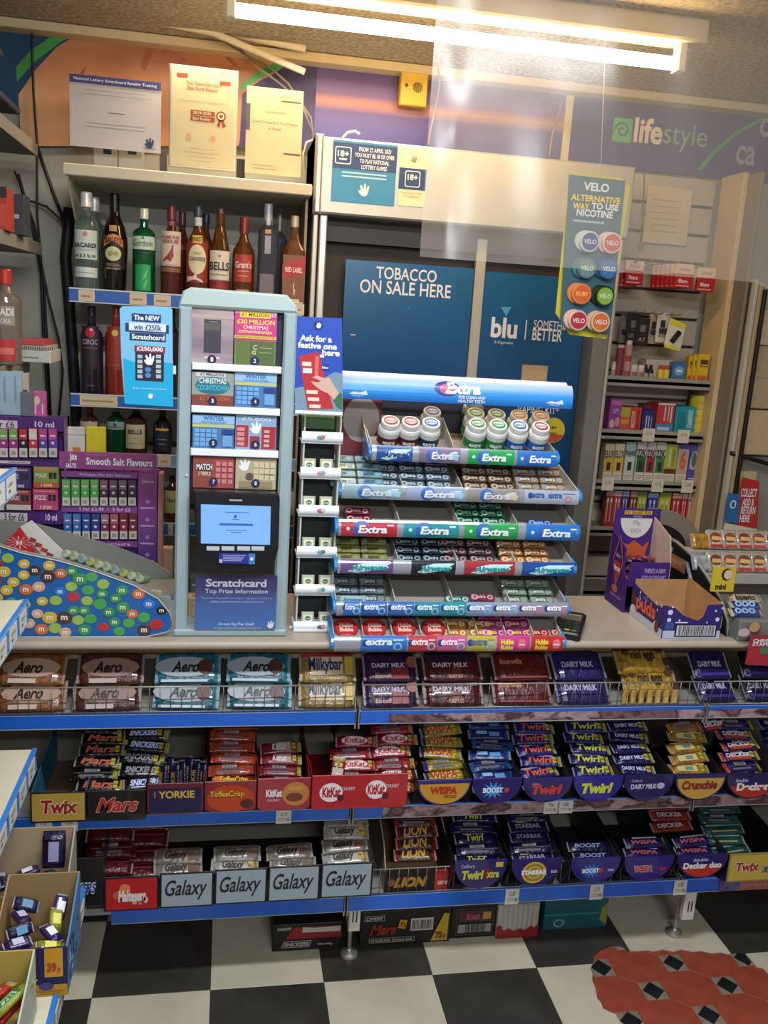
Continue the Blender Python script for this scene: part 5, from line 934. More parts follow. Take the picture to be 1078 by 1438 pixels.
def pile(desc, name, group, px, Yb, zb_, n, me, tilt=30, dy=.02, dz=.031, jit=1.0, rz=0, cat='chocolate bar', where='of its pile', cols=1, pitch=0, order=None, dx=0, yaw=2.5):
    out = []
    if name in ('wrapped_bar', 'wrapped_packet'): n = math.ceil(n*1.4) if n > 2 else n; dy *= .85; dz *= .80 if name == 'wrapped_bar' else 1; tilt -= 7; yaw *= 1.4
    for i in range(n):
        for c in range(cols):
            q = A(px, 700, Yb); x = xat(px, zb_, Yb)+(c-(cols-1)/2)*pitch+dx*i+random.uniform(-.004, .004)*jit
            if name == 'wrapped_bar': x += random.uniform(-.008, .008)
            M = T(x, Yb+dy*i, zb_+dz*i, 0, random.uniform(-4, 4) if name == 'wrapped_bar' else 0, random.uniform(-yaw, yaw)*jit) @ Matrix.Rotation(math.radians(tilt+random.uniform(-3, 3)*jit), 4, 'X') @ Matrix.Rotation(math.radians(rz), 4, 'Z')
            mm_ = me if not isinstance(me, (list, tuple)) else me[(i*cols+c) % len(me)]
            if i > 0 and mm_.name in BACKS and random.random() < .27: mm_ = BACKS[mm_.name]
            o = obj(name, mm_, None, M)
            pos = HT[i] if n > 1 else 'on its own'
            if cols == 2: pos += ', ' + ('left', 'right')[c]
            elif cols > 2: pos += ', %s from the left' % ORD[c]
            tag(o, ('%s, %s' % (desc, pos))+((' '+where) if n > 1 and where and len((desc+pos+where).split()) < 14 else ''), cat, group); out.append(o)
    return out
def xat(px, z, Y):
    """x where the picture column px meets height z on the plane Y"""
    lo, hi = -200., 1700.
    for _ in range(40):
        m = (lo+hi)/2
        if A(px, m, Y).z > z: lo = m
        else: hi = m
    return A(px, lo, Y).x
# ================================================================== GUM DISPLAY
gy_ = mat('#9b968e', .45); capb = mat('#2f7fc0', .3, coat=.5); stripg = mat('#9fa3ab', .2, metal=.3, coat=.4)
gdis = thing('gum_display', 'six-tier blue-capped chewing gum display with branded strips on the counter', 'display', (A(635, 912, 2.16).x, 2.3, zc))
tiers = []   # pixel left, right, strip top and bottom (at the middle), plane
SPEC = [(463, 796, 894, 916, 2.11, [(183, 363, '#2a6cc0', 'extra', '#d8e4f0', 1), (368, 480, '#b8303a', 'extra', '#f0d8d8', 0), (482, 595, '#c25a8c', 'extra', '#f0d8e8', 0), (597, 710, '#b8a83c', 'extra', '#4a6a8a', 0), (712, 840, '#c23a84', 'Hubba Bubba', '#e8d84a', 2), (845, 975, '#b82e2a', 'Hubba Bubba', '#e8c84a', 2)], 8),
 (466, 802, 846, 866, 2.135, [(116, 180, '#2a6cc0', 'Extra', '#d8e4f0', 0), (185, 285, '#2560b0', 'extra', '#d8e4f0', 3), (290, 390, '#2560b0', 'extra', '#d8e4f0', 3), (392, 492, '#1f7f9c', 'extra', '#d8ecf0', 3), (494, 592, '#1f8a94', 'extra', '#d8ecf0', 3), (594, 695, '#7f98b8', 'extra', '#e8ecf4', 3), (697, 795, '#8f98b0', 'extra', '#e8ecf4', 3), (797, 893, '#8f8a9c', 'extra', '#ecece8', 4), (895, 990, '#8f8a9c', 'extra', '#ecece8', 4)], 4),
 (468, 811, 788, 808, 2.16, [(105, 310, '#6a4a80', 'Airwaves', '#5fd0c8', 5), (380, 552, '#161b24', 'Airwaves', '#5fd0c8', 5), (585, 782, '#a02e38', 'Airwaves', '#5fd0c8', 5), (810, 1018, '#1f4a96', 'Airwaves', '#5fd0c8', 5)], 4),
 (469, 814, 734, 757, 2.185, [(108, 325, '#b8283a', 'Extra', '#e8ecf0', 6), (350, 565, '#1f8a98', 'Extra', '#e8ecf0', 6), (585, 795, '#1f9a4c', 'Extra', '#e8ecf0', 6), (825, 1035, '#2470c0', 'Extra', '#e8ecf0', 6)], 4),
 (474, 819, 685, 705, 2.21, [(118, 345, '#7f9aa0', 'Extra', '#c8d0dc', 7), (360, 590, '#8a9cb4', 'Extra', '#d8dce8', 7), (600, 800, '#8a8480', 'Extra', '#c8ccd4', 7), (820, 1030, '#a0a8b8', 'extra  extra', '#2a5a98', 4)], 4),
 (516, 787, 630, 652, 2.24, [(245, 385, '#1f4f94', 'Airwaves', '#5fb0d8', 5), (410, 570, '#7a6a86', 'Extra', '#d8dce8', 7), (600, 780, '#1f9a4c', 'Extra', '#e8ecf0', 6), (790, 950, '#2470c0', 'Extra', '#e8ecf0', 6)], 3)]
def bodyloc(T_):
    return T_
for ti, (pl, pr_, pt, pb, Yf, labs, nd) in enumerate(SPEC):
    zt2, zb3 = A((pl+pr_)/2, pt, Yf).z, A((pl+pr_)/2, pb, Yf).z; zc2 = (zt2+zb3)/2; hh = (zt2-zb3)/2; R_ = .036
    xl2, xr2 = xat(pl+6, zc2, Yf), xat(pr_-6, zc2, Yf)
    D = .17 if ti else .16; rise = .045
    tiers.append((xl2, xr2, Yf, zt2, D, rise))
    b = MB(V=(0, 1, 0), N=(0, 0, 1)); yb = Yf+.022
    f0 = zt2-.030 if ti else max(zt2-.030, CT+.006); f1 = f0+rise
    b.raw([(xl2, yb, f0), (xr2, yb, f0), (xr2, yb+D, f1), (xl2, yb+D, f1), (xl2, yb, f0-.004), (xr2, yb, f0-.004), (xr2, yb+D, f1-.004), (xl2, yb+D, f1-.004)], [(0, 1, 2, 3), (7, 6, 5, 4), (0, 4, 5, 1), (1, 5, 6, 2), (2, 6, 7, 3), (3, 7, 4, 0)], gy_)
    b.raw([(xl2, yb+D, f0-.01), (xr2, yb+D, f0-.01), (xr2, yb+D, f1+.035), (xl2, yb+D, f1+.035)], [(0, 1, 2, 3)], mat('#8a847c', .5)); b.build('tray', gdis)
    for k in range(nd+1):
        x = xl2+(xr2-xl2)*k/nd
        b = MB(O=(x, 0, 0), U=(0, -1, 0), N=(1, 0, 0)); b.prism([(-yb-D, f1-.004), (-yb, f0-.004), (-yb, zt2+.002), (-yb-D, f1+.034)], -.0012, .0012, mat('#b9b6ae', .35)); b.build('divider', gdis)
    b = MB().roll(Yf+R_, zc2, R_); va = R_*math.asin(min(1, hh/R_)) ; b.face(xl2, -va, xr2, va, 0, stripg, 1, 8); fs_ = b.build('front_strip', gdis)
    for (u0, u1, c, s_, tc, kind) in labs:
        xa, xb = xat(440+.3618*u0, zc2, Yf), xat(440+.3618*u1, zc2, Yf); w = xb-xa; b = MB().roll(Yf+R_, zc2, R_)
        b.face(xa, -va*.96, xb, va*.96, .0006, mat(c, .25, coat=.5), 4, 8); m_ = mat(tc, .35)
        bl = mat('#1c3f8c', .35)
        if kind in (6, 7): 
            b.poly(ell(xa+w*.36, 0, va*.95, va*.9, 16), .0011, mat('#2f62b0', .3)); b.poly(ell(xa+w*.39, -va*.05, va*.62, va*.62, 14), .0013, mat(c, .3)); b.text(s_, xa+w*.30, -va*.45, xa+w*.82, va*.40, .0016, m_, .035, .12)
            b.poly(ell(xa+w*.12, 0, va*.2, va*.2, 8), .001, mat('#c8d8e0', .4)) if kind == 6 else b.poly([(xa+w*.6, -va*.2), (xa+w*.95, -va*.6), (xa+w*.98, va*.1), (xa+w*.8, va*.5)], .0012, mat('#9ac0d8' if u1 < 600 else '#c8b8a8', .3))
            b.face(xa+w*.82, va*.35, xa+w*.93, va*.5, .001, m_)
        elif kind == 5:
            b.poly([(xa+w*.14, -va*.6), (xa+w*.25, va*.2), (xa+w*.5, va*.55), (xa+w*.96, va*.6), (xa+w*.9, -va*.1), (xa+w*.6, -va*.45), (xa+w*.3, -va*.8)], .0010, mat('#b8e0e0', .35)); b.text(s_, xa+w*.2, -va*.42, xa+w*.88, va*.36, .0014, mat('#1f8f96', .35) if c != '#1f4f94' else mat('#1c3f7c', .35), .04, .3)
        elif kind == 2:
            b.text(s_.split()[0], xa+w*.12, va*.0, xa+w*.5, va*.6, .0012, m_, .05); b.text(s_.split()[1], xa+w*.12, -va*.65, xa+w*.5, -va*.05, .0012, m_, .05); b.poly(ell(xa+w*.75, 0, va*.5, va*.6, 12), .001, mat('#d8687a', .4)); b.face(xa+w*.66, -va*.1, xa+w*.84, va*.08, .0013, mat('#e0c8c0', .4))
        else:
            cx = xa+w*(.4 if kind else .35); b.text(s_, xa+w*.10, -va*.05, xa+w*.68, va*.62, .0013, m_, .035, .1)
            b.poly(ell(xa+w*.80, -va*.25, va*.5, va*.5, 14), .0010, mat('#8ab4d8' if kind in (0, 1, 3) else '#c06a8c', .3)); b.poly(ell(xa+w*.80, -va*.25, va*.30, va*.30, 12), .0012, mat(c, .3)); b.poly(ell(xa+w*.10, va*.2, va*.35, va*.4, 10), .0010, mat('#1c3f8c', .3)) 
            b.face(xa+w*.7, va*.45, xa+w*.92, va*.56, .0010, m_)
        b.build('brand_label', fs_)
    for x, sg in ((xl2, -1), (xr2, 1)):      # rounded blue end caps with a fin
        b = MB(O=(x, 0, 0), U=(0, -1, 0), N=(1, 0, 0)); pts = [(-Yf-R_+(R_+.004)*math.cos(a), zc2+(hh+.003)*math.sin(a)) for a in [math.radians(-90+18*k) for k in range(11)]]+[(-Yf-.09, zt2+.012), (-Yf-.13, zt2+.02), (-Yf-.12, zb3+.0)]
        b.prism(pts, -.0 if sg > 0 else -.009, .009 if sg > 0 else 0, capb, .002); b.build('end_cap', gdis)
for x in (tiers[0][0]+.01, tiers[0][1]-.02):
    b = MB(); b.box(x, x+.012, zc, tiers[4][3]+.02, -2.42, -2.37, mat('#8f9298', .3, metal=.5), .002); b.build('rear_post', gdis)
# header sign and back cards
HY = 2.26
b = MB(); hx0, hx1 = A(480, 540, HY).x, A(805, 556, HY).x; hz = A(640, 549, HY).z; R_ = .05; hm = ramp_mat('header_print', [(0, '#1f72c8'), (.45, '#3a94dc'), (.75, '#9cb8d4'), (1, '#c0c8d0')], ((0, 0, -(hz-.032)*15), (1, 1, 15)), kind='GRAD', rough=.25)
b.roll(HY+R_, hz-.012, R_); b.face(hx0, -.022, hx1-.012, .060, 0, hm, 12, 10); b.face(hx1-.012, -.022, hx1, .045, 0, hm, 1, 8)
b.poly(ell((hx0+hx1)/2-.035, .018, .034, .020, 20), .0008, mat('#3a3f8c', .3)); b.poly(ell((hx0+hx1)/2-.030, .016, .026, .015, 18), .0010, mat('#b0587a', .3)); b.text('Extra', (hx0+hx1)/2-.04, .004, (hx0+hx1)/2+.055, .034, .0014, mat('#e8ecf2', .3), .045, .15)
b.text('FOR CLEAN AND', (hx0+hx1)/2-.004, -.007, (hx0+hx1)/2+.068, .001, .0012, white, .03); b.text('HEALTHY TEETH', (hx0+hx1)/2-.004, -.017, (hx0+hx1)/2+.068, -.009, .0012, white, .03)
for x in (hx0+.018, hx1-.075): b.poly([(x, -.008), (x+.012, -.002), (x+.03, -.004), (x+.045, .002), (x+.05, -.010)], .001, mat('#c8dcf0', .4)); b.text('WRIGLEY', x+.008, -.014, x+.04, -.010, .001, mat('#c8dcf0', .4))
b.build('header_sign', gdis, 'curved blue header sign')
b = MB(); b.box(hx0+.004, hx0+.13, tiers[4][3]-.02, hz-.03, -2.40, -2.395, mat('#7a2f38', .45)); b.poly(ell(hx0+.075, hz-.10, .05, .062, 24), -2.394, mat('#b3a9a4', .45)); b.build('backing_board', gdis, 'maroon board with a pale oval')
b = MB(); b.box(hx0+.10, hx1-.15, tiers[5][3]+.02, hz-.03, -2.42, -2.415, mat('#2a2a38', .5)); b.build('backing_board', gdis, 'dark board')
# tray boxes for the gum tubs
xl2, xr2, Yf, zt2, D, rise = tiers[5]
fz = zt2-.028
for (a0, a1) in ((518, 578), (579, 640)):
    b = MB(); x0, x1 = xat(a0, zt2, Yf), xat(a1, zt2, Yf); gb = mat('#aeb0aa', .55); z5 = fz+.004
    b.box(x0, x1, z5, z5+.085, -Yf-.165, -Yf-.162, gb)
    b.frame(O=(x0, 0, 0), U=(0, -1, 0), N=(1, 0, 0)); b.prism([(-Yf-.162, z5+.04), (-Yf-.03, z5), (-Yf-.03, z5+.03), (-Yf-.162, z5+.085)], 0, .002, gb)
    b.frame(O=(x1-.002, 0, 0), U=(0, -1, 0), N=(1, 0, 0)); b.prism([(-Yf-.162, z5+.04), (-Yf-.03, z5), (-Yf-.03, z5+.03), (-Yf-.162, z5+.085)], 0, .002, gb); b.build('carton_tray', gdis)
def tub(px, py, Y, z, lid, body, lab, tilt=30):
    q = A(px, py, Y); x = q.x
    t = thing('gum_tub', lab, 'tub', (x, Y, z), 'white gum tubs on the top tier'); M = Matrix.Translation((x, Y, z)) @ Matrix.Rotation(math.radians(tilt), 4, 'X')
    r = .029; b = MB(); b.lathe((0, 0, 0), [(r*.94, 0), (r, .004), (r, .044), (r*.92, .05), (r*.80, .053)], mat('#c4c6c2', .35), 20)
    b.cyl((0, 0, 0), r+.0005); b.face(-r*1.5, .006, r*1.5, .030, .0003, mat(body, .4), 12); b.text('extra', -.018, .012, .014, .024, .0008, white, .03, .1); o = b.build('body', t); o.matrix_basis = M
    b = MB(); b.lathe((0, 0, .053), [(r*.82, 0), (r*.84, .002), (r*.84, .014), (r*.80, .016)], mat('#d2d4d0', .35), 20); b.frame(O=(0, 0, 0), V=(0, 1, 0), N=(0, 0, 1)); b.disc(0, 0, r*.64, r*.64, .0694, mat(lid, .4), 18); b.disc(0, 0, r*.5, r*.36, .0697, white, 14); b.text('extra', -r*.42, -r*.16, r*.42, r*.16, .0701, mat(lid, .4), .03); o = b.build('lid', t); o.matrix_basis = M
R1, G1, B1_, C1 = '#a83a40', '#2f8a4a', '#2f6aa8', '#c08a4a'
ztub = fz+.006
for (px, py, dy, dz, lid, body, lab) in ((544, 610, .055, .010, R1, '#5a2026', 'white gum tub with red lid print, front left tray, left one'), (572, 611, .055, .010, R1, '#5a2026', 'white gum tub with red lid print, front left tray, right one'),
    (600, 612, .055, .010, B1_, '#1f2f4a', 'white gum tub with dark label, front of the second tray'), (602, 590, .125, .028, B1_, '#1f2f4a', 'white gum tub with dark label, back of the second tray'),
    (664, 612, .055, .012, G1, '#1f7a3a', 'white gum tub with green lid, front row, leftmost green'), (693, 613, .055, .012, G1, '#1f7a3a', 'white gum tub with green lid, front row, right green'), (722, 614, .055, .012, B1_, '#2460a8', 'white gum tub with pale blue lid, front row'), (752, 615, .055, .012, R1, '#2460a8', 'white gum tub with red lid, rightmost of the front row'),
    (662, 596, .115, .030, G1, '#1f7a3a', 'white gum tub with green lid, second row, leftmost'), (691, 597, .115, .030, G1, '#1f7a3a', 'white gum tub with green lid, second row, second from left'), (722, 598, .115, .030, C1, '#2460a8', 'white gum tub with tan and blue lid, second row, third from left'), (752, 599, .115, .030, C1, '#2460a8', 'white gum tub with tan and blue lid, second row, rightmost'),
    (661, 580, .175, .052, G1, '#1f7a3a', 'white gum tub with green lid, alone in the back row')):
    tub(px, py, Yf+dy+.005, ztub+dz*1.25+.012, lid, body, lab)
# gum packs on the lower tiers
def gum(body, tc, c2):
    lc2 = '#'+''.join('%02x' % min(255, int(int(c2[i:i+2], 16)*.6+90)) for i in (1, 3, 5))
    b = MB(V=(0, 1, 0), N=(0, 0, 1)); L, W, T_ = .068, .023, .012; b.prism(rrect(-L/2, -W/2, L/2, W/2, .004, 2), -T_/2, T_/2, foil(body), .0015); n = T_/2+.0003
    b.poly(ell(-L*.33, 0, W*.42, W*.40, 12), n, mat(lc2, .35)); b.poly(ell(-L*.31, 0, W*.20, W*.2, 10), n+.0002, mat(body, .35)); b.text('extra', -L*.28, -W*.22, L*.12, W*.22, n+.0004, mat(tc, .35), .03, .1); b.poly(ell(L*.3, -W*.05, W*.36, W*.36, 10), n, mat(lc2, .35)); b.poly(ell(L*.3, -W*.05, W*.18, W*.18, 10), n+.0002, mat(body, .35)); return b.mesh('gum_pack')
def gums(ti, u, body, tc, c2, desc, n, cols=2, off=0, dz=.0165, dy=.022, start=0, pitch=.071):
    xl2, xr2, Yf, zt2, D, rise = tiers[ti]; px = 440+.3618*u
    pile(desc, 'gum_pack', 'gum packs in the display tiers', px, Yf+.048+off, zt2-.010+start, n, gum(body, tc, c2), tilt=34, dy=dy, dz=dz, cols=cols, pitch=pitch, cat='gum pack', where='', jit=.5)
gums(4, 168, '#7fa6a4', '#2a5a8c', '#2a6a9c', 'pale teal gum pack at the left of the upper pack tier', 4, start=.006)
gums(4, 385, '#4f6270', '#c0ccd4', '#7a94a8', 'slate gum pack of the second section, upper pack tier', 4, cols=3, pitch=.072, start=.004)
gums(4, 680, '#6a5240', '#c8b8a0', '#9a7a54', 'brown gum pack of the third section, upper pack tier', 4, start=.004)
gums(4, 880, '#a08460', '#d0d4d8', '#4a6a90', 'gold-brown gum pack at the right of the upper pack tier', 4, start=.006)
gums(3, 175, '#7a2430', '#c0a0a4', '#a85a64', 'dark red gum pack of the tier with solid colour strips', 2, cols=1)
gums(3, 650, '#14503a', '#b0d0bc', '#3a8a5c', 'dark green gum pack of the tier with solid colour strips', 4, start=.002)
gums(3, 875, '#1f4f9a', '#a0b8d8', '#3a6aa8', 'flat blue gum packet of the tier with solid colour strips', 1, cols=1)
gums(2, 185, '#9a9646', '#3a4a3a', '#2f3f3a', 'yellow-green gum pack above the purple strip', 4)
gums(2, 420, '#1f2c38', '#9ab0b8', '#3a5a6a', 'near-black gum pack above the black strip', 3)
gums(2, 600, '#4a3a40', '#b0a4a8', '#8a4a50', 'grey-maroon gum pack above the red strip', 4)
gums(2, 820, '#b57a40', '#e8d0b0', '#d8a070', 'orange-gold gum pack above the navy strip', 3)
gums(1, 180, '#5f7278', '#c0ccd0', '#3a4a56', 'grey-teal gum pack at the left of the second lowest tier', 4)
gums(1, 560, '#2f7f7a', '#b0d0cc', '#8ab0a8', 'teal gum packet alone in the second lowest tier', 1, cols=1)
gums(1, 655, '#8a3a4a', '#d0a8b0', '#a86a78', 'pink gum packet alone in the second lowest tier', 1, cols=1, off=.02)
gums(1, 835, '#7f8f7c', '#d0d8cc', '#4a7a50', 'grey-green gum pack at the right of the second lowest tier', 3)
b = MB(); xl2, xr2, Yf, zt2, D, rise = tiers[1]; x0, x1 = xat(478, zt2, Yf), xat(513, zt2, Yf); b.box(x0, x1, zt2-.010, zt2+.012, -Yf-.012, -Yf-.009, mat('#a8c4d0', .4)); b.text('Airwaves', x0+.006, zt2-.002, x1-.006, zt2+.008, -Yf-.0085, mat('#1f7f94', .4), .03, .2); tag(b.build('price_card'), 'small pale blue card at the left of the second lowest gum tier', 'card')
xl2, xr2, Yf, zt2, D, rise = tiers[0]
def tin(c, tc):
    b = MB(); b.lathe((0, 0, 0), [(.029, 0), (.031, .003), (.031, .016), (.028, .019)], mat(c, .3, coat=.5), 20); b.frame(V=(0, 1, 0), N=(0, 0, 1)); b.text('Hubba', -.018, .001, .018, .013, .0196, mat(tc, .4), .05, .1); b.text('Bubba', -.018, -.013, .018, -.001, .0196, mat(tc, .4), .05, .1); return b.mesh('gum_reel')
tn = tin('#a82026', '#d8b8a8')
for i, u in enumerate((125, 235, 350, 465)):
    q = xat(440+.3618*u, zt2, Yf+.06); tag(obj('gum_reel', tn, None, T(q, Yf+.062, zt2-.008, 38)), 'round red bubble gum reel on the lowest tier, %s from the left' % ORD[i], 'gum reel', 'red gum reels')
gums(0, 600, '#c87a2e', '#e8d8a0', '#d8b050', 'orange gum packet on the lowest tier', 2)
gums(0, 745, '#b02a78', '#e8d04a', '#d85a9c', 'magenta gum packet on the lowest tier', 3)
gums(0, 915, '#a8282c', '#e8c8a0', '#c85a4a', 'red gum packet at the right of the lowest tier', 1)
# card machine
t = thing('card_reader', 'black handheld card payment terminal lying beside the gum display', 'card machine', A(820, 900, 2.2))
b = MB(); M = T(.945, 2.21, CT+.0165, 6, 0, -28)
b.frame(V=(0, 1, 0), N=(0, 0, 1)); b.prism(rrect(-.038, -.075, .038, .075, .012), -.014, .012, mat('#1b1b1d', .35, coat=.3), .004); b.face(-.028, .01, .028, .055, .0124, mat('#6a5a4c', .2)); b.face(-.024, .045, .024, .05, .0127, mat('#8f9a86', .4))
for i in range(3):
    for j in range(4): b.face(-.027+.019*i, -.062+.017*j, -.013+.019*i, -.051+.017*j, .0126, mat('#3c3c3e' if j else ('#a03030', '#b0a030', '#308040')[i], .4))
o = b.build('terminal', t); o.matrix_basis = M
# ================================================================== LEFT ON THE COUNTER: candy stand, liquid displays
KF, KB = 2.165, 2.40
t = thing('candy_stand', 'grey curved counter stand with a blue front covered in round coloured candies', 'display', (-.35, KF, zc))
gs = mat('#7d7f7a', .5, noise=.04, scale=10)
def px2(pts, Y): return [(A(x, y, Y).x, max(A(x, y, Y).z, zc)) for x, y in pts]
top_f = [(-60, 752), (0, 768), (31, 778), (84, 789), (135, 804), (188, 823), (224, 843), (239, 862), (242, 876), (237, 886)]
outer = [(-60, 905), (247, 905), (247, 838), (238, 850)]
b = MB(); b.prism(px2([(-60, 748), (0, 764), (31, 774), (84, 785), (135, 800), (188, 818), (226, 838), (246, 845), (246, 901), (-60, 906)][::-1], KF+.004), -KF-.012, -KF-.004, gs, .001); b.build('front_board', t)
b = MB(); b.prism(px2([(-60, 728), (0, 730), (48, 735), (96, 748), (169, 770), (217, 790), (238, 804), (247, 822), (247, 930), (-60, 930)][::-1], KB), -KB-.008, -KB, gs, .001); b.build('back_board', t)
b = MB(); q0, q1 = A(246, 845, KF+.004), A(246, 822, KB); b.frame(O=(q0.x-.004, 0, 0), U=(0, -1, 0), N=(1, 0, 0)); b.prism([(-KF-.012, zc), (-KF-.012, q0.z), (-KB, q1.z), (-KB, zc)], -.004, .002, gs); b.build('side_board', t)
b = MB(V=(0, 1, 0), N=(0, 0, 1)); b.box(-.64, q0.x-.008, KF+.013, KB-.001, zc+.002, zc+.08, gs); b.build('inner_floor', t)
pr_px = [(-60, 752), (0, 768), (31, 778), (84, 789), (135, 804), (188, 823), (222, 842), (238, 861), (241, 876), (235, 886), (205, 896), (145, 900), (-60, 903)]
P_ = px2(pr_px, KF); b = MB(); b.poly(P_[::-1], -KF+.0, mat('#155a9e', .3, coat=.4)); 
def inside(x, z):
    c = False; n = len(P_)
    for i in range(n):
        (x1, y1), (x2, y2) = P_[i], P_[(i+1) % n]
        if (y1 > z) != (y2 > z) and x < (x2-x1)*(z-y1)/(y2-y1)+x1: c = not c
    return c
cc = ['#b02a32', '#4a2a20', '#2470c0', '#3f9a4a', '#c9a62e', '#c8642e', '#8fb04a', '#2a2424', '#d0a080']
pts_c = []; rr_ = random.Random(4); tries = 0
while tries < 5000 and len(pts_c) < 110:
    tries += 1; x = rr_.uniform(-.62, -.13); z = rr_.uniform(.96, 1.20); r = rr_.uniform(.013, .0185)
    if inside(x, z) and all(inside(x+r*1.0*math.cos(a), z+r*.8*math.sin(a)) for a in (0, 1.57, 3.14, 4.71)) and all((x-a)**2+(z-c)**2 > ((r+s)*.86)**2 for a, c, s in pts_c): pts_c.append((x, z, r))
wm_ = mat('#d8d8d0', .4)
b.build('candy_print', t)
for i, (x, z, r) in enumerate(pts_c):
    c = '#2f8a44' if -.37 < x < -.22 and i % 3 else '#c9a62e' if x < -.47 and i % 3 else cc[i % len(cc)]; b = MB(); ring = ell(0, 0, r, r*.86, 16); b.frame(O=(x, KF, z)); b.prism(ring, 0, .0012+.0004*(i % 3), mat(c, .25, coat=.6), .0006)
    if i % 3: b.text('m', -r*.42, -r*.28, r*.42, r*.32, .0026, wm_, .03)
    b.build('candy', t)
b = MB(); p = px2([(-60, 751), (0, 767), (31, 777), (84, 788), (135, 803), (188, 822), (222, 841), (238, 860), (242, 876), (236, 887), (205, 897), (145, 901), (-60, 904)], KF-.001); b.tube([(x, z, -KF+.001) for x, z in p], .0016, mat('#b8b8b0', .4), 5); b.build('pale_edging', t)
# roll packets and the white box in the stand
for i in range(10):
    px = 96+i*11.5; q = A(px, 780+i*3.9, KF+.05); M = T(q.x, KF+.07, q.z-.003) @ Matrix.Rotation(math.radians(-30), 4, 'Y') @ Matrix.Rotation(math.radians(70), 4, 'X')
    b = MB(); b.lathe((0, 0, -.035), [(.009, 0), (.0115, .004), (.0115, .064), (.009, .07)], foil(('#b8c8a8', '#a8bc98', '#8fa8b0', '#b0b86a')[i % 4]), 12); b.raw([], [], white)
    b.cyl((0, 0, -.035), .0118); b.face(-.012, .012, .012, .05, .0002, mat('#5a9a5a' if i % 2 else '#4a7ab0', .4), 6)
    tag(obj('mint_roll', b.mesh('mint_roll'), None, M), 'pale green mint roll in the candy stand, %s from the left' % ORD[i], 'packet', 'mint rolls in the grey candy stand')
for i, (px, py) in enumerate(((222, 834), (236, 842))):
    q = A(px, py, KF+.04); b = MB(); b.prism([(-.014, -.01), (.012, -.014), (.016, .012), (-.01, .014)], -.006, .006, foil('#c0b88a' if i == 0 else '#8fb0c0'), .002); tag(obj('sachet', b.mesh('sachet'), None, T(q.x-.006, KF+.03, q.z)), 'crumpled %s sachet at the right tip of the candy stand' % ('yellowish', 'bluish')[i], 'packet')
wb = thing('open_carton', 'open white carton with a red bow-patterned front lying tilted in the candy stand', 'box', A(50, 775, 2.3))
b = MB(); YW = 2.26; b.prism(px2([(2, 768), (28, 740), (60, 790), (72, 797), (40, 800), (5, 796)][::-1], YW), -YW-.002, -YW, mat('#b52a2c', .4)); c0 = A(27, 762, YW); 
for a in range(0, 360, 30): b.poly([(c0.x, c0.z), (c0.x+.03*math.cos(math.radians(a)), c0.z+.016*math.sin(math.radians(a))), (c0.x+.03*math.cos(math.radians(a+7)), c0.z+.016*math.sin(math.radians(a+7)))], -YW+.0006, mat('#d8a8a0', .5))
b.text('H', c0.x-.006, c0.z-.006, c0.x+.006, c0.z+.006, -YW+.001, white, .04); b.build('red_front', wb)
b = MB(); b.prism(px2([(28, 740), (44, 731), (95, 780), (88, 789), (72, 797)][::-1], YW+.03), -YW-.034, -YW-.03, mat('#c9c8c0', .5)); b.build('white_flap', wb)
for k in range(4):
    q = A(46+k*8, 757+k*7, YW+.012); b = MB(O=(q.x, q.y, q.z)); b.prism([(-.009, -.004), (.006, -.010), (.010, 0), (-.005, .006)], 0, .004, foil('#b8484c'), .001); b.build('inner_packet', wb)
# e-liquid displays
EY = 2.45
def boxrow(px0, px1, n, y0, y1, cols, desc, grp, Y, tops=None):
    for i in range(n):
        a, c = px0+(px1-px0)*i/n, px0+(px1-px0)*(i+.86)/n; x0, x1, z0, z1 = R4(a, y0, c, y1, Y); b = MB(); W_, H_ = x1-x0, z1-z0; col = cols[i % len(cols)]
        b.box(x0, x1, z0, z1, -Y-.02, -Y, card(col[0]), .0008); n_ = -Y+.0005
        b.face(x0+.0008, z0, x1-.0008, z0+.32*H_, n_, mat('#b8b4ac', .5)); b.face(x0+.25*W_, z0+.08*H_, x0+.75*W_, z0+.22*H_, n_+.0003, mat('#8a867e', .5))
        if len(col) > 1: b.face(x0+.0008, z0+.62*H_, x1-.0008, z1-.001, n_, mat(col[1], .5))
        b.disc((x0+x1)/2, z0+.5*H_, W_*.2, W_*.2, n_+.0003, mat('#c8b8c8', .5), 8); b.face(x0+.2*W_, z0+.72*H_, x0+.8*W_, z0+.78*H_, n_+.0003, mat('#c8c0cc', .5))
        tag(b.build('liquid_carton'), '%s, %s from the left' % (desc, ORD[i]), 'box', grp)
pr = mat('#4a2266', .4, coat=.2); pr2 = ramp_mat('violet_print', [(0, '#3a3a78'), (.5, '#7a3a80'), (1, '#93407e')], ((0, 0, -1.05*3), (1, 1, 3)), kind='GRAD', rough=.35)
va = thing('liquid_display', 'dark purple shelf display of small liquid cartons at the left edge', 'display', A(45, 740, EY))
x1a = A(93, 660, EY).x; xla = A(-70, 660, EY).x; zta = A(45, 586, EY).z
b = MB(); b.box(xla, x1a, zc, zta, -EY-.06, -EY-.03, pr); b.build('back_panel', va)
b = MB(); b.box(x1a-.004, x1a, zc, zta, -EY-.06, -EY+.004, mat('#6a4a74', .45)); b.build('side_panel', va)
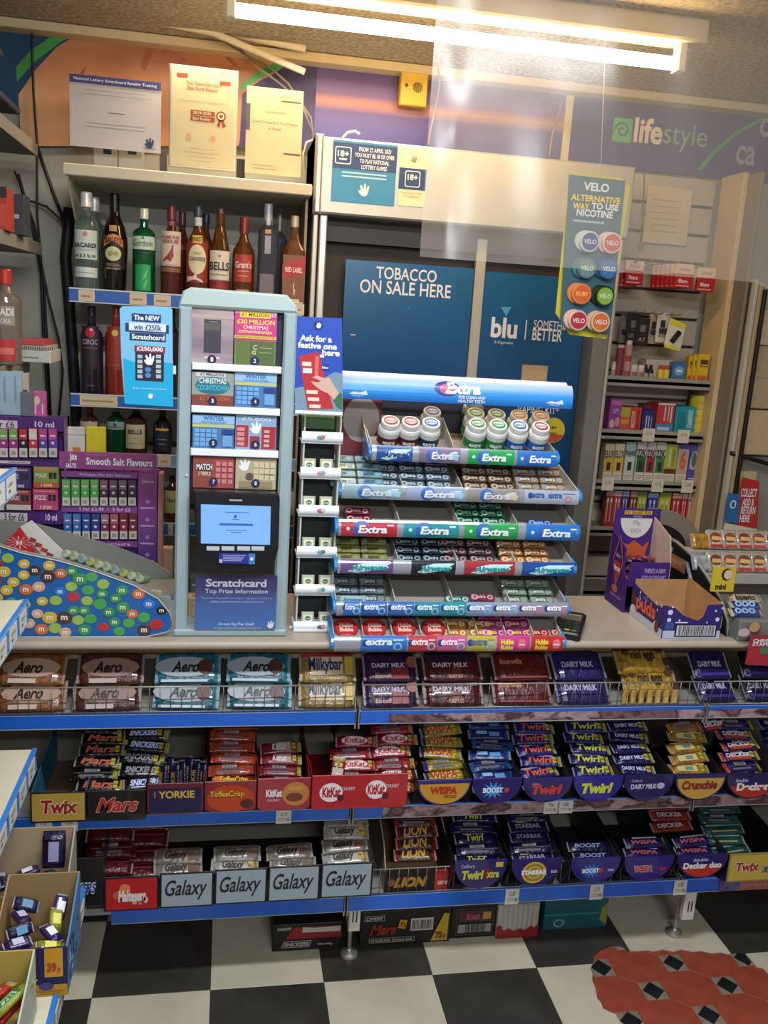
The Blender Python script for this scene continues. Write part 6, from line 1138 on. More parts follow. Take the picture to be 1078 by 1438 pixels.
for (y0, y1, s1, s2) in ((586, 605, ('1 for £6', -18, 20), ('10 ml', 49, 76)), (643, 655, ('Quick', 12, 38), None), (716, 736, ('3 for £6', 6, 34), ('10 ml', 64, 80))):
    b = MB(); x0, x1, z0, z1 = R4(0, y0, 82, y1, EY); b.box(xla, x1a-.0045, z0, z1, -EY-.03, -EY, pr, .001)
    if s1: x0, x1, z0_, z1_ = R4(s1[1], y0+5, s1[2], y1-5, EY); b.face(x0-.05, z0_-.002, x1+.008, z1_+.002, -EY+.0006, mat('#b8b4b8', .5)); b.text(s1[0], x0, z0_, x1, z1_, -EY+.001, mat('#2a2434', .5), .01)
    if s2: x0, x1, z0_, z1_ = R4(s2[1], y0+6, s2[2], y1-5, EY); b.text(s2[0], x0, z0_, x1, z1_, -EY+.001, mat('#d0c0dc', .5), .02)
    b.build('ledge', va)
boxrow(-15, 82, 7, 602, 642, [('#3a3a5a', '#8a5a48'), ('#8a2a7a', '#6a9a4a'), ('#8a2a70', '#6a9a4a'), ('#1f1a22', '#a82a34'), ('#b03030', '#c8b8b0'), ('#4a3a8a', '#a83a7c'), ('#5a3a8a', '#b03a80')], 'small liquid carton in the top row of the dark purple display', 'top row of the dark purple display', EY-.012)
def maxbox(q, c, s, c2, lab):
    x0, x1, z0, z1 = R4(*q, EY-.008); b = MB(); b.box(x0, x1, z0, z1, -EY-.025, -EY+.008, card(c), .001); W_, H_ = x1-x0, z1-z0; n = -EY+.0086
    b.text(s, x0+.08*W_, z0+.48*H_, x0+.55*W_, z0+.7*H_, n, mat('#c8b8c0', .5), .03); b.face(x0+.62*W_, z0+.45*H_, x0+.76*W_, z0+.75*H_, n, mat('#2a2228', .5)); b.face(x0+.79*W_, z0+.45*H_, x0+.93*W_, z0+.75*H_, n, mat('#2a2228', .5)); b.face(x0, z0, x1, z0+.26*H_, n, mat(c2, .5)); b.face(x0+.05*W_, z1-.14*H_, x1-.1*W_, z1-.06*H_, n, mat('#c87a5a', .5))
    if c2 != '#b8b0a8': b.text('1200', x0+.3*W_, z0+.06*H_, x0+.75*W_, z0+.2*H_, n+.0003, mat('#d8c8b8', .5), .02)
    tag(b.build('vape_carton'), lab, 'box', 'wide cartons in the dark purple display')
maxbox((6, 657, 43, 686), '#3d2f6e', 'MAX', '#3a2a66', 'dark violet wide carton, upper left in the dark purple display')
maxbox((47, 656, 82, 685), '#7a8a3a', 'MAX', '#b04a2e', 'green and orange wide carton, upper right in the dark purple display')
maxbox((9, 688, 43, 716), '#7a3a3c', 'MAX', '#b8b0a8', 'brown-red wide carton, lower left in the dark purple display')
maxbox((46, 687, 81, 716), '#a83a68', 'FIZZ', '#a84470', 'pink wide carton, lower right in the dark purple display')
maxbox((-30, 688, 5, 716), '#a8b02e', 'MAX', '#b8b0a8', 'lime wide carton cut by the left edge in the dark purple display')
vb_ = thing('liquid_display', 'violet shelf display headed with smooth salt flavours beside the dispenser', 'display', A(155, 780, EY))
xb0, xb1 = A(86, 700, EY).x, A(222, 700, EY).x; ztb = A(150, 660, EY).z
b = MB(); b.box(xb0, xb1, zc, ztb, -EY-.05, -EY-.025, pr2); b.build('back_panel', vb_)
b = MB(); b.box(xb1, xb1+.012, zc, ztb-.006, -EY-.05, -EY+.002, mat('#a8746c', .5)); b.build('side_panel', vb_)
b = MB(); x0, x1, z0, z1 = R4(83, 636, 219, 660, EY); b.box(x0, x1, z0, z1, -EY-.01, -EY+.003, pr2, .001); N_ = -EY+.0036
b.text('Juice', A(90, 0, EY).x, A(95, 648, EY).z, xat(108, z1, EY), z1-.003, N_, white, .04); b.text('SALTS', A(92, 650, EY).x, z0+.004, xat(107, z0, EY), A(95, 650, EY).z, N_, white, .03); b.text('Introducing our', xat(121, z1, EY), z1-.008, xat(150, z1, EY), z1-.004, N_, mat('#c8a8d0', .5)); b.text('Smooth Salt Flavours', xat(121, z1, EY), z0+.013, xat(214, z0, EY), z1-.013, N_, white, .03); b.text('10 ml E-liquids', xat(187, z0, EY), z0+.003, xat(213, z0, EY), z0+.008, N_, mat('#c8a8d0', .5)); b.build('header', vb_)
for (y0, y1, s) in ((663, 671, 'Premium Nic Salt Flavours'), (710, 720, '1 for £2.49  -  3 for £6'), (759, 768, 'Salt Flavours')):
    b = MB(); x0, x1, z0, z1 = R4(86, y0, 193, y1, EY); b.box(x0, x1, z0, z1, -EY-.02, -EY+.001, mat('#7a3f86', .4), .0006); b.text(s, xat(112, z0, EY), z0+.005, xat(183, z0, EY), z1-.004, -EY+.0016, mat('#c8b0d0', .5), .015); b.build('ledge', vb_)
b = MB(); x0, x1, z0, z1 = R4(194, 664, 220, 800, EY); b.box(x0, x1, zc+.01, z1, -EY-.024, -EY+.001, pr2); b.text('Juice', x0+.008, z1-.03, x1-.008, z1-.018, -EY+.0016, mat('#b89ac0', .5), .03)
for k in range(5): b.disc((x0+x1)/2, z1-.08-.05*k, .006, .006, -EY+.0016, mat('#9a78b0', .5), 10); b.face(x0+.006, z1-.10-.05*k, x1-.006, z1-.095-.05*k, -EY+.0016, mat('#b08fc0', .5))
b.build('info_column', vb_)
boxrow(87, 193, 8, 674, 710, [('#3f9a3c', '#6a9a5a'), ('#3f9a3c', '#6a9a5a'), ('#3f9a3c', '#6a9a5a'), ('#3f9a3c', '#6a9a5a'), ('#4a2430', '#7a5a6a'), ('#3a2438', '#6a4a5a'), ('#2f2630', '#6a5a60'), ('#2a2034', '#4a3a4a')], 'small liquid carton in the green and dark upper row', 'upper row of the violet display', EY-.008)
boxrow(89, 194, 8, 722, 757, [('#2f5a9a', '#4a6aa0'), ('#2f5a9a', '#4a6aa0'), ('#1f3f84', '#2a4a8a'), ('#1f3a7a', '#2a3f7a'), ('#6a2438', '#8a6a74'), ('#8a2a38', '#9a5a64'), ('#7a2230', '#6a2430'), ('#6a1f30', '#6a2430')], 'small liquid carton in the blue and red lower row', 'lower row of the violet display', EY-.008)
# cartons standing on the displays
for q, Y, c, nm, lab, its, zb_ in (((88, 600, 119, 637), EY+.03, '#c6c4ba', 'carton', 'white carton with orange and dark print standing on the violet display', [('r', .0, .8, 1, .83, '#a8a69a'), ('r', .45, .32, .8, .5, '#c87a3a'), ('r', .1, .0, .3, .25, '#3a3a44'), ('d', .7, .1, .12, .08, '#2f3a6a')], ztb), ((121, 600, 148, 637), EY+.03, '#cfc21e', 'carton', 'bright yellow carton standing on the violet display', [('r', .4, .05, .44, .4, '#9a901a'), ('r', .52, .05, .56, .4, '#9a901a')], ztb)):
    carton(q, Y, zb_+.0005, c, lab, 'cartons on the e-liquid displays', its, depth=.015)
for px, w, lab in ((7, 16, 'leftmost visible'), (22, 15, 'second')):
    carton((px-w/2, 522, px+w/2, 586), EY+.02, zta+.0005, '#8fa6b4', 'pale blue phone carton standing on the dark purple display, %s one' % lab, 'phone cartons on the dark purple display', [('t', 'N O K I A', .4, .3, .6, .9, '#4a6a84'), ], depth=.03)
carton((25, 524, 40, 586), EY+.045, zta+.0005, '#a8958e', 'pinkish carton behind the phone cartons on the purple display', 'phone cartons on the dark purple display', [('r', .4, .3, .9, .6, '#3a2a2a')], depth=.012)
carton((29, 551, 47, 586), EY+.015, zta+.0005, '#5c6468', 'grey carton half of a pair on the dark purple display', 'cartons on the e-liquid displays', [], depth=.02)
carton((47, 550, 64, 586), EY+.015, zta+.0005, '#b0508a', 'pink carton with a pale figure on the dark purple display', 'cartons on the e-liquid displays', [('d', .3, .65, .25, .18, '#c8b09a'), ('r', .1, .1, .2, .5, '#d8c0c8'), ('r', .7, .1, .8, .5, '#d8c0c8')], depth=.02)
carton((224, 770, 242, 806), EY+.05, zc+.0005, '#b09478', 'small tan carton standing between the violet display and the dispenser', None, [], depth=.03)
# books and bottles on the left wall shelves
SX = -.60
zz0 = zs_l[2]+.0225
for i, (y0, y1, c, lab) in enumerate(((484, 505, '#b9bab2', 'grey pad with printed side under a spiral notebook'), (476, 484, '#a8a89c', 'spiral notebook lying between the pad and a red book'), (466, 475, '#b04a44', 'red book lying on top of the spiral notebook'))):
    h = (.035, .014, .016)[i]; x0, x1 = A(28, 480, 2.75).x, A(70-4*i, 480, 2.75).x; b = MB(); b.box(x0, x1, zz0, zz0+h-.0005, -2.92, -2.75, card(c), .002)
    if i == 0: b.face(x0+.005, zz0+.012, x0+.05, zz0+.016, -2.7495, mat('#7a7a74', .5))
    if i == 1:
        for k in range(14): b.face(x0+.01+k*.006, zz0+.003, x0+.013+k*.006, zz0+h-.003, -2.7495, mat('#4a4a48', .5))
    tag(b.build(('pad', 'notebook', 'book')[i]), lab, ('pad', 'notebook', 'book')[i]); zz0 += h
bottle(9, 378, 44, 2.62, zs_l[2]+.022, 'tall', '#a8988a', '#b5382c', 'clear vodka bottle with an orange-red cap and red label at the left edge', 'bottles on the left wall shelves', .16, [(.05, .28, .8, '#b02e2a', [('b', .3, .6, .7, '#c8685a')]), (.42, .62, .8, '#8f8478', [('t', 'VLADI', .5, .9, .7, '#d8d4cc', .03), ('t', 'VODKA', .1, .35, .5, '#d0ccc4', .01)])], trans=.4, capr=.42)
zz1 = zs_l[1]+.0225
for (px, w, y0, c, lab, Y, its) in ((0, 20, 262, '#a83a2a', 'red-labelled box cut by the left edge on the middle side shelf', 2.6, [('r', .1, .1, .9, .6, '#c04a34'), ('r', 0, .75, 1, 1, '#2a2422')]), (22, 24, 272, '#3a3a42', 'dark grey box with a pale mark on the middle side shelf', 2.75, [('r', .3, .4, .7, .5, '#a8a8a8')])):
    x0, x1, z0, z1 = R4(px-w/2, y0, px+w/2, y0+50, Y); b = MB(); b.box(x0, x1, zz1, z1, -Y-.08, -Y, card(c), .002)
    for it in its: b.face(x0+it[1]*(x1-x0), zz1+it[2]*(z1-zz1), x0+it[3]*(x1-x0), zz1+it[4]*(z1-zz1), -Y+.0006, mat(it[5], .5))
    tag(b.build('carton'), lab, 'box')
zz2 = zs_l[0]+.0225
for i, (x0, x1, h, c, y0, y1, lab) in enumerate(((-.75, -.635, .05, '#b59f78', 2.3, 2.75, 'cream folder stack on the top side shelf'), (-.74, -.61, .02, '#23324a', 2.25, 2.9, 'dark blue folder over the cream stack'), (-.72, -.64, .045, '#7a7a7a', 2.2, 2.72, 'grey magazine pile above the blue folder'), (-.71, -.65, .05, '#a07a6a', 2.25, 2.68, 'pinkish magazine pile at the top left edge'), (-.72, -.62, .02, '#2c3440', 2.25, 2.75, 'dark cover topmost of the pile at the left edge'))):
    b = MB(V=(0, 1, 0), N=(0, 0, 1)); b.box(x0, x1, y0, y1, zz2, zz2+h-.001, card(c), .003); tag(b.build('folder' if i < 2 else 'magazine'), lab, 'folder' if i < 2 else 'magazine'); zz2 += h
# ================================================================== RIGHT ON THE COUNTER
# purple dump-bin carton
hb = thing('sweets_carton', 'tall purple open carton of wrapped sweets with a handwritten white price half-circle', 'box', (1.26, 2.43, zc))
pu = card('#3c1a6a'); pud = mat('#3a1c64', .5)
hx, hx2, hy, hy2 = 1.176, A(940, 800, 2.368).x, 2.368, 2.50
hzt = A(880, 714, hy2).z; hzs = A(845, 752, 2.5).z; hzf = A(905, 790, hy).z
b = MB(O=(hx, 0, 0), U=(0, -1, 0), N=(-1, 0, 0)); b.prism([(-hy2, zc), (-hy, zc), (-hy, zc+.10), (-hy-.03, zc+.125), (-hy-.03, zc+.19), (-hy2+.0, hzs+.02), (-hy2, hzs+.02)], -.002, .002, pu)
cy_, cz_ = -2.437, zc+.14; s_ = 1
b.poly([(cy_-.035, cz_), (cy_, cz_+.085), (cy_+.035, cz_), (cy_, cz_-.075)], .0026, mat('#c06a5a', .5)); b.poly([(cy_-.030, cz_), (cy_, cz_+.075), (cy_+.030, cz_), (cy_, cz_-.065)], .003, pud)
b.poly([(cy_-.024, cz_+.0), (cy_+.024, cz_+.0), (cy_, cz_-.06)], .0034, mat('#b5302c', .5)); b.build('side_wall', hb)
b = MB(O=(hx-.0038, 0, 0), U=(0, -1, 0), N=(-1, 0, 0)); b.frame(O=(hx-.0036, 0, 0), U=(0, -1, 0), N=(-1, 0, 0)); b.text('Heroes', cy_-.02, cz_-.03, cy_+.02, cz_-.012, 0, white, .03); b.text('Cadbury', cy_-.016, cz_+.01, cy_+.016, cz_+.024, 0, mat('#c8b0d8', .5), .02); b.text('THERE IS A NEW', cy_-.03, zc+.03, cy_+.05, zc+.038, 0, mat('#b090c8', .5), .01); 
b.disc(cy_+.0, cz_-.085, .02, .012, 0, mat('#b0643a', .5), 12); b.build('side_print', hb)
b = MB(); b.box(hx, hx+.15, zc, hzt, -hy2-.003, -hy2, pu); n = -hy2+.0006; w = .13; cx = hx+.072; zh = hzt-.03
b.poly(ell(cx, zh, .052, .062, 18, 180, 360), n, mat('#c9c6c0', .6)); b.text('79p', cx-.012, zh-.024, cx+.014, zh-.008, n+.0005, mat('#7a7a80', .5)); b.text('EACH', cx-.014, zh-.046, cx+.018, zh-.032, n+.0005, mat('#7a7a80', .5))
b.face(hx+.03, hzt-.018, hx+.12, hzt-.006, n, mat('#d0a83a', .5)); b.text('TO SHARE FOR', hx+.032, hzt-.017, hx+.118, hzt-.007, n+.0004, mat('#6a3a10', .5), .03); b.text('OR BUY', hx+.06, hzt-.027, hx+.09, hzt-.021, n+.0004, mat('#c8b0d8', .5))
b.poly([(cx-.05, zh-.07), (cx-.02, zh-.085), (cx, zh-.07), (cx+.03, zh-.09), (cx+.05, zh-.07), (cx+.04, zh-.12), (cx-.04, zh-.12)], n, mat('#b5502c', .5)); b.build('back_header', hb)
b = MB(); b.box(hx+.005, hx2, hzf-.075, hzf, -hy-.003, -hy, pu); b.text("THERE'S A NEW", hx+.05, hzf-.033, hx2-.012, hzf-.018, -hy+.0006, mat('#b090c8', .5), .02); b.text('FOOD ON THIS PLANET', hx+.045, hzf-.052, hx2-.01, hzf-.040, -hy+.0006, mat('#b090c8', .5), .02); b.build('front_lip', hb)
b = MB(O=(hx2, 0, 0), U=(0, -1, 0), N=(1, 0, 0)); b.prism([(-hy2, zc), (-hy, zc), (-hy, hzf+.0), (-hy-.02, hzf+.075), (-hy2, hzf+.11)], -.002, .002, mat('#b59c94', .6)); b.build('inner_side', hb)
b = MB(); b.box(hx+.004, hx2-.003, hzf-.07, hzf-.066, -hy2+.001, -hy-.004, pud); b.box(hx+.004, hx2-.003, zc, zc+.002, -hy2+.001, -hy-.004, pud); b.build('shelf', hb)
sw_ = [barmesh('wrapped_sweet', .05, .022, .014, c, None, '#ffffff', endc=c) for c in ('#8a2a4a', '#6a2a8a', '#a8485a', '#5a2a3a')]
k = 0
for r_ in range(3):
    for i in range(6 - r_):
        o = obj('wrapped_sweet', sw_[k % 4], None, T(hx+.022+.021*i+.012*r_, hy+.035+.03*r_, hzf-.052+.018*r_+.004*(i % 2), random.uniform(-15, 15), random.uniform(-10, 10), random.uniform(20, 60))); k += 1
        tag(o, 'pink and purple wrapped sweet in the tall purple carton, row %s, %s from the left' % (('one', 'two', 'three')[r_], ORD[i]), 'sweet', 'wrapped sweets in the tall purple carton')
# long low carton with snow dots
pb = thing('dotted_carton', 'low open purple carton with snow dots, orange lettering and a barcode end', 'box', (1.28, 2.25, zc))
qx0, qx1, qy0, qy1 = 1.193, 1.364, 2.154, 2.355; hz1 = .098
navyp = card('#2c2068'); kraft = mat('#a67f54', .7, noise=.06, scale=20)
b = MB(); pts = [(qx0, zc), (qx1, zc), (qx1, zc+hz1), (qx1-.045, zc+hz1-.002), (qx1-.055, zc+.062), (qx0+.10, zc+.050), (qx0+.055, zc+.066), (qx0+.03, zc+hz1-.012), (qx0, zc+hz1-.004)]; b.prism(pts, -qy0-.003, -qy0, navyp); n = -qy0+.0006
b.face(qx0, zc, qx1, zc+.022, n, mat('#a8b8cc', .5)); b.box(qx0+.035, qx1-.01, zc+.004, zc+.040, -qy0, -qy0+.001, mat('#1f1a3a', .5)); b.face(qx0+.040, zc+.008, qx1-.015, zc+.037, -qy0+.0014, mat('#c9c8c8', .5))
x = qx0+.045
while x < qx1-.02: w = random.choice((.0012, .002, .003)); b.face(x, zc+.009, x+w, zc+.036, -qy0+.0018, mat('#2a2a34', .5)); x += w+random.choice((.0012, .002))
b.face(qx0+.006, zc+.026, qx0+.030, zc+.046, n, mat('#3a4a8c', .5)); b.face(qx0+.034, zc+.044, qx0+.07, zc+.047, n, white)
for u, v, r in ((.015, .075, .0075), (.014, .053, .006), (.02, .09, .003), (.045, .052, .003), (.158, .055, .006), (.15, .08, .003), (.168, .088, .003), (.128, .046, .0025)): b.disc(qx0+u, zc+v, r, r, n+.0002, mat('#c9cce0', .5), 12)
b.build('barcode_end', pb)
b = MB(O=(qx0, 0, 0), U=(0, -1, 0), N=(-1, 0, 0)); b.prism([(-qy1, zc), (-qy0, zc), (-qy0, zc+hz1-.004), (-qy0-.05, zc+hz1-.02), (-qy0-.12, zc+hz1-.012), (-qy1+.01, zc+hz1), (-qy1, zc+hz1-.01)], 0, .003, navyp); L_ = qy1-qy0
b.face(-qy1, zc, -qy0, zc+.024, .0034, mat('#b8bcc8', .5)); 
for w, u, v, r in [('d', random.Random(i).uniform(-qy1+.01, -qy0-.01), zc+random.Random(i+50).uniform(.05, .088), random.Random(i+99).choice((.002, .003, .004))) for i in range(14)]: b.disc(u, v, r, r*1.2, .0034, mat('#c9cce0', .5), 10)
b.text('puds', -qy0-.165, zc+.022, -qy0-.045, zc+.078, .004, mat('#d85a2a', .5), .035); b.text('Cadbury', -qy0-.13, zc+.072, -qy0-.09, zc+.082, .004, mat('#8a78b8', .5), .02)
for u, v, rx, ry in ((-qy1+.018, zc+.06, .012, .022), (-qy0-.03, zc+.024, .013, .018)): b.poly(ell(u, v, rx, ry, 14), .0044, mat('#5a2f24', .5))
for u in (-qy1+.02, -qy0-.035): b.poly(ell(u, zc+.024, .016, .014, 12), .0040, mat('#c9c6bc', .5))
b.build('lettered_side', pb)
b = MB(); b.box(qx0+.003, qx1-.003, zc+.001, zc+hz1+.012, -qy1, -qy1+.003, kraft); b.build('back_end', pb)
b = MB(O=(qx1, 0, 0), U=(0, -1, 0), N=(-1, 0, 0)); b.prism([(-qy1, zc), (-qy0-.003, zc), (-qy0-.003, zc+hz1), (-qy1, zc+hz1+.02)], 0, .003, kraft); b.build('kraft_side', pb)
b = MB(V=(0, 1, 0), N=(0, 0, 1)); b.box(qx0+.003, qx1-.003, qy0+.003, qy1-.003, zc, zc+.002, kraft); b.build('kraft_base', pb)
# curved acrylic display stand
ZU_, ZL_ = A(1030, 758, 2.47).z, A(1030, 789, 2.38).z
cs = thing('curved_stand', 'grey and black curved-sided counter stand at the right edge full of wrapped biscuits', 'display', (1.57, 2.30, zc))
def arcside(x, y0, y1, h, m, nm, th=.006, lift=0, inner=None):
    q_ = [onx(px, py, x) for px, py in ((1020, 893), (1020, 870), (1010, 840), (992, 810), (971, 780), (949, 761), (928, 750))]; pts = [(-y1, zc), (-q_[0].y-.004, zc)]+[(-q.y-(.006 if h < .22 else 0), q.z-(.006 if h < .22 else 0)) for q in q_]; pts[0] = (pts[-1][0], zc)
    b = MB(O=(x, 0, 0), U=(0, -1, 0), N=(1, 0, 0)); b.prism(pts, 0, th, m); b.build(nm, cs)
    return pts
arcside(1.393, 2.12, 2.495, .215, mat('#151416', .5), 'black_side', .004)
pts = arcside(1.398, 2.11, 2.50, .222, mat('#77776f', .4), 'grey_side', .007)
b = MB(O=(1.4015, 0, 0), U=(0, -1, 0), N=(1, 0, 0)); b.tube([(p[0], p[1], 0) for p in pts[1:]], .0045, mat('#8f8c84', .35), 6); b.build('edge_rim', cs)
b = MB(); b.box(1.406, 1.77, zc, zc+.06, -2.50, -2.13, mat('#6f726e', .4), .004); b.box(1.406, 1.77, zc+.0605, zc+.10, -2.14, -2.135, clr); b.build('base_tray', cs)
for k, (yy, zz) in enumerate(((2.36, ZL_-.035), (2.45, ZU_-.035))):
    b = MB(V=(0, 1, 0), N=(0, 0, 1)); b.box(1.406, 1.77, yy-.02, 2.49, zz, zz+.004, mat('#a8a59c', .35)); b.box(1.406, 1.77, yy-.024, yy-.02, zz-.02, zz+.006, mat('#9a978e', .3)); b.build('step', cs)
for q, c, lab, its in (((941, 776, 961, 806), '#9c6a50', 'tan card leaning against the black stand side', [('r', .2, .4, .8, .8, '#b58a6a'), ('t', '65', .3, .2, .8, .45, '#d88a3a')]), ((935, 764, 943, 776), '#c4b8a4', 'small pale tag on the black stand side', []), ((1008, 862, 1012, 882), '#b0a890', 'narrow pale tag low on the black stand side', [])):
    x_ = 1.392; p0 = onx(q[0], q[1], x_); p1 = onx(q[2], q[3], x_); b = MB(O=(x_, 0, 0), U=(0, -1, 0), N=(-1, 0, 0)); u0, u1, v0, v1 = sorted((-p0.y, -p1.y))+sorted((p0.z, p1.z)); b.box(u0, u1, v0, v1, 0, .002, card(c))
    for k_, it in enumerate(its):
        if it[0] == 'r': b.face(u0+it[1]*(u1-u0), v0+it[2]*(v1-v0), u0+it[3]*(u1-u0), v0+it[4]*(v1-v0), .0024+k_*.0003, mat(it[5], .5))
        else: b.text(it[1], u0+it[2]*(u1-u0), v0+it[3]*(v1-v0), u0+it[4]*(u1-u0), v0+it[5]*(v1-v0), .0034, mat(it[6], .5), .02)
    tag(b.build('tag_card'), lab, 'card')
p0, p1 = onx(964, 790, 1.385), onx(973, 826, 1.385); b = MB(V=(0, 0, 1)); b.tube([(p0.x, p0.z, -p0.y), (p1.x, p1.z, -p1.y)], .006, foil('#8f93a8'), 8); tag(b.build('wrapped_stick'), 'silver and blue wrapped stick stuck on the black stand side', 'packet')
# wrapped biscuits in rows: square clear packets with a brown biscuit
def biscuit(main, red_):
    b = MB(); b.frame(O=(0, 0, 0), U=(1, 0, 0), V=(0, 1, 0), N=(0, 0, 1)); loft(b, .056, .064, .016, foil('#b8a898'), foil('#c8c4bc'), ends=.08); n = .0089
    b.poly(ell(0, .004, .019, .017, 14), n, mat(main, .5)); b.poly([(-.016, -.004), (.018, -.006), (.018, .006), (-.012, .008)], n+.0003, mat('#c89a5a', .5)); b.face(-.02, -.027, .02, -.019, n, mat(red_, .4)); b.text('kinder', -.014, -.018, .012, -.011, n+.0004, mat('#d8c8b8', .4), .02); return b.mesh('wrapped_biscuit')
bm_ = [biscuit('#6a3a22', '#a8302c'), biscuit('#74442a', '#b5402e')]
for (py, Yr, xs0, nn, zz, nm) in ((757, 2.47, 1003, 9, ZU_, 'upper row'), (788, 2.38, 1003, 8, ZL_, 'lower row')):
    for i in range(nn):
        x = xat(xs0+i*20, zz, Yr); o = obj('wrapped_biscuit', bm_[i % 2], None, T(x, Yr, zz, 62+random.uniform(-4, 4), 0, random.uniform(-8, 8))); tag(o, 'clear-wrapped brown biscuit in the curved stand, %s, %s from the left' % (nm, ORD[i]), 'biscuit', 'wrapped biscuits in the curved stand, '+nm)
yb_ = MB(); x = xat(984, ZU_, 2.47); M = T(x, 2.47, ZU_-.006, 60)
o = obj('wrapped_biscuit', barmesh('yellow_packet', .07, .05, .016, '#b5842e', None, '#fff', endc='#b5842e'), None, M); tag(o, 'orange-yellow packet at the left of the upper row in the curved stand', 'biscuit')
x = xat(986, ZL_, 2.38); o = obj('wrapped_bar', barmesh('white_packet', .07, .05, .016, '#a8acb0', None, '#fff', endc='#8a8fa8'), None, T(x, 2.38, ZL_-.004, 60)); tag(o, 'silver-white packet at the left of the lower row in the curved stand', 'biscuit')
b = MB(); x0, x1, z0, z1 = R4(1000, 797, 1032, 826, 2.195); b.box(x0, x1, z0-.01, z1, -2.20, -2.195, mat('#c0a82a', .45)); b.poly(ell(x0+.042, (z0+z1)/2+.01, .016, .018, 16), -2.1944, mat('#2a2420', .5)); b.poly(ell(x0+.046, (z0+z1)/2+.01, .013, .014, 14), -2.194, mat('#c9a898', .5)); b.text('mini', x0+.012, z0-.004, x0+.045, z0+.012, -2.1944, mat('#2a2420', .5), .05); b.build('yellow_card', cs)
for i, (py, c, s, e, lab) in enumerate(((868, '#2a3084', 'ooo', '#b8b070', 'blue wrapped bar low in the curved stand, bottom one'), (851, '#2a3084', 'ooo', '#b8b070', 'blue wrapped bar low in the curved stand, middle one'), (833, '#b0a890', 'bueno', '#9a6a48', 'cream wrapped bar with dark lettering low in the curved stand'))):
    zz = zc+.072+.014*i; x = xat(1046, zz, 2.165+.018*i); o = obj('wrapped_bar', barmesh('stand_bar', .10, .032, .014, c, s, '#8ab0d8' if i < 2 else '#2a2a2a', endc=e), None, T(x, 2.165+.018*i, zz, 32)); tag(o, lab, 'chocolate bar', 'bars low in the curved stand')
# sticker hanging from the counter at the far right
t = thing('red_flyer', 'red printed christmas flyer hanging over the counter edge at the right', 'flyer', A(1062, 930, 2.105)); LYY = 2.105
b = MB(); P5 = [(A(x, y, LYY).x, A(x, y, LYY).z) for x, y in ((1046, 933), (1054, 893), (1130, 890), (1130, 938))]; b.prism(P5[::-1], -LYY-.002, -LYY, mat('#9c2632', .45)); tx('CHRISTMAS', (1057, 897, 1100, 902), LYY, white, bold=.02); tx('STAMPS', (1056, 902, 1085, 907), LYY, white, bold=.02); sq((1066, 909, 1084, 919), LYY, mat('#4a6a4a', .5)); b.build('sheet', t)
b = MB(); x0, x1, z0, z1 = R4(1036, 870, 1076, 893, 2.11); b.poly(ell(x0+.02, z0+.01, .018, .012, 12), -2.11, mat('#b8a0a0', .5)); b.poly(ell(x0+.05, z0+.025, .016, .015, 12), -2.111, mat('#b08a5a', .5)); b.prism(ell(x0+.06, z0+.02, .012, .016, 12), -2.12, -2.115, mat('#8a2a34', .5)); tag(b.build('sticker'), 'small festive sticker behind the clear tray front at the right edge', 'sticker')
# dark oval sign behind the purple carton
t = thing('oval_stand', 'dark round-topped stand in a brown-grey rim behind the purple carton', 'display', A(940, 760, 2.75)); OY = 2.72
b = MB(); c0 = A(925, 768, OY); b.prism(ell(c0.x, c0.z, .155, .125, 30, 0, 180)+[(c0.x-.155, .002), (c0.x+.155, .002)], -OY-.05, -OY-.01, mat('#7d7265', .5), .004); b.prism(ell(c0.x-.02, c0.z-.01, .12, .09, 28, 0, 180)+[(c0.x-.14, c0.z-.12), (c0.x+.10, c0.z-.12)], -OY-.01, -OY, mat('#1f1815', .4)); b.text('FERRERO', c0.x-.045, c0.z+.025, c0.x+.035, c0.z+.043, -OY+.001, mat('#7a6a58', .5), .02); b.build('board', t)
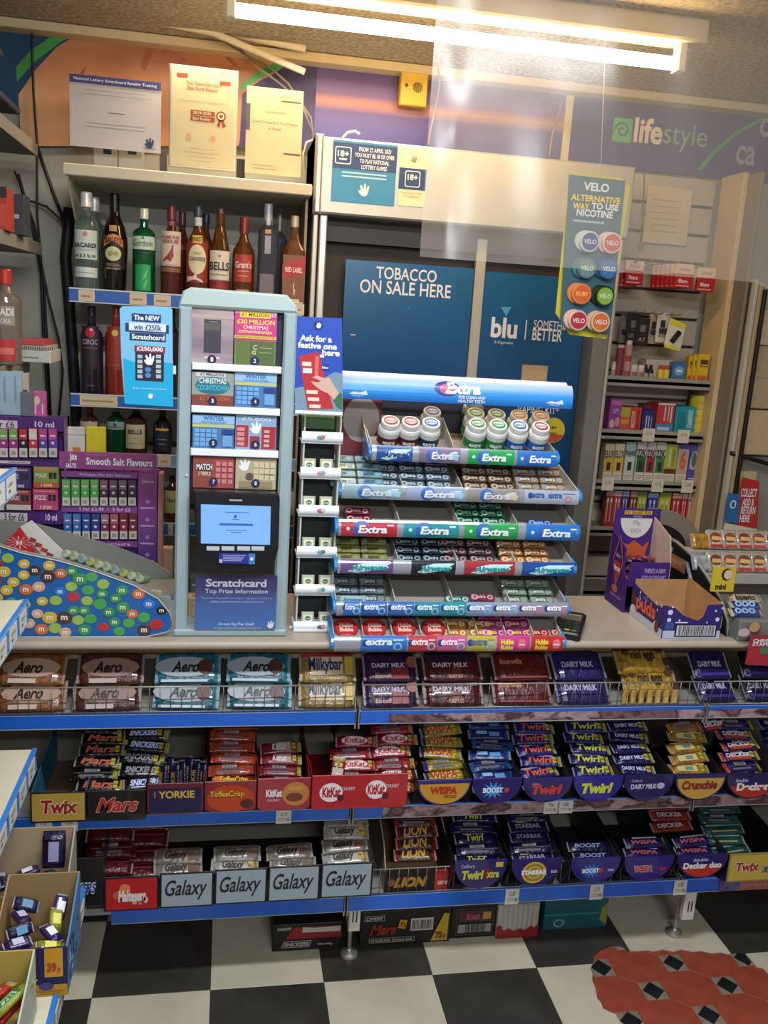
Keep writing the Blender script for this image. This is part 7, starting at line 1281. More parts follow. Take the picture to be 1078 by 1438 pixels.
# ================================================================== TOP SHELF: big sharing bars and multipacks
ZS = [s[1]-.002 for s in SH]        # shelf surfaces
def block(body, txt, tc, band=None, extra=(), end=None, L=.165, W=.088, th_=.55, tw=.6, shear=0, T_=.022): return barmesh('sharing_bar', L, W, T_, body, txt, tc, endc=end, band=band, extra=extra, bold=.03, shear=shear, tw=tw, th=th_)
TOPS = [
 (-60, 3, block('#8a5a34', 'Aero', '#2a1a14', '#6a4a38', tw=.4, th_=.36, shear=.3), 'orange-brown bubbly bar pack cut by the left edge'),
 (44, 3, block('#9a5f30', 'Aero', '#241612', '#7a5a48', [('d', 0, 0, .8, .3, '#a88a78'), ('r', -.3, -.48, .1, -.34, '#b8a898')], tw=.42, th_=.36, shear=.3), 'orange-brown bubbly bar pack at the left of the top shelf'),
 (153, 3, block('#5a2c22', 'Aero', '#20120e', '#4a2a22', [('d', 0, 0, .8, .3, '#8a6a60'), ('r', -.3, -.48, .1, -.34, '#a89890')], tw=.42, th_=.36, shear=.3), 'dark brown bubbly bar pack on the top shelf'),
 (262, 3, block('#1f6f84', 'Aero', '#1a1a1e', '#4a4a50', [('d', -.05, 0, .85, .32, '#8f9aa0'), ('d', .26, 0, .22, .25, '#4a2a22'), ('r', -.4, -.48, .3, -.40, '#a8b8c0')], tw=.42, th_=.36, shear=.3, end='#2a8aa0'), 'teal bubbly bar pack, left of two stacks on the top shelf'),
 (364, 3, block('#1f6f84', 'Aero', '#1a1a1e', '#4a4a50', [('d', -.05, 0, .85, .32, '#8f9aa0'), ('d', .26, 0, .22, .25, '#4a2a22'), ('r', -.4, -.48, .3, -.40, '#a8b8c0')], tw=.42, th_=.36, shear=.3, end='#2a8aa0'), 'teal bubbly bar pack, right of two stacks on the top shelf'),
 (458, 3, block('#a8884e', 'Milkybar', '#2a3058', '#bfae8c', [('r', -.44, .30, .4, .46, '#8a2a30'), ('r', .30, -.3, .44, .3, '#b89a3a')], end='#a8883a', L=.15), 'cream and gold milk bar pack on the top shelf'),
 (548, 3, block('#3a1c4a', 'DAIRY MILK', '#b0a0b8', None, [('r', .0, -.45, .3, -.1, '#7a2a28'), ('t', 'Biscoff', -.3, -.42, .0, -.28, '#b08a80'), ('d', .38, .1, .16, .2, '#8a4a34')], L=.15, th_=.16), 'dark violet and red biscuit bar pack on the top shelf'),
 (637, 3, block('#5a1a20', 'DAIRY MILK', '#b8a8b0', None, [('r', -.46, .1, .4, .5, '#22142c'), ('d', .05, -.2, .16, .2, '#6a3020'), ('t', 'ROAST NUT', -.1, -.45, .15, -.32, '#b08a80')], L=.165, th_=.16), 'red-fronted sharing bar pack with black top, left of two red stacks'),
 (733, 3, block('#6a1c1e', '', '#b8a8b0', None, [('t', 'Bournville', -.38, .02, .0, .2, '#b0785a'), ('d', .32, .05, .18, .2, '#4a1a18'), ('r', -.4, -.45, .4, -.4, '#8a3a34')], L=.165), 'plain dark red sharing bar pack, right of two red stacks'),
 (816, 2, block('#2a2064', 'DAIRY MILK', '#b0a8c8', None, [('r', -.4, .3, .3, .48, '#1a1638')], L=.155, th_=.2), 'deep purple sharing bar pack lying low on the top shelf'),
 (1000, 3, block('#221a52', 'DAIRY MILK', '#b0a8c8', None, [('r', -.4, -.4, .4, -.3, '#3a2f80')], L=.12, th_=.2), 'navy-purple sharing bar pack right of the yellow bags'),
 (1068, 3, block('#1c1848', 'DAIRY MILK', '#b0a8c8', None, [('r', -.4, -.4, .4, -.3, '#3a2f80')], L=.12, th_=.2), 'navy-purple sharing bar pack at the right edge of the top shelf'),
]
for px, n, me, desc in TOPS: pile(desc, 'sharing_bar', 'sharing bars on the top shelf under the counter', px, 2.165, ZS[0]+.034, min(n, 2), me, tilt=42, dy=.034, dz=.054, yaw=3.5, cat='chocolate bar', where='')
# yellow egg bags: upright backs with tubes showing
egg = barmesh('egg_bag', .16, .09, .05, '#c0942c', 'mini eggs', '#2a1c18', endc='#b8902a', extra=[('d', -.34, .2, .12, .16, '#4a2a20'), ('d', .30, .25, .13, .16, '#4a2a20'), ('d', .1, .38, .1, .1, '#4a2a20'), ('d', .38, -.2, .12, .14, '#4a2a20')], tw=.45, th=.4, shear=0)
for i, (dz, dy, rt, lab) in enumerate(((.045, 0, 42, 'yellow bag of chocolate eggs, front one of two leaning on the top shelf'), (.098, .035, 40, 'yellow bag of chocolate eggs, upper one of two on the top shelf'))):
    x = xat(912-i*4, ZS[0]+dz, 2.175); o = obj('egg_bag', egg, None, T(x, 2.18+dy, ZS[0]+dz, rt, 0, -4+6*i)); tag(o, lab, 'sweet bag', 'yellow egg bags')
eb = MB(); 
for i in range(7):
    x = xat(878+11.5*i, ZS[0]+.03, 2.135); b = MB(O=(x, 2.137, ZS[0]+.002)); b.box(-.008, .008, 0, .042, -.006, .006, mat('#b8904a', .5), .003); b.face(-.006, .004, .006, .02, .0064, mat('#c8a86a', .5)); tag(b.build('wafer_finger'), 'tan wafer finger before the yellow bags, %s from the left' % ORD[i], 'biscuit', 'wafer fingers behind the wire guard')
# ================================================================== MIDDLE AND LOWER SHELF TRAYS AND BARS
FT = 2.07
def tray(px0, px1, pt, pb, level, col, label, style='rect', draws=(), inner='#1c1a1c', px_z=None, deep=.34, back=None, side=None, tilt=0):
    zm_t, zm_b = A((px0+px1)/2, pt, FT).z, A((px0+px1)/2, pb, FT).z; zs = ZS[level]
    x0, x1 = xat(px0, (zm_t+zm_b)/2, FT)+.0008, xat(px1, (zm_t+zm_b)/2, FT)-.0008; W_, H_ = x1-x0, zm_t-zm_b
    t = thing('shelf_tray', label, 'tray', ((x0+x1)/2, FT, zs)); cm_ = mat(col, .3, coat=.5); im = mat(inner, .5)
    b = MB()
    if style == 'rect': pts = [(x0, zm_b), (x1, zm_b), (x1, zm_t), (x0, zm_t)]
    elif style == 'round': pts = rrect(x0, zm_b, x1, zm_t, .014, 4, (0, 0, 1, 1))
    elif style == 'semi': 
        pts = [(x1, zm_t), (x0, zm_t)]+[((x0+x1)/2-W_/2*math.cos(math.radians(a)), zm_t-H_*.12-H_*.88*math.sin(math.radians(a))) for a in range(0, 181, 15)]
    b.prism(pts[::1], -FT-.004, -FT, cm_, .0008); n = -FT+.0005
    for k, d in enumerate(draws):
        nn = n+k*.00015
        if d[0] == 'r': b.face(x0+d[1]*W_, zm_b+d[2]*H_, x0+d[3]*W_, zm_b+d[4]*H_, nn, mat(d[5], .4))
        elif d[0] == 't': b.text(d[1], x0+d[2]*W_, zm_b+d[3]*H_, x0+d[4]*W_, zm_b+d[5]*H_, nn+.0004, mat(d[6], .4), d[7] if len(d) > 7 else .03, d[8] if len(d) > 8 else 0)
        elif d[0] == 'e': b.poly(ell(x0+d[1]*W_, zm_b+d[2]*H_, d[3]*W_, d[4]*H_, 20), nn, mat(d[5], .4))
        elif d[0] == 'half': b.poly([((x0+x1)/2-W_*.46*math.cos(math.radians(a)), zm_t-H_*.16-H_*.78*math.sin(math.radians(a))) for a in range(0, 181, 12)], nn, mat(d[1], .4))
        elif d[0] == 'low': b.poly([((x0+x1)/2-W_*.46*math.cos(math.radians(a)), zm_t-H_*.14-H_*.80*math.sin(math.radians(a))) for a in range(25, 156, 10)], nn, mat(d[1], .4))
        elif d[0] == 'star':
            cx, cz, r = x0+d[1]*W_, zm_b+d[2]*H_, d[3]*W_; b.poly([(cx+(r if i % 2 else r*.45)*math.cos(math.pi*i/12), cz+(r if i % 2 else r*.45)*.75*math.sin(math.pi*i/12)) for i in range(24)], nn, mat(d[4], .4))
        elif d[0] == 'ring':
            cx, cz, r = x0+d[1]*W_, zm_b+d[2]*H_, d[3]*W_
            for j, c in enumerate((d[4], d[5], d[4], d[5], d[4])): b.poly(ell(cx, cz, r*(1-.19*j), r*.95*(1-.19*j), 18), nn+.00004*j, mat(c, .4))
    b.build('front_panel', t)
    b = MB(V=(0, 1, 0), N=(0, 0, 1)); b.box(x0, x1, FY+.006, FT+deep, zs+.0006, zs+.0035, im)
    o0, o1 = (x0+W_*.25, x1-W_*.25) if style == 'semi' else (x0, x1)
    b.raw([(o0, FT+.004, zm_b+.004), (o1, FT+.004, zm_b+.004), (o1, FY+.006, zs+.003), (o0, FY+.006, zs+.003)], [(0, 1, 2, 3)], im if style != 'semi' else cm_); b.build('base', t)
    zt_ = zm_t-.006
    for x in (x0, x1-.0025):
        b = MB(O=(x, 0, 0), U=(0, -1, 0), N=(1, 0, 0)); b.prism([(-FT-deep, zs+.001), (-FY-.006, zs+.001), (-FT-.0045, zm_t-H_*.3 if style == 'semi' else zm_b), (-FT-.0045, zt_), (-FT-deep, (back or zt_+.03))], 0, .0022, mat(side or inner, .45)); b.build('side_wall', t)
    return (x0, x1, zm_t)
bars = {}
def bar(key, body, txt, tc, **k):
    L, W, T_ = k.pop('L', .118), k.pop('W', .036), k.pop('T_', .013)
    bars[key] = barmesh('wrapped_bar', L, W, T_, body, txt, tc, **k); return bars[key]
yf = '#b0a428'
bar('mars', '#17120f', 'Mars', '#b8604a', flash=yf); bar('snick', '#241a1a', 'SNICKERS', '#d0d4e0', flash=yf, band='#1f3f94', shear=.3, th=.5); bar('snick2', '#181414', 'SNICKERS', '#8f8f98', flash=yf, th=.5)
bar('yorkie', '#151a3c', 'YORKIE', '#c9a23a', L=.115, shear=0, th=.55); bar('toffee', '#a83a1c', 'ToffeeCrisp', '#d8b83a', endc='#b8451f', extra=[('d', -.38, 0, .3, .4, '#c86a2a')], th=.6)
bar('kkp', '#8a2230', 'KitKat', '#d8c8d0', band=None, flash='#b8a83a', extra=[('r', -.1, -.4, .24, .4, '#a89a84')], L=.11, tw=.34); bar('kk', '#9a1c28', 'KitKat', '#b82430', flash='#b8963a', extra=[('d', -.05, 0, 1.0, .40, '#d8ccd0')], tw=.5, th=.5, L=.115)
bar('wispa', '#a08a2e', 'WISPA', '#a83020', flash=yf, band='#b8a864', endc='#3a2f6a'); bar('boost', '#1c2f6c', '', '#fff', flash=None, endc='#2f5aa0', extra=[('r', -.3, -.1, -.05, .2, '#8ab0d8'), ('r', .0, -.3, .25, .1, '#5a90c8')])
bar('twirl', '#2c1f74', 'Twirl', '#c85a34', flash=yf, extra=[('r', -.4, .30, .3, .42, '#8a88b8')]); bar('twirly', '#22206a', 'Twirl', '#c0c03a', flash=yf, extra=[('r', -.4, .30, .3, .42, '#8a88b8')]); bar('dm', '#1f1a5c', 'DAIRY MILK', '#c0bcd0', flash=yf, th=.35, shear=0)
bar('crunch', '#a8762a', '', '#fff', flash=yf, endc='#b8862e', extra=[('r', -.3, -.3, .2, .25, '#c8b87a'), ('r', -.1, -.2, .1, .15, '#6a8a8a'), ('r', -.4, .32, .4, .42, '#d8b860')]); bar('deck', '#2a1f60', 'DECKER', '#d0ccd4', flash=yf, endc='#b8402a', extra=[('r', -.32, -.45, .26, -.05, '#b03a2a'), ('t', 'double', -.2, .1, .1, .38, '#b8b8c8')], th=.38, shear=.1)
bar('malt', '#6a161c', 'Maltesers', '#a89890', L=.125, W=.05, T_=.022, tw=.7, th=.4, shear=.1); bar('maltp', '#5c141a', '', '#8a3a3a', L=.125, W=.05, T_=.022, extra=[('r', -.4, .1, .4, .14, '#8a3a40')])
bar('gal', '#8f887a', 'Galaxy', '#2f201c', L=.125, W=.045, T_=.012, extra=[('r', -.45, .28, .45, .45, '#5a463c'), ('r', .2, -.3, .4, .1, '#6a4a3a')], tw=.45); bar('galw', '#b8b4ac', 'Galaxy', '#3a2a24', L=.125, W=.045, T_=.012, flash='#c0a030', tw=.45)
bar('lion', '#4a2418', 'LION', '#c89a3a', L=.12, W=.042, T_=.018, tw=.6, th=.75, endc='#a82a24', shear=.35); bar('twx', '#161240', 'Twirl', '#b8b83a', L=.13, extra=[('r', -.3, .28, .2, .42, '#8f8fa8')], tw=.4); bar('star', '#1a1640', 'STARBAR', '#8a88a8', L=.125, extra=[('r', -.3, .3, .3, .42, '#b0a04a')], th=.4, shear=0)
bar('bdue', '#15163c', 'BOOST', '#7a88a8', L=.13, th=.35); bar('wdue', '#1f1650', 'WISPA', '#a8505a', L=.13, th=.35, extra=[('r', -.3, .3, .3, .42, '#9a9ab8')]); bar('ddue', '#8a2c24', 'DECKER', '#b8b0b8', L=.13, th=.4, shear=0, endc='#a83a28'); bar('twixx', '#1f4a44', '', '#fff', L=.13, endc='#2a5a50', extra=[('r', -.4, .2, .4, .32, '#6a9a8a'), ('r', -.3, -.3, .3, -.2, '#a89a5a')])
lvl1 = 1
gold = '#a88a3c'
tray(42, 121, 1113, 1155, 1, '#11100e', 'gold-fronted tray with red lettering, empty inside, leftmost on the middle shelf', draws=[('r', .03, .06, .98, .97, gold), ('t', 'Twix', .18, .28, .86, .78, '#d8c8a8', .07, .1), ('t', 'Twix', .19, .30, .85, .76, '#8a2026', .04, .1)], inner='#6a5540', side='#2a6a8a')
tray(122, 205, 1110, 1152, 1, '#100e0d', 'black-fronted tray with red script on the middle shelf', draws=[('t', 'Mars', .14, .28, .88, .78, '#c8a08a', .05, .35), ('t', 'Mars', .15, .30, .87, .76, '#a02a24', .03, .35)])
tray(206, 286, 1100, 1143, 1, '#5a1a24', 'dark red tray with a navy front and gold lettering', 'round', [('r', .04, .05, .96, .84, '#1c1a40'), ('t', 'YORKIE', .20, .52, .84, .76, '#c09a3a', .03), ('r', .12, .55, .15, .74, '#a84a50')], inner='#4a161e')
tray(287, 360, 1097, 1139, 1, '#7a1f1c', 'orange-red tray with toffee bar lettering', 'round', [('e', .5, .42, .46, .45, '#a83c1c'), ('t', 'ToffeeCrisp', .10, .42, .76, .68, '#2a1010', .05), ('t', 'ToffeeCrisp', .10, .44, .76, .68, '#d0a83a', .02), ('e', .82, .25, .13, .15, '#4a2418')], inner='#6a1a1a')
tray(361, 436, 1093, 1137, 1, '#8f2430', 'red tray with a peanut biscuit picture', 'round', [('e', .72, .5, .26, .38, '#b07038'), ('t', 'KitKat', .16, .42, .46, .66, '#d8ccd0', .05), ('t', 'CHUNKY', .18, .28, .42, .36, '#c8a8b0', .02), ('t', 'PEANUT', .58, .62, .86, .74, '#c8a04a', .03), ('e', .7, .4, .16, .14, '#6a3a20')], inner='#7a1a26')
tray(437, 572, 1088, 1135, 1, '#a0161f', 'wide bright red tray with two white oval logos on the middle shelf', 'round', [('e', .20, .5, .12, .28, '#d8ccd0'), ('t', 'KitKat', .11, .36, .30, .66, '#a0161f', .04), ('t', 'CHUNKY', .31, .55, .45, .66, '#c8a8a8', .03), ('e', .67, .55, .11, .28, '#d8ccd0'), ('t', 'KitKat', .58, .41, .76, .71, '#a0161f', .04), ('t', 'CHUNKY', .77, .6, .91, .71, '#c8a8a8', .03), ('e', .30, .33, .035, .1, '#4a1a14'), ('e', .77, .37, .035, .1, '#4a1a14')], inner='#9a1a22', back=ZS[1]+.10)
pur = '#1f145c'
tray(585, 661, 1095, 1131, 1, '#241a66', 'purple tray with a yellow half-moon logo, left end of the purple row', 'semi', [('half', '#b8862a'), ('t', 'WISPA', .24, .44, .74, .74, '#a02a20', .06, .1), ('t', 'GOLD', .5, .30, .74, .40, '#5a1a18', .03)])
tray(662, 732, 1093, 1130, 1, pur, 'purple tray with a light blue starburst logo on the middle shelf', 'semi', [('star', .42, .55, .26, '#3f88c8'), ('t', 'BOOST', .22, .46, .62, .66, '#d0dce8', .04), ('e', .70, .55, .05, .1, '#a8382c')])
tray(733, 803, 1092, 1127, 1, pur, 'purple tray with red swirling lettering on the middle shelf', 'semi', [('t', 'Twirl', .18, .34, .80, .72, '#b83a2a', .06, .2), ('t', 'Cadbury', .18, .72, .34, .8, '#a898c0')])
tray(804, 874, 1090, 1126, 1, '#241f7c', 'blue-purple tray with lime lettering on the middle shelf', 'semi', [('t', 'Twirl', .16, .34, .80, .74, '#b8c03a', .06, .2)])
tray(875, 945, 1088, 1125, 1, '#1f1850', 'dark purple tray with small white lettering on the middle shelf', 'semi', [('t', 'DAIRY MILK', .14, .48, .66, .66, '#c0b8d0', .03), ('t', 'Cadbury', .14, .72, .36, .84, '#a898c0', .01), ('e', .74, .58, .08, .12, '#a8a0c0')])
tray(946, 1018, 1087, 1124, 1, '#1f174c', 'purple tray with a gold half-moon and brown lettering', 'semi', [('half', '#b08c38'), ('t', 'Crunchie', .14, .42, .84, .76, '#7a2a20', .06, .1)])
tray(1019, 1092, 1086, 1122, 1, '#1f174c', 'purple tray with a red lower half at the right edge of the middle shelf', 'semi', [('low', '#a02a22'), ('t', 'Decker', .2, .34, .84, .64, '#d0c8c8', .05), ('t', 'double', .16, .68, .4, .82, '#a8a0c0', .02)])
# bars of the middle shelf
Zm = ZS[1]+.052; GM = 'bars in trays on the middle shelf'
pile('black bar with red script, left stack of the middle shelf', 'wrapped_bar', GM, 136, 2.12, Zm+.0, 5, bars['mars'], tilt=32, dy=.022, dz=.028)
pile('dark bar with white and blue lettering beside the script bars', 'wrapped_bar', GM, 200, 2.12, Zm, 4, [bars['snick'], bars['snick'], bars['snick2'], bars['snick2']], tilt=32, dy=.024, dz=.030, yaw=6)
for i, (px, z, rz_, lab) in enumerate(((207, .165, -12, 'dark bar lying crooked on top of the white and blue lettered stack, lower one'), (222, .195, -18, 'dark bar lying crooked on top of the white and blue lettered stack, upper one'))):
    tag(obj('wrapped_bar', bars['snick2'], None, T(xat(px, ZS[1]+z, 2.25), 2.24+.03*i, ZS[1]+z, 28, 0, rz_)), lab, 'chocolate bar', GM)
for i in range(7):
    px = 228+i*9.2; c = i % 2; yy = 2.115+.028*(i % 3 == 1); z = Zm+.028+.004*(i % 2); tag(obj('wrapped_bar', bars['yorkie'], None, T(xat(px, z, yy), yy+.01, z, 62, 0, 0) @ Matrix.Rotation(math.radians(90+random.uniform(-3, 3)), 4, 'Z') @ Matrix.Rotation(math.radians(-58), 4, 'X')), 'navy bar with gold upright lettering standing on end, %s from the left' % ORD[i], 'chocolate bar', GM)
pile('orange-red toffee bar with yellow lettering', 'wrapped_bar', GM, 326, 2.12, Zm, 5, bars['toffee'], tilt=32, dy=.024, dz=.028, yaw=4, cols=1)
pile('thin red and cream biscuit bar with yellow price end', 'wrapped_bar', GM, 395, 2.12, Zm-.004, 3, bars['kkp'], tilt=32, dy=.024, dz=.027)
pile('red biscuit bar with white oval in the half-empty red tray', 'wrapped_bar', GM, 500, 2.12, Zm, 3, bars['kk'], tilt=32, dy=.024, dz=.030)
tag(obj('wrapped_bar', bars['kkp'], None, T(xat(472, Zm+.03, 2.13), 2.13, Zm+.03, 62, 0, 0) @ Matrix.Rotation(math.radians(80), 4, 'Z')), 'biscuit bar standing on end beside the red oval bars', 'chocolate bar', GM)
pile('red biscuit bar with white oval at the right end of the red tray', 'wrapped_bar', GM, 555, 2.12, Zm+.002, 5, bars['kk'], tilt=32, dy=.023, dz=.031)
pile('yellow-gold bar with red lettering', 'wrapped_bar', GM, 628, 2.12, Zm-.002, 5, bars['wispa'], tilt=32, dy=.024, dz=.029, yaw=6)
pile('dark blue bar with light blue flashes', 'wrapped_bar', GM, 694, 2.12, Zm-.004, 5, bars['boost'], tilt=32, dy=.024, dz=.026, yaw=7)
pile('purple bar with red swirling lettering', 'wrapped_bar', GM, 760, 2.12, Zm, 6, bars['twirl'], tilt=32, dy=.024, dz=.029, yaw=6)
pile('purple bar with lime swirling lettering', 'wrapped_bar', GM, 834, 2.12, Zm, 6, bars['twirly'], tilt=32, dy=.024, dz=.029, yaw=6)
pile('dark purple bar with small white capitals', 'wrapped_bar', GM, 896, 2.12, Zm, 5, bars['dm'], tilt=32, dy=.024, dz=.029, yaw=5)
pile('gold honeycomb bar with yellow end', 'wrapped_bar', GM, 974, 2.12, Zm-.003, 4, bars['crunch'], tilt=32, dy=.024, dz=.029, yaw=5)
pile('red and purple bar with white capitals and yellow end', 'wrapped_bar', GM, 1046, 2.12, Zm, 4, bars['deck'], tilt=32, dy=.024, dz=.029, yaw=4)
pile('purple bar mostly beyond the right edge', 'wrapped_bar', GM, 1112, 2.12, Zm, 4, bars['dm'], tilt=32, dy=.024, dz=.029, yaw=4)
for i, (px, dz_, rz_) in enumerate(((996, .17, 14), (1010, .195, 20), (1028, .18, 30))):
    tag(obj('wrapped_bar', bars['deck'], None, T(xat(px, ZS[1]+dz_, 2.24), 2.22+.035*i, ZS[1]+dz_, 40, 0, rz_)), 'red and purple bar leaning askew behind the gold bars, %s from the left' % ORD[i], 'chocolate bar', GM)
# lowest shelf signs and trays
def sign(px0, px1, pyt, pyb, col, label, draws, slope=0, name='shelf_sign', Y=FT-.004):
    z1, z0 = A((px0+px1)/2, pyt, Y).z, A((px0+px1)/2, pyb, Y).z; x0, x1 = xat(px0, (z0+z1)/2, Y), xat(px1, (z0+z1)/2, Y); W_, H_ = x1-x0, z1-z0
    t = thing(name, label, 'sign', ((x0+x1)/2, Y, z0)); b = MB(); b.box(x0, x1, z0, z1, -Y-.003, -Y, mat('#101012', .4), .001); b.build('black_frame', t)
    b = MB(); b.box(x0+.005, x1-.005, z0+.005, z1-.005, -Y, -Y+.0006, mat(col, .35)); n = -Y+.0012
    for k, d in enumerate(draws):
        nn = n+k*.00015
        if d[0] == 't': b.text(d[1], x0+d[2]*W_, z0+d[3]*H_, x0+d[4]*W_, z0+d[5]*H_, nn+.0003, mat(d[6], .4), d[7] if len(d) > 7 else .03, d[8] if len(d) > 8 else 0)
        if d[0] == 'e': b.poly(ell(x0+d[1]*W_, z0+d[2]*H_, d[3]*W_, d[4]*H_, 16), nn, mat(d[5], .4))
        if d[0] == 'r': b.face(x0+d[1]*W_, z0+d[2]*H_, x0+d[3]*W_, z0+d[4]*H_, nn, mat(d[5], .4))
    b.build('printed_face', t)
sign(146, 223, 1231, 1279, '#a81c20', 'red sign with white lettering and round balls, left of four white signs', [('e', .38, .66, .10, .14, '#c87a4a'), ('e', .25, .48, .09, .12, '#b8563a'), ('t', 'Maltesers', .26, .28, .76, .62, '#d8ccc8', .05, .1), ('e', .56, .26, .05, .07, '#c8906a'), ('e', .76, .32, .045, .1, '#d8b08a'), ('e', .66, .22, .03, .04, '#c87a5a')])
for i, (a, c, p0, p1) in enumerate(((224, 300, 1225, 1274), (301, 375, 1220, 1269), (376, 449, 1216, 1265), (450, 523, 1212, 1260))):
    sign(a, c, p0, p1, '#8f9ea6', 'pale grey-white sign with flowing black script, %s from the left of four' % ORD[i], [('t', 'Galaxy', .10, .22, .88, .80, '#16181c', .012, .3)])
tray(150, 520, 1240, 1258, 2, '#141416', 'long black tray behind the row of white signs on the lowest shelf', draws=[])
tray(104, 146, 1205, 1272, 2, '#0f0e10', 'black carton front with white and blue lettering beside the red sign', draws=[('t', 'SNICKERS', -.55, .25, .75, .50, '#c8ccd8', .1, .3), ('t', 'SNICKERS', -.55, .27, .75, .48, '#1f3a84', .04, .3)])
tray(637, 711, 1208, 1248, 2, pur, 'purple tray with lime and white lettering on the lowest shelf', 'semi', [('t', 'Twirl', .14, .34, .56, .66, '#b8b83a', .05, .1), ('e', .62, .52, .10, .22, '#6a1a24'), ('t', 'xtra', .62, .38, .86, .62, '#b8b83a', .04), ('t', 'Cadbury', .12, .72, .38, .88, '#b0a0c8', .01), ('r', .78, .74, .92, .92, '#b8a02a')])
tray(717, 789, 1206, 1244, 2, '#241a5e', 'purple tray with a swirling gold round logo on the lowest shelf', 'semi', [('ring', .45, .5, .24, '#b89a3a', '#8a6a24'), ('t', 'STARBAR', .2, .42, .7, .60, '#d8d8dc', .05), ('t', 'DUO', .78, .46, .9, .56, '#c0b8d0', .03)])
tray(800, 870, 1205, 1240, 2, '#22186a', 'purple tray with a blue starburst and duo lettering on the lowest shelf', 'semi', [('star', .42, .5, .22, '#2f78b8'), ('t', 'BOOST', .24, .42, .58, .60, '#c0d0e0', .04), ('e', .62, .5, .045, .1, '#a8382c'), ('t', 'DUO', .76, .46, .88, .56, '#c0b8d0', .03)])
tray(875, 945, 1203, 1237, 2, '#22186a', 'purple tray with red rounded lettering on the lowest shelf', 'semi', [('t', 'WISPA', .20, .38, .58, .66, '#c8b0a8', .09, .1), ('t', 'WISPA', .21, .40, .57, .64, '#a82a28', .04, .1), ('t', 'duo', .72, .42, .86, .60, '#a82a28', .04)])
tray(950, 1021, 1200, 1233, 2, '#22185c', 'purple tray with a red base and white lettering on the lowest shelf', 'semi', [('low', '#a82e20'), ('t', 'Decker duo', .12, .42, .88, .68, '#d0ccd4', .05), ('t', 'double', .3, .72, .6, .86, '#b0a8c8', .02)])
tray(1022, 1110, 1198, 1237, 2, '#8a7a3a', 'gold-fronted tray with red lettering at the right edge of the lowest shelf', draws=[('r', .02, .06, .98, .95, '#b0983e'), ('t', 'Twix', .1, .36, .50, .72, '#d8c8a8', .08, .1), ('t', 'Twix', .11, .38, .49, .70, '#8a2026', .04, .1), ('t', 'xtra', .54, .30, .80, .58, '#2a4a7a', .04, .3)])
Zl = ZS[2]+.055; GL = 'bars in trays on the lowest shelf'
pile('large dark red packet left on the lowest shelf', 'wrapped_packet', GL, 152, 2.12, Zl+.02, 6, [bars['malt'], bars['maltp'], bars['maltp'], bars['maltp'], bars['malt'], bars['maltp']], tilt=30, dy=.03, dz=.032, yaw=1)
pile('large dark red packet, second stack on the lowest shelf', 'wrapped_packet', GL, 200, 2.15, Zl+.03, 5, bars['maltp'], tilt=30, dy=.03, dz=.032, yaw=1)
for i, (px, n) in enumerate(((252, 2), (330, 2), (408, 2))):
    pile('cream script bar behind the %s white sign' % ORD[i], 'wrapped_bar', GL, px, 2.13, Zl+.048, n, [bars['gal'], bars['gal']] if i != 1 else [bars['galw'], bars['gal']], tilt=38, dy=.03, dz=.024, yaw=4)
pile('cream script bar in the tall stack behind the last white sign', 'wrapped_bar', GL, 490, 2.13, Zl+.06, 4, [bars['galw'], bars['gal']], tilt=34, dy=.026, dz=.030)
lp = tray(541, 632, 1182, 1256, 2, '#a02418', 'open red and orange carton of lion-lettered bars behind the wire guard', draws=[('r', 0, 0, .78, 1, '#1c1210'), ('t', 'LION', .10, .22, .64, .46, '#b8862e', .06, .3), ('t', 'LION', .80, .14, .98, .24, '#d0c0b8', .04)], inner='#7a3a2c', back=ZS[2]+.2) if False else None
t = thing('lion_carton'.replace('lion_', 'bar_'), 'open black and red carton holding brown bars behind the lower wire guard', 'box', (xat(585, ZS[2], 2.13), 2.13, ZS[2]))
zz0 = ZS[2]+.0006; cx0, cx1 = xat(541, ZS[2]+.07, 2.13), xat(632, ZS[2]+.07, 2.13)
b = MB(); b.box(cx0, cx1, zz0, zz0+.066, -2.133, -2.13, mat('#1a1110', .45)); n = -2.13+.0006; W_ = cx1-cx0; b.face(cx0+.77*W_, zz0, cx1, zz0+.066, n, mat('#a82a1c', .45)); b.text('LION', cx0+.14*W_, zz0+.014, cx0+.66*W_, zz0+.046, n+.0004, mat('#a8762c', .45), .07, .3); b.disc(cx0+.1*W_, zz0+.03, .010, .012, n+.0002, mat('#7a4a24', .5)); b.text('LION', cx0+.82*W_, zz0+.018, cx0+.97*W_, zz0+.03, n+.0006, mat('#d0b8b0', .45), .05, .2); b.build('front', t)
for x in (cx0, cx1-.003):
    b = MB(O=(x, 0, 0), U=(0, -1, 0), N=(1, 0, 0)); b.prism([(-2.45, zz0), (-2.134, zz0), (-2.134, zz0+.066), (-2.18, zz0+.12), (-2.45, zz0+.22)], 0, .003, mat('#a08a80' if x > cx0+.01 else '#9a8f84', .55)); b.build('side_wall', t)
b = MB(V=(0, 1, 0), N=(0, 0, 1)); b.box(cx0+.003, cx1-.003, 2.134, 2.45, zz0, zz0+.002, kraft); b.build('base', t)
pile('brown bar with gold bold lettering in the black and red carton', 'wrapped_bar', GL, 585, 2.165, Zl+.035, 6, bars['lion'], tilt=32, dy=.024, dz=.028, yaw=2)
pile('near-black long bar behind the lime-lettered tray', 'wrapped_bar', GL, 672, 2.13, Zl+.03, 3, bars['twx'], tilt=32, dy=.026, dz=.026, yaw=4)
pile('dark bar with grey capitals behind the gold round logo', 'wrapped_bar', GL, 752, 2.13, Zl+.03, 3, bars['star'], tilt=32, dy=.026, dz=.024, yaw=7)
pile('midnight blue long bar behind the duo starburst tray', 'wrapped_bar', GL, 832, 2.13, Zl+.028, 2, bars['bdue'], tilt=32, dy=.026, dz=.022, yaw=5)
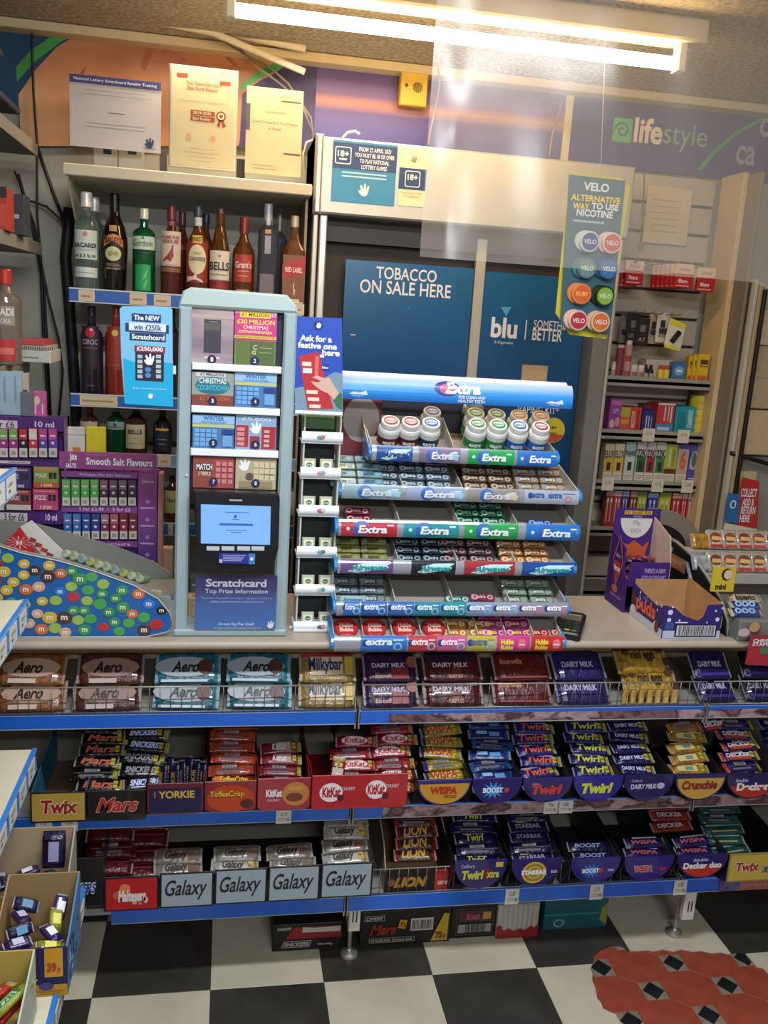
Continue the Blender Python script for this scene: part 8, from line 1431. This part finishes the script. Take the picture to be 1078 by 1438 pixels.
pile('violet long bar with pink capitals', 'wrapped_bar', GL, 905, 2.13, Zl+.03, 2, bars['wdue'], tilt=32, dy=.026, dz=.024, yaw=5)
pile('orange-red long bar stacked at the back of the lowest shelf', 'wrapped_bar', GL, 942, 2.19, Zl+.075, 3, bars['ddue'], tilt=32, dy=.024, dz=.028, yaw=1)
pile('dark violet bar behind the red-based tray', 'wrapped_bar', GL, 975, 2.13, Zl+.028, 2, bars['wdue'], tilt=32, dy=.024, dz=.026, yaw=4)
pile('dark green long bar with gold ends', 'wrapped_bar', GL, 1022, 2.13, Zl+.028, 6, bars['twixx'], tilt=32, dy=.024, dz=.027, yaw=3)
# empty beige tray bottom at the far left of the lowest shelf
# ================================================================== CARTONS ON THE FLOOR
def floorbox(q, Y, depth, col, label, draws, zb_=.001, Hfix=None):
    x0, x1, z0, z1 = R4(*q, Y); z0 = zb_; b = MB(); b.box(x0, x1, z0, z1, -Y-depth, -Y, card(col), .002); W_, H_ = x1-x0, z1-z0; n = -Y+.0006
    for k, d in enumerate(draws):
        nn = n+k*.0002
        if d[0] == 'r': b.face(x0+d[1]*W_, z0+d[2]*H_, x0+d[3]*W_, z0+d[4]*H_, nn, mat(d[5], .5))
        if d[0] == 't': b.text(d[1], x0+d[2]*W_, z0+d[3]*H_, x0+d[4]*W_, z0+d[5]*H_, nn+.0003, mat(d[6], .5), d[7] if len(d) > 7 else .03, d[8] if len(d) > 8 else 0)
        if d[0] == 'p': b.poly([(x0+u*W_, z0+v*H_) for u, v in d[1]], nn, mat(d[2], .5))
        if d[0] == 'bar':
            x = x0+d[1]*W_
            while x < x0+d[3]*W_: w = random.choice((.0012, .002, .003)); b.face(x, z0+d[2]*H_, x+w, z0+d[4]*H_, nn+.0003, mat('#22201e', .5)); x += w+random.choice((.0015, .0025))
        if d[0] == 'e': b.poly(ell(x0+d[1]*W_, z0+d[2]*H_, d[3]*W_, d[4]*H_, 14), nn, mat(d[5], .5))
    tag(b.build('carton'), label, 'box', 'cartons on the floor under the lowest shelf'); return x0, x1, z0, z1
FB = 2.215
fr = lambda u0, v0, u1, v1, c, w=.012: [('r', u0, v0, u1, v0+w*2, c), ('r', u0, v1-w*2, u1, v1, c), ('r', u0, v0, u0+w, v1, c), ('r', u1-w, v0, u1, v1, c)]
floorbox((383, 1297, 480, 1342), FB, .22, '#17120f', 'black carton with red patch and torn white tape, left on the floor', [('p', [(.18, .45), (.98, .45), (.98, .88), (.30, .88)], '#8a1a16'), ('t', 'DM09FF', .06, .78, .26, .90, '#a8a298', .03), ('p', [(.42, .68), (.97, .66), (.97, .86), (.60, .84), (.42, .88)], '#b0aca4'), ('p', [(.12, .14), (.52, .14), (.56, .38), (.16, .38)], '#b0a8a0'), ('p', [(.13, .16), (.51, .16), (.55, .36), (.17, .36)], '#1c1614'), ('t', 'SNICKERS', .16, .19, .52, .33, '#b8b0a8', .03, .25), ('t', '48x48g', .64, .17, .86, .27, '#a8a298', .02)])
floorbox((506, 1278, 632, 1331), FB, .24, '#1b1815', 'black carton with barcode and yellow 75p wedge on the floor', fr(.04, .72, .26, .88, '#a8a298', .006)+[('t', 'DM09F', .06, .75, .24, .85, '#a8a298', .03), ('t', 'Mars', .10, .32, .40, .62, '#8a2a1c', .04, .35), ('p', [(.41, .50), (.49, .46), (.51, .72), (.43, .74)], '#b88a1a'), ('t', '75', .43, .54, .49, .66, '#7a2a14', .03), ('r', .55, .40, .80, .76, '#b8b2a6'), ('bar', .57, .44, .79, .70)]+fr(.10, .10, .60, .24, '#a8a298', .005)+[('t', 'STANDARD SINGLE BAR', .12, .13, .58, .21, '#a8a298', .03), ('p', [(.78, .08), (.965, .08), (.97, .86), (.915, .88)], '#b0941c'), ('t', '75', .83, .14, .91, .34, '#7a2a14', .06), ('t', 'p', .92, .12, .95, .26, '#7a2a14', .04)])
floorbox((633, 1272, 697, 1318), FB+.01, .22, '#151211', 'black carton with small framed bar picture on the floor', fr(.12, .1, .92, .9, '#5a5048', .008)+[('r', .16, .52, .88, .86, '#4a2028'), ('r', .68, .58, .86, .8, '#b0801c'), ('t', 'Boost', .32, .58, .62, .78, '#a84a5a', .03, .2), ('r', .16, .18, .88, .44, '#8f8a84'), ('bar', .32, .18, .78, .44)])
floorbox((698, 1270, 756, 1313), FB, .18, '#9c968c', 'pale ribbed carton with a torn red lower edge on the floor', [('r', .02+.118*k, .28, .11+.118*k, .97, '#a9a398') for k in range(8)]+[('p', [(0, 0), (1, 0), (1, .38), (.9, .28), (.82, .36), (.7, .22), (.55, .28), (.42, .20), (.3, .30), (.18, .22), (.08, .42), (0, .34)], '#8a1c1c')])
floorbox((764, 1264, 852, 1306), FB+.02, .2, '#145058', 'teal wrapped carton with a round badge and yellow corner on the floor', [('r', 0, .5, .9, .56, '#2a7078'), ('e', .24, .24, .09, .14, '#6a9090'), ('e', .24, .24, .06, .09, '#145058'), ('p', [(.88, .28), (1, .10), (1, .9), (.9, .7)], '#7a802c')], zb_=.001)
x0, x1, z0, z1 = R4(20, 1300, 330, 1345, 2.35)
# ================================================================== FOREGROUND SHELVING AT THE LEFT
EX = -.40
fu = thing('side_gondola', 'cream shelving unit with blue ticket edges running toward the viewer at the left', 'shelving', (-.7, 1.8, .0))
crm = mat('#c2bda6', .5, noise=.03, scale=8); blu2 = mat('#1f72c4', .3, coat=.3)
LV = [(EX, 1.785, 1.455), (EX, 1.86, 1.165), (EX, 1.905, .805), (-.275, 1.745, .562)]
for k, (ex, ye, z) in enumerate(LV):
    b = MB(V=(0, 1, 0), N=(0, 0, 1)); b.box(-1.0, ex-.004, .2, ye, z-.018, z, crm, .002); b.build('shelf_board', fu)
    b = MB(O=(ex, 0, 0), U=(0, 1, 0), N=(1, 0, 0)); b.prism([(.2, z-.048), (ye, z-.048), (ye, z+.003), (.2, z+.003)], -.006, .003, blu2, .001); b.face(.2, z-.002, ye, z+.003, .0034, mat('#8ab0d8', .4)); b.face(.2, z-.048, ye, z-.044, .0034, mat('#8ab0d8', .4)); be_ = b.build('blue_edge', fu)
    for j in range(9):
        u = ye-.055-.085*j-(.02 if k == 0 else 0)*0
        b = MB(O=(ex, 0, 0), U=(0, 1, 0), N=(1, 0, 0)); b.box(u-.030, u+.030 if k != 0 else u+.04, z-.043, z-.005, .0034, .0044, tick); b.face(u-.018, z-.022, u+.012, z-.016, .0048, mat('#8f8c84', .5)); b.face(u-.018, z-.034, u-.004, z-.028, .0048, mat('#6a6862', .5)); b.build('price_ticket', be_)
b = MB(V=(0, 1, 0), N=(0, 0, 1)); b.box(-1.0, -.92, .2, 1.7, .0, 1.7, crm); b.build('centre_panel', fu)
b = MB(V=(0, 1, 0), N=(0, 0, 1)); b.box(-.92, -.33, .2, 1.7, .002, .10, mat('#8f8c82', .5)); b.build('kick_plinth', fu)
z4 = LV[3][2]+.0005
def openbox(x0, x1, y0, y1, h, hb, front, inner, label, draws, name='open_carton', side=None, sdraw=None):
    t = thing(name, label, 'box', ((x0+x1)/2, (y0+y1)/2, z4)); W_ = x1-x0
    b = MB(); b.box(x0, x1, z4, z4+h, -y0-.003, -y0, card(front)); n = -y0+.0006
    for k, d in enumerate(draws):
        nn = n+k*.0002
        if d[0] == 'r': b.face(x0+d[1]*W_, z4+d[2]*h, x0+d[3]*W_, z4+d[4]*h, nn, mat(d[5], .5))
        if d[0] == 't': b.text(d[1], x0+d[2]*W_, z4+d[3]*h, x0+d[4]*W_, z4+d[5]*h, nn+.0003, mat(d[6], .5), d[7] if len(d) > 7 else .03)
        if d[0] == 'e': b.poly(ell(x0+d[1]*W_, z4+d[2]*h, d[3]*W_, d[4]*h, 14), nn, mat(d[5], .5))
        if d[0] == 'p': b.poly([(x0+u*W_, z4+v*h) for u, v in d[1]], nn, mat(d[2], .5))
    b.build('front', t)
    b = MB(); b.box(x0, x1, z4, z4+hb, -y1, -y1+.003, mat(inner, .6)); b.build('back_wall', t)
    for x, nm in ((x0, 'left_wall'), (x1-.003, 'right_wall')):
        b = MB(O=(x, 0, 0), U=(0, -1, 0), N=(1, 0, 0)); b.prism([(-y1+.003, z4), (-y0-.003, z4), (-y0-.003, z4+h), (-y0-.03, z4+h*.9+.1*hb), (-y1+.003, z4+hb)], 0, .003, mat(side or inner, .6) if x != x0 else mat(inner, .6))
        if sdraw and x != x0:
            r_ = random.Random(3)
            for k in range(26):
                u, v = r_.uniform(-y1+.02, -y0-.02), z4+r_.uniform(.01, h*.85); b.poly([(u, v), (u+.012, v+.004), (u+.006, v+.014)], .0034, mat(r_.choice(sdraw), .5))
        b.build(nm, t)
    b = MB(V=(0, 1, 0), N=(0, 0, 1)); b.box(x0+.003, x1-.003, y0+.003, y1-.003, z4, z4+.002, mat(inner, .6)); b.build('base', t)
    return t
kf = '#a58f70'
openbox(-.62, -.287, 1.60, 1.735, .085, .155, '#2a2050', kf, 'open cardboard carton of dark purple sweets, farthest on the foreground shelf', [('r', .6, .8, .85, 1.0, '#a8981f')], side='#8f8a80')
openbox(-.385, -.256, 1.44, 1.585, .098, .150, '#241d4e', '#93784f', 'open purple carton with an orange 39p label on the foreground shelf', [('r', .0, 0, 1, .24, '#b8861c'), ('r', .70, .40, .94, 1.0, '#c8921e'), ('t', '39', .73, .50, .86, .70, '#a83a1c', .05), ('t', 'p', .87, .47, .91, .60, '#a83a1c', .04), ('r', .22, .26, .52, .90, '#6a6488'), ('r', .24, .28, .50, .88, '#241d4e'), ('r', .27, .36, .47, .66, '#7a76a0'), ('e', .72, .22, .10, .09, '#3a3a70'), ('e', .5, .14, .05, .07, '#a8402c'), ('r', .58, .10, .95, .12, '#8a6018'), ('r', .62, .05, .9, .07, '#8a6018')], side='#3f6f9c', sdraw=['#c8d4dc', '#1f2f4a', '#5a90b8', '#1a2438'])
openbox(-.62, -.302, 1.22, 1.405, .075, .125, '#a82824', '#b39a4a', 'open red and yellow carton of lime-wrapped chews, nearest on the foreground shelf', [('r', .0, .0, 1, .5, '#c8a82a'), ('e', .6, .3, .25, .3, '#6a2a1c'), ('r', 0, .86, 1, 1, '#b02c26')], side='#a8b0a0')
pm_ = [barmesh('chew', .05, .024, .016, c, None, '#fff', endc=c, extra=[('r', -.2, -.3, .2, .3, d)]) for c, d in (('#2c1f58', '#a8b0c8'), ('#241a4a', '#5a88a8'), ('#9aa02e', '#c8c860'), ('#3a2a6a', '#d0d4d8'))]
k = 0
def scatter(x0, x1, y0, y1, z, n, meshes, name, desc, group, sc=(-25, 25), cat='sweet', rzs=(0, 180)):
    rr = random.Random(len(desc))
    nx = max(1, int((x1-x0)/.045)); i = 0
    for i in range(n):
        u, v = i % nx, i//nx; x = x1-(u+.5)*(x1-x0)/nx; y = y0+(v+.5)*(y1-y0)/max(1, math.ceil(n/nx))
        o = obj(name, meshes[i % len(meshes)], None, T(x+rr.uniform(-.004, .004), y, z+.010*(i % 2)+v*.006, rr.uniform(*sc)+20, rr.uniform(*sc), rr.uniform(*rzs))); tag(o, '%s, %s row, %s from the right' % (desc, ('front', 'second', 'third', 'fourth')[min(3, v)], ORD[u]), cat, group)
scatter(-.56, -.30, 1.615, 1.72, z4+.050, 15, [pm_[0], pm_[1], pm_[3]], 'wrapped_sweet', 'purple and silver sweet in the farthest carton', 'sweets in the farthest carton')
scatter(-.375, -.265, 1.455, 1.57, z4+.076, 8, [pm_[2], pm_[0], pm_[3], pm_[1]], 'wrapped_sweet', 'purple or lime sweet in the 39p carton', 'sweets in the 39p carton', (-35, 35))
b = MB(O=(0, 0, 0)); bag = MB(V=(0, 1, 0), N=(0, 0, 1)); loft(bag, .075, .046, .03, foil('#1f1838'), foil('#2a2248')); bag.face(-.02, -.012, .02, .008, .0158, mat('#8a88b0', .4)); tag(obj('sweet_bag', bag.mesh('sweet_bag'), None, T(-.325, 1.70, z4+.125, 75, 0, 0) @ Matrix.Rotation(math.radians(90), 4, 'Z')), 'dark purple bag standing up at the back of the farthest carton', 'sweet bag')
chw = barmesh('long_chew', .13, .022, .012, '#a8b03a', 'SWIZZELS', '#2a7a3a', endc='#b8a83a', extra=[('r', -.3, -.4, .2, .4, '#a8c8a0')], th=.6); chr_ = barmesh('long_chew', .13, .022, .012, '#b02a28', '', '#fff', endc='#c8b03a', extra=[('r', -.3, -.2, .3, .2, '#c8a04a')])
for r_ in range(2):
    for i in range(7):
        o = obj('long_chew', chw if (i+r_) % 2 else chr_, None, T(-.56+.036*i+.01*r_, 1.315+.012*r_, z4+.060+.022*r_, 0, 0, 62+random.uniform(-8, 8)) @ Matrix.Rotation(math.radians(random.uniform(-20, 20)), 4, 'X')); tag(o, 'long lime and red chew in the nearest carton, %s layer, %s from the left' % (('lower', 'upper')[r_], ORD[i]), 'sweet', 'long chews in the nearest carton')
_dup = {k: v for k, v in _L.items() if len(v) > 1}
if _dup: print('DUPLICATE LABELS', {k: len(v) for k, v in _dup.items()})
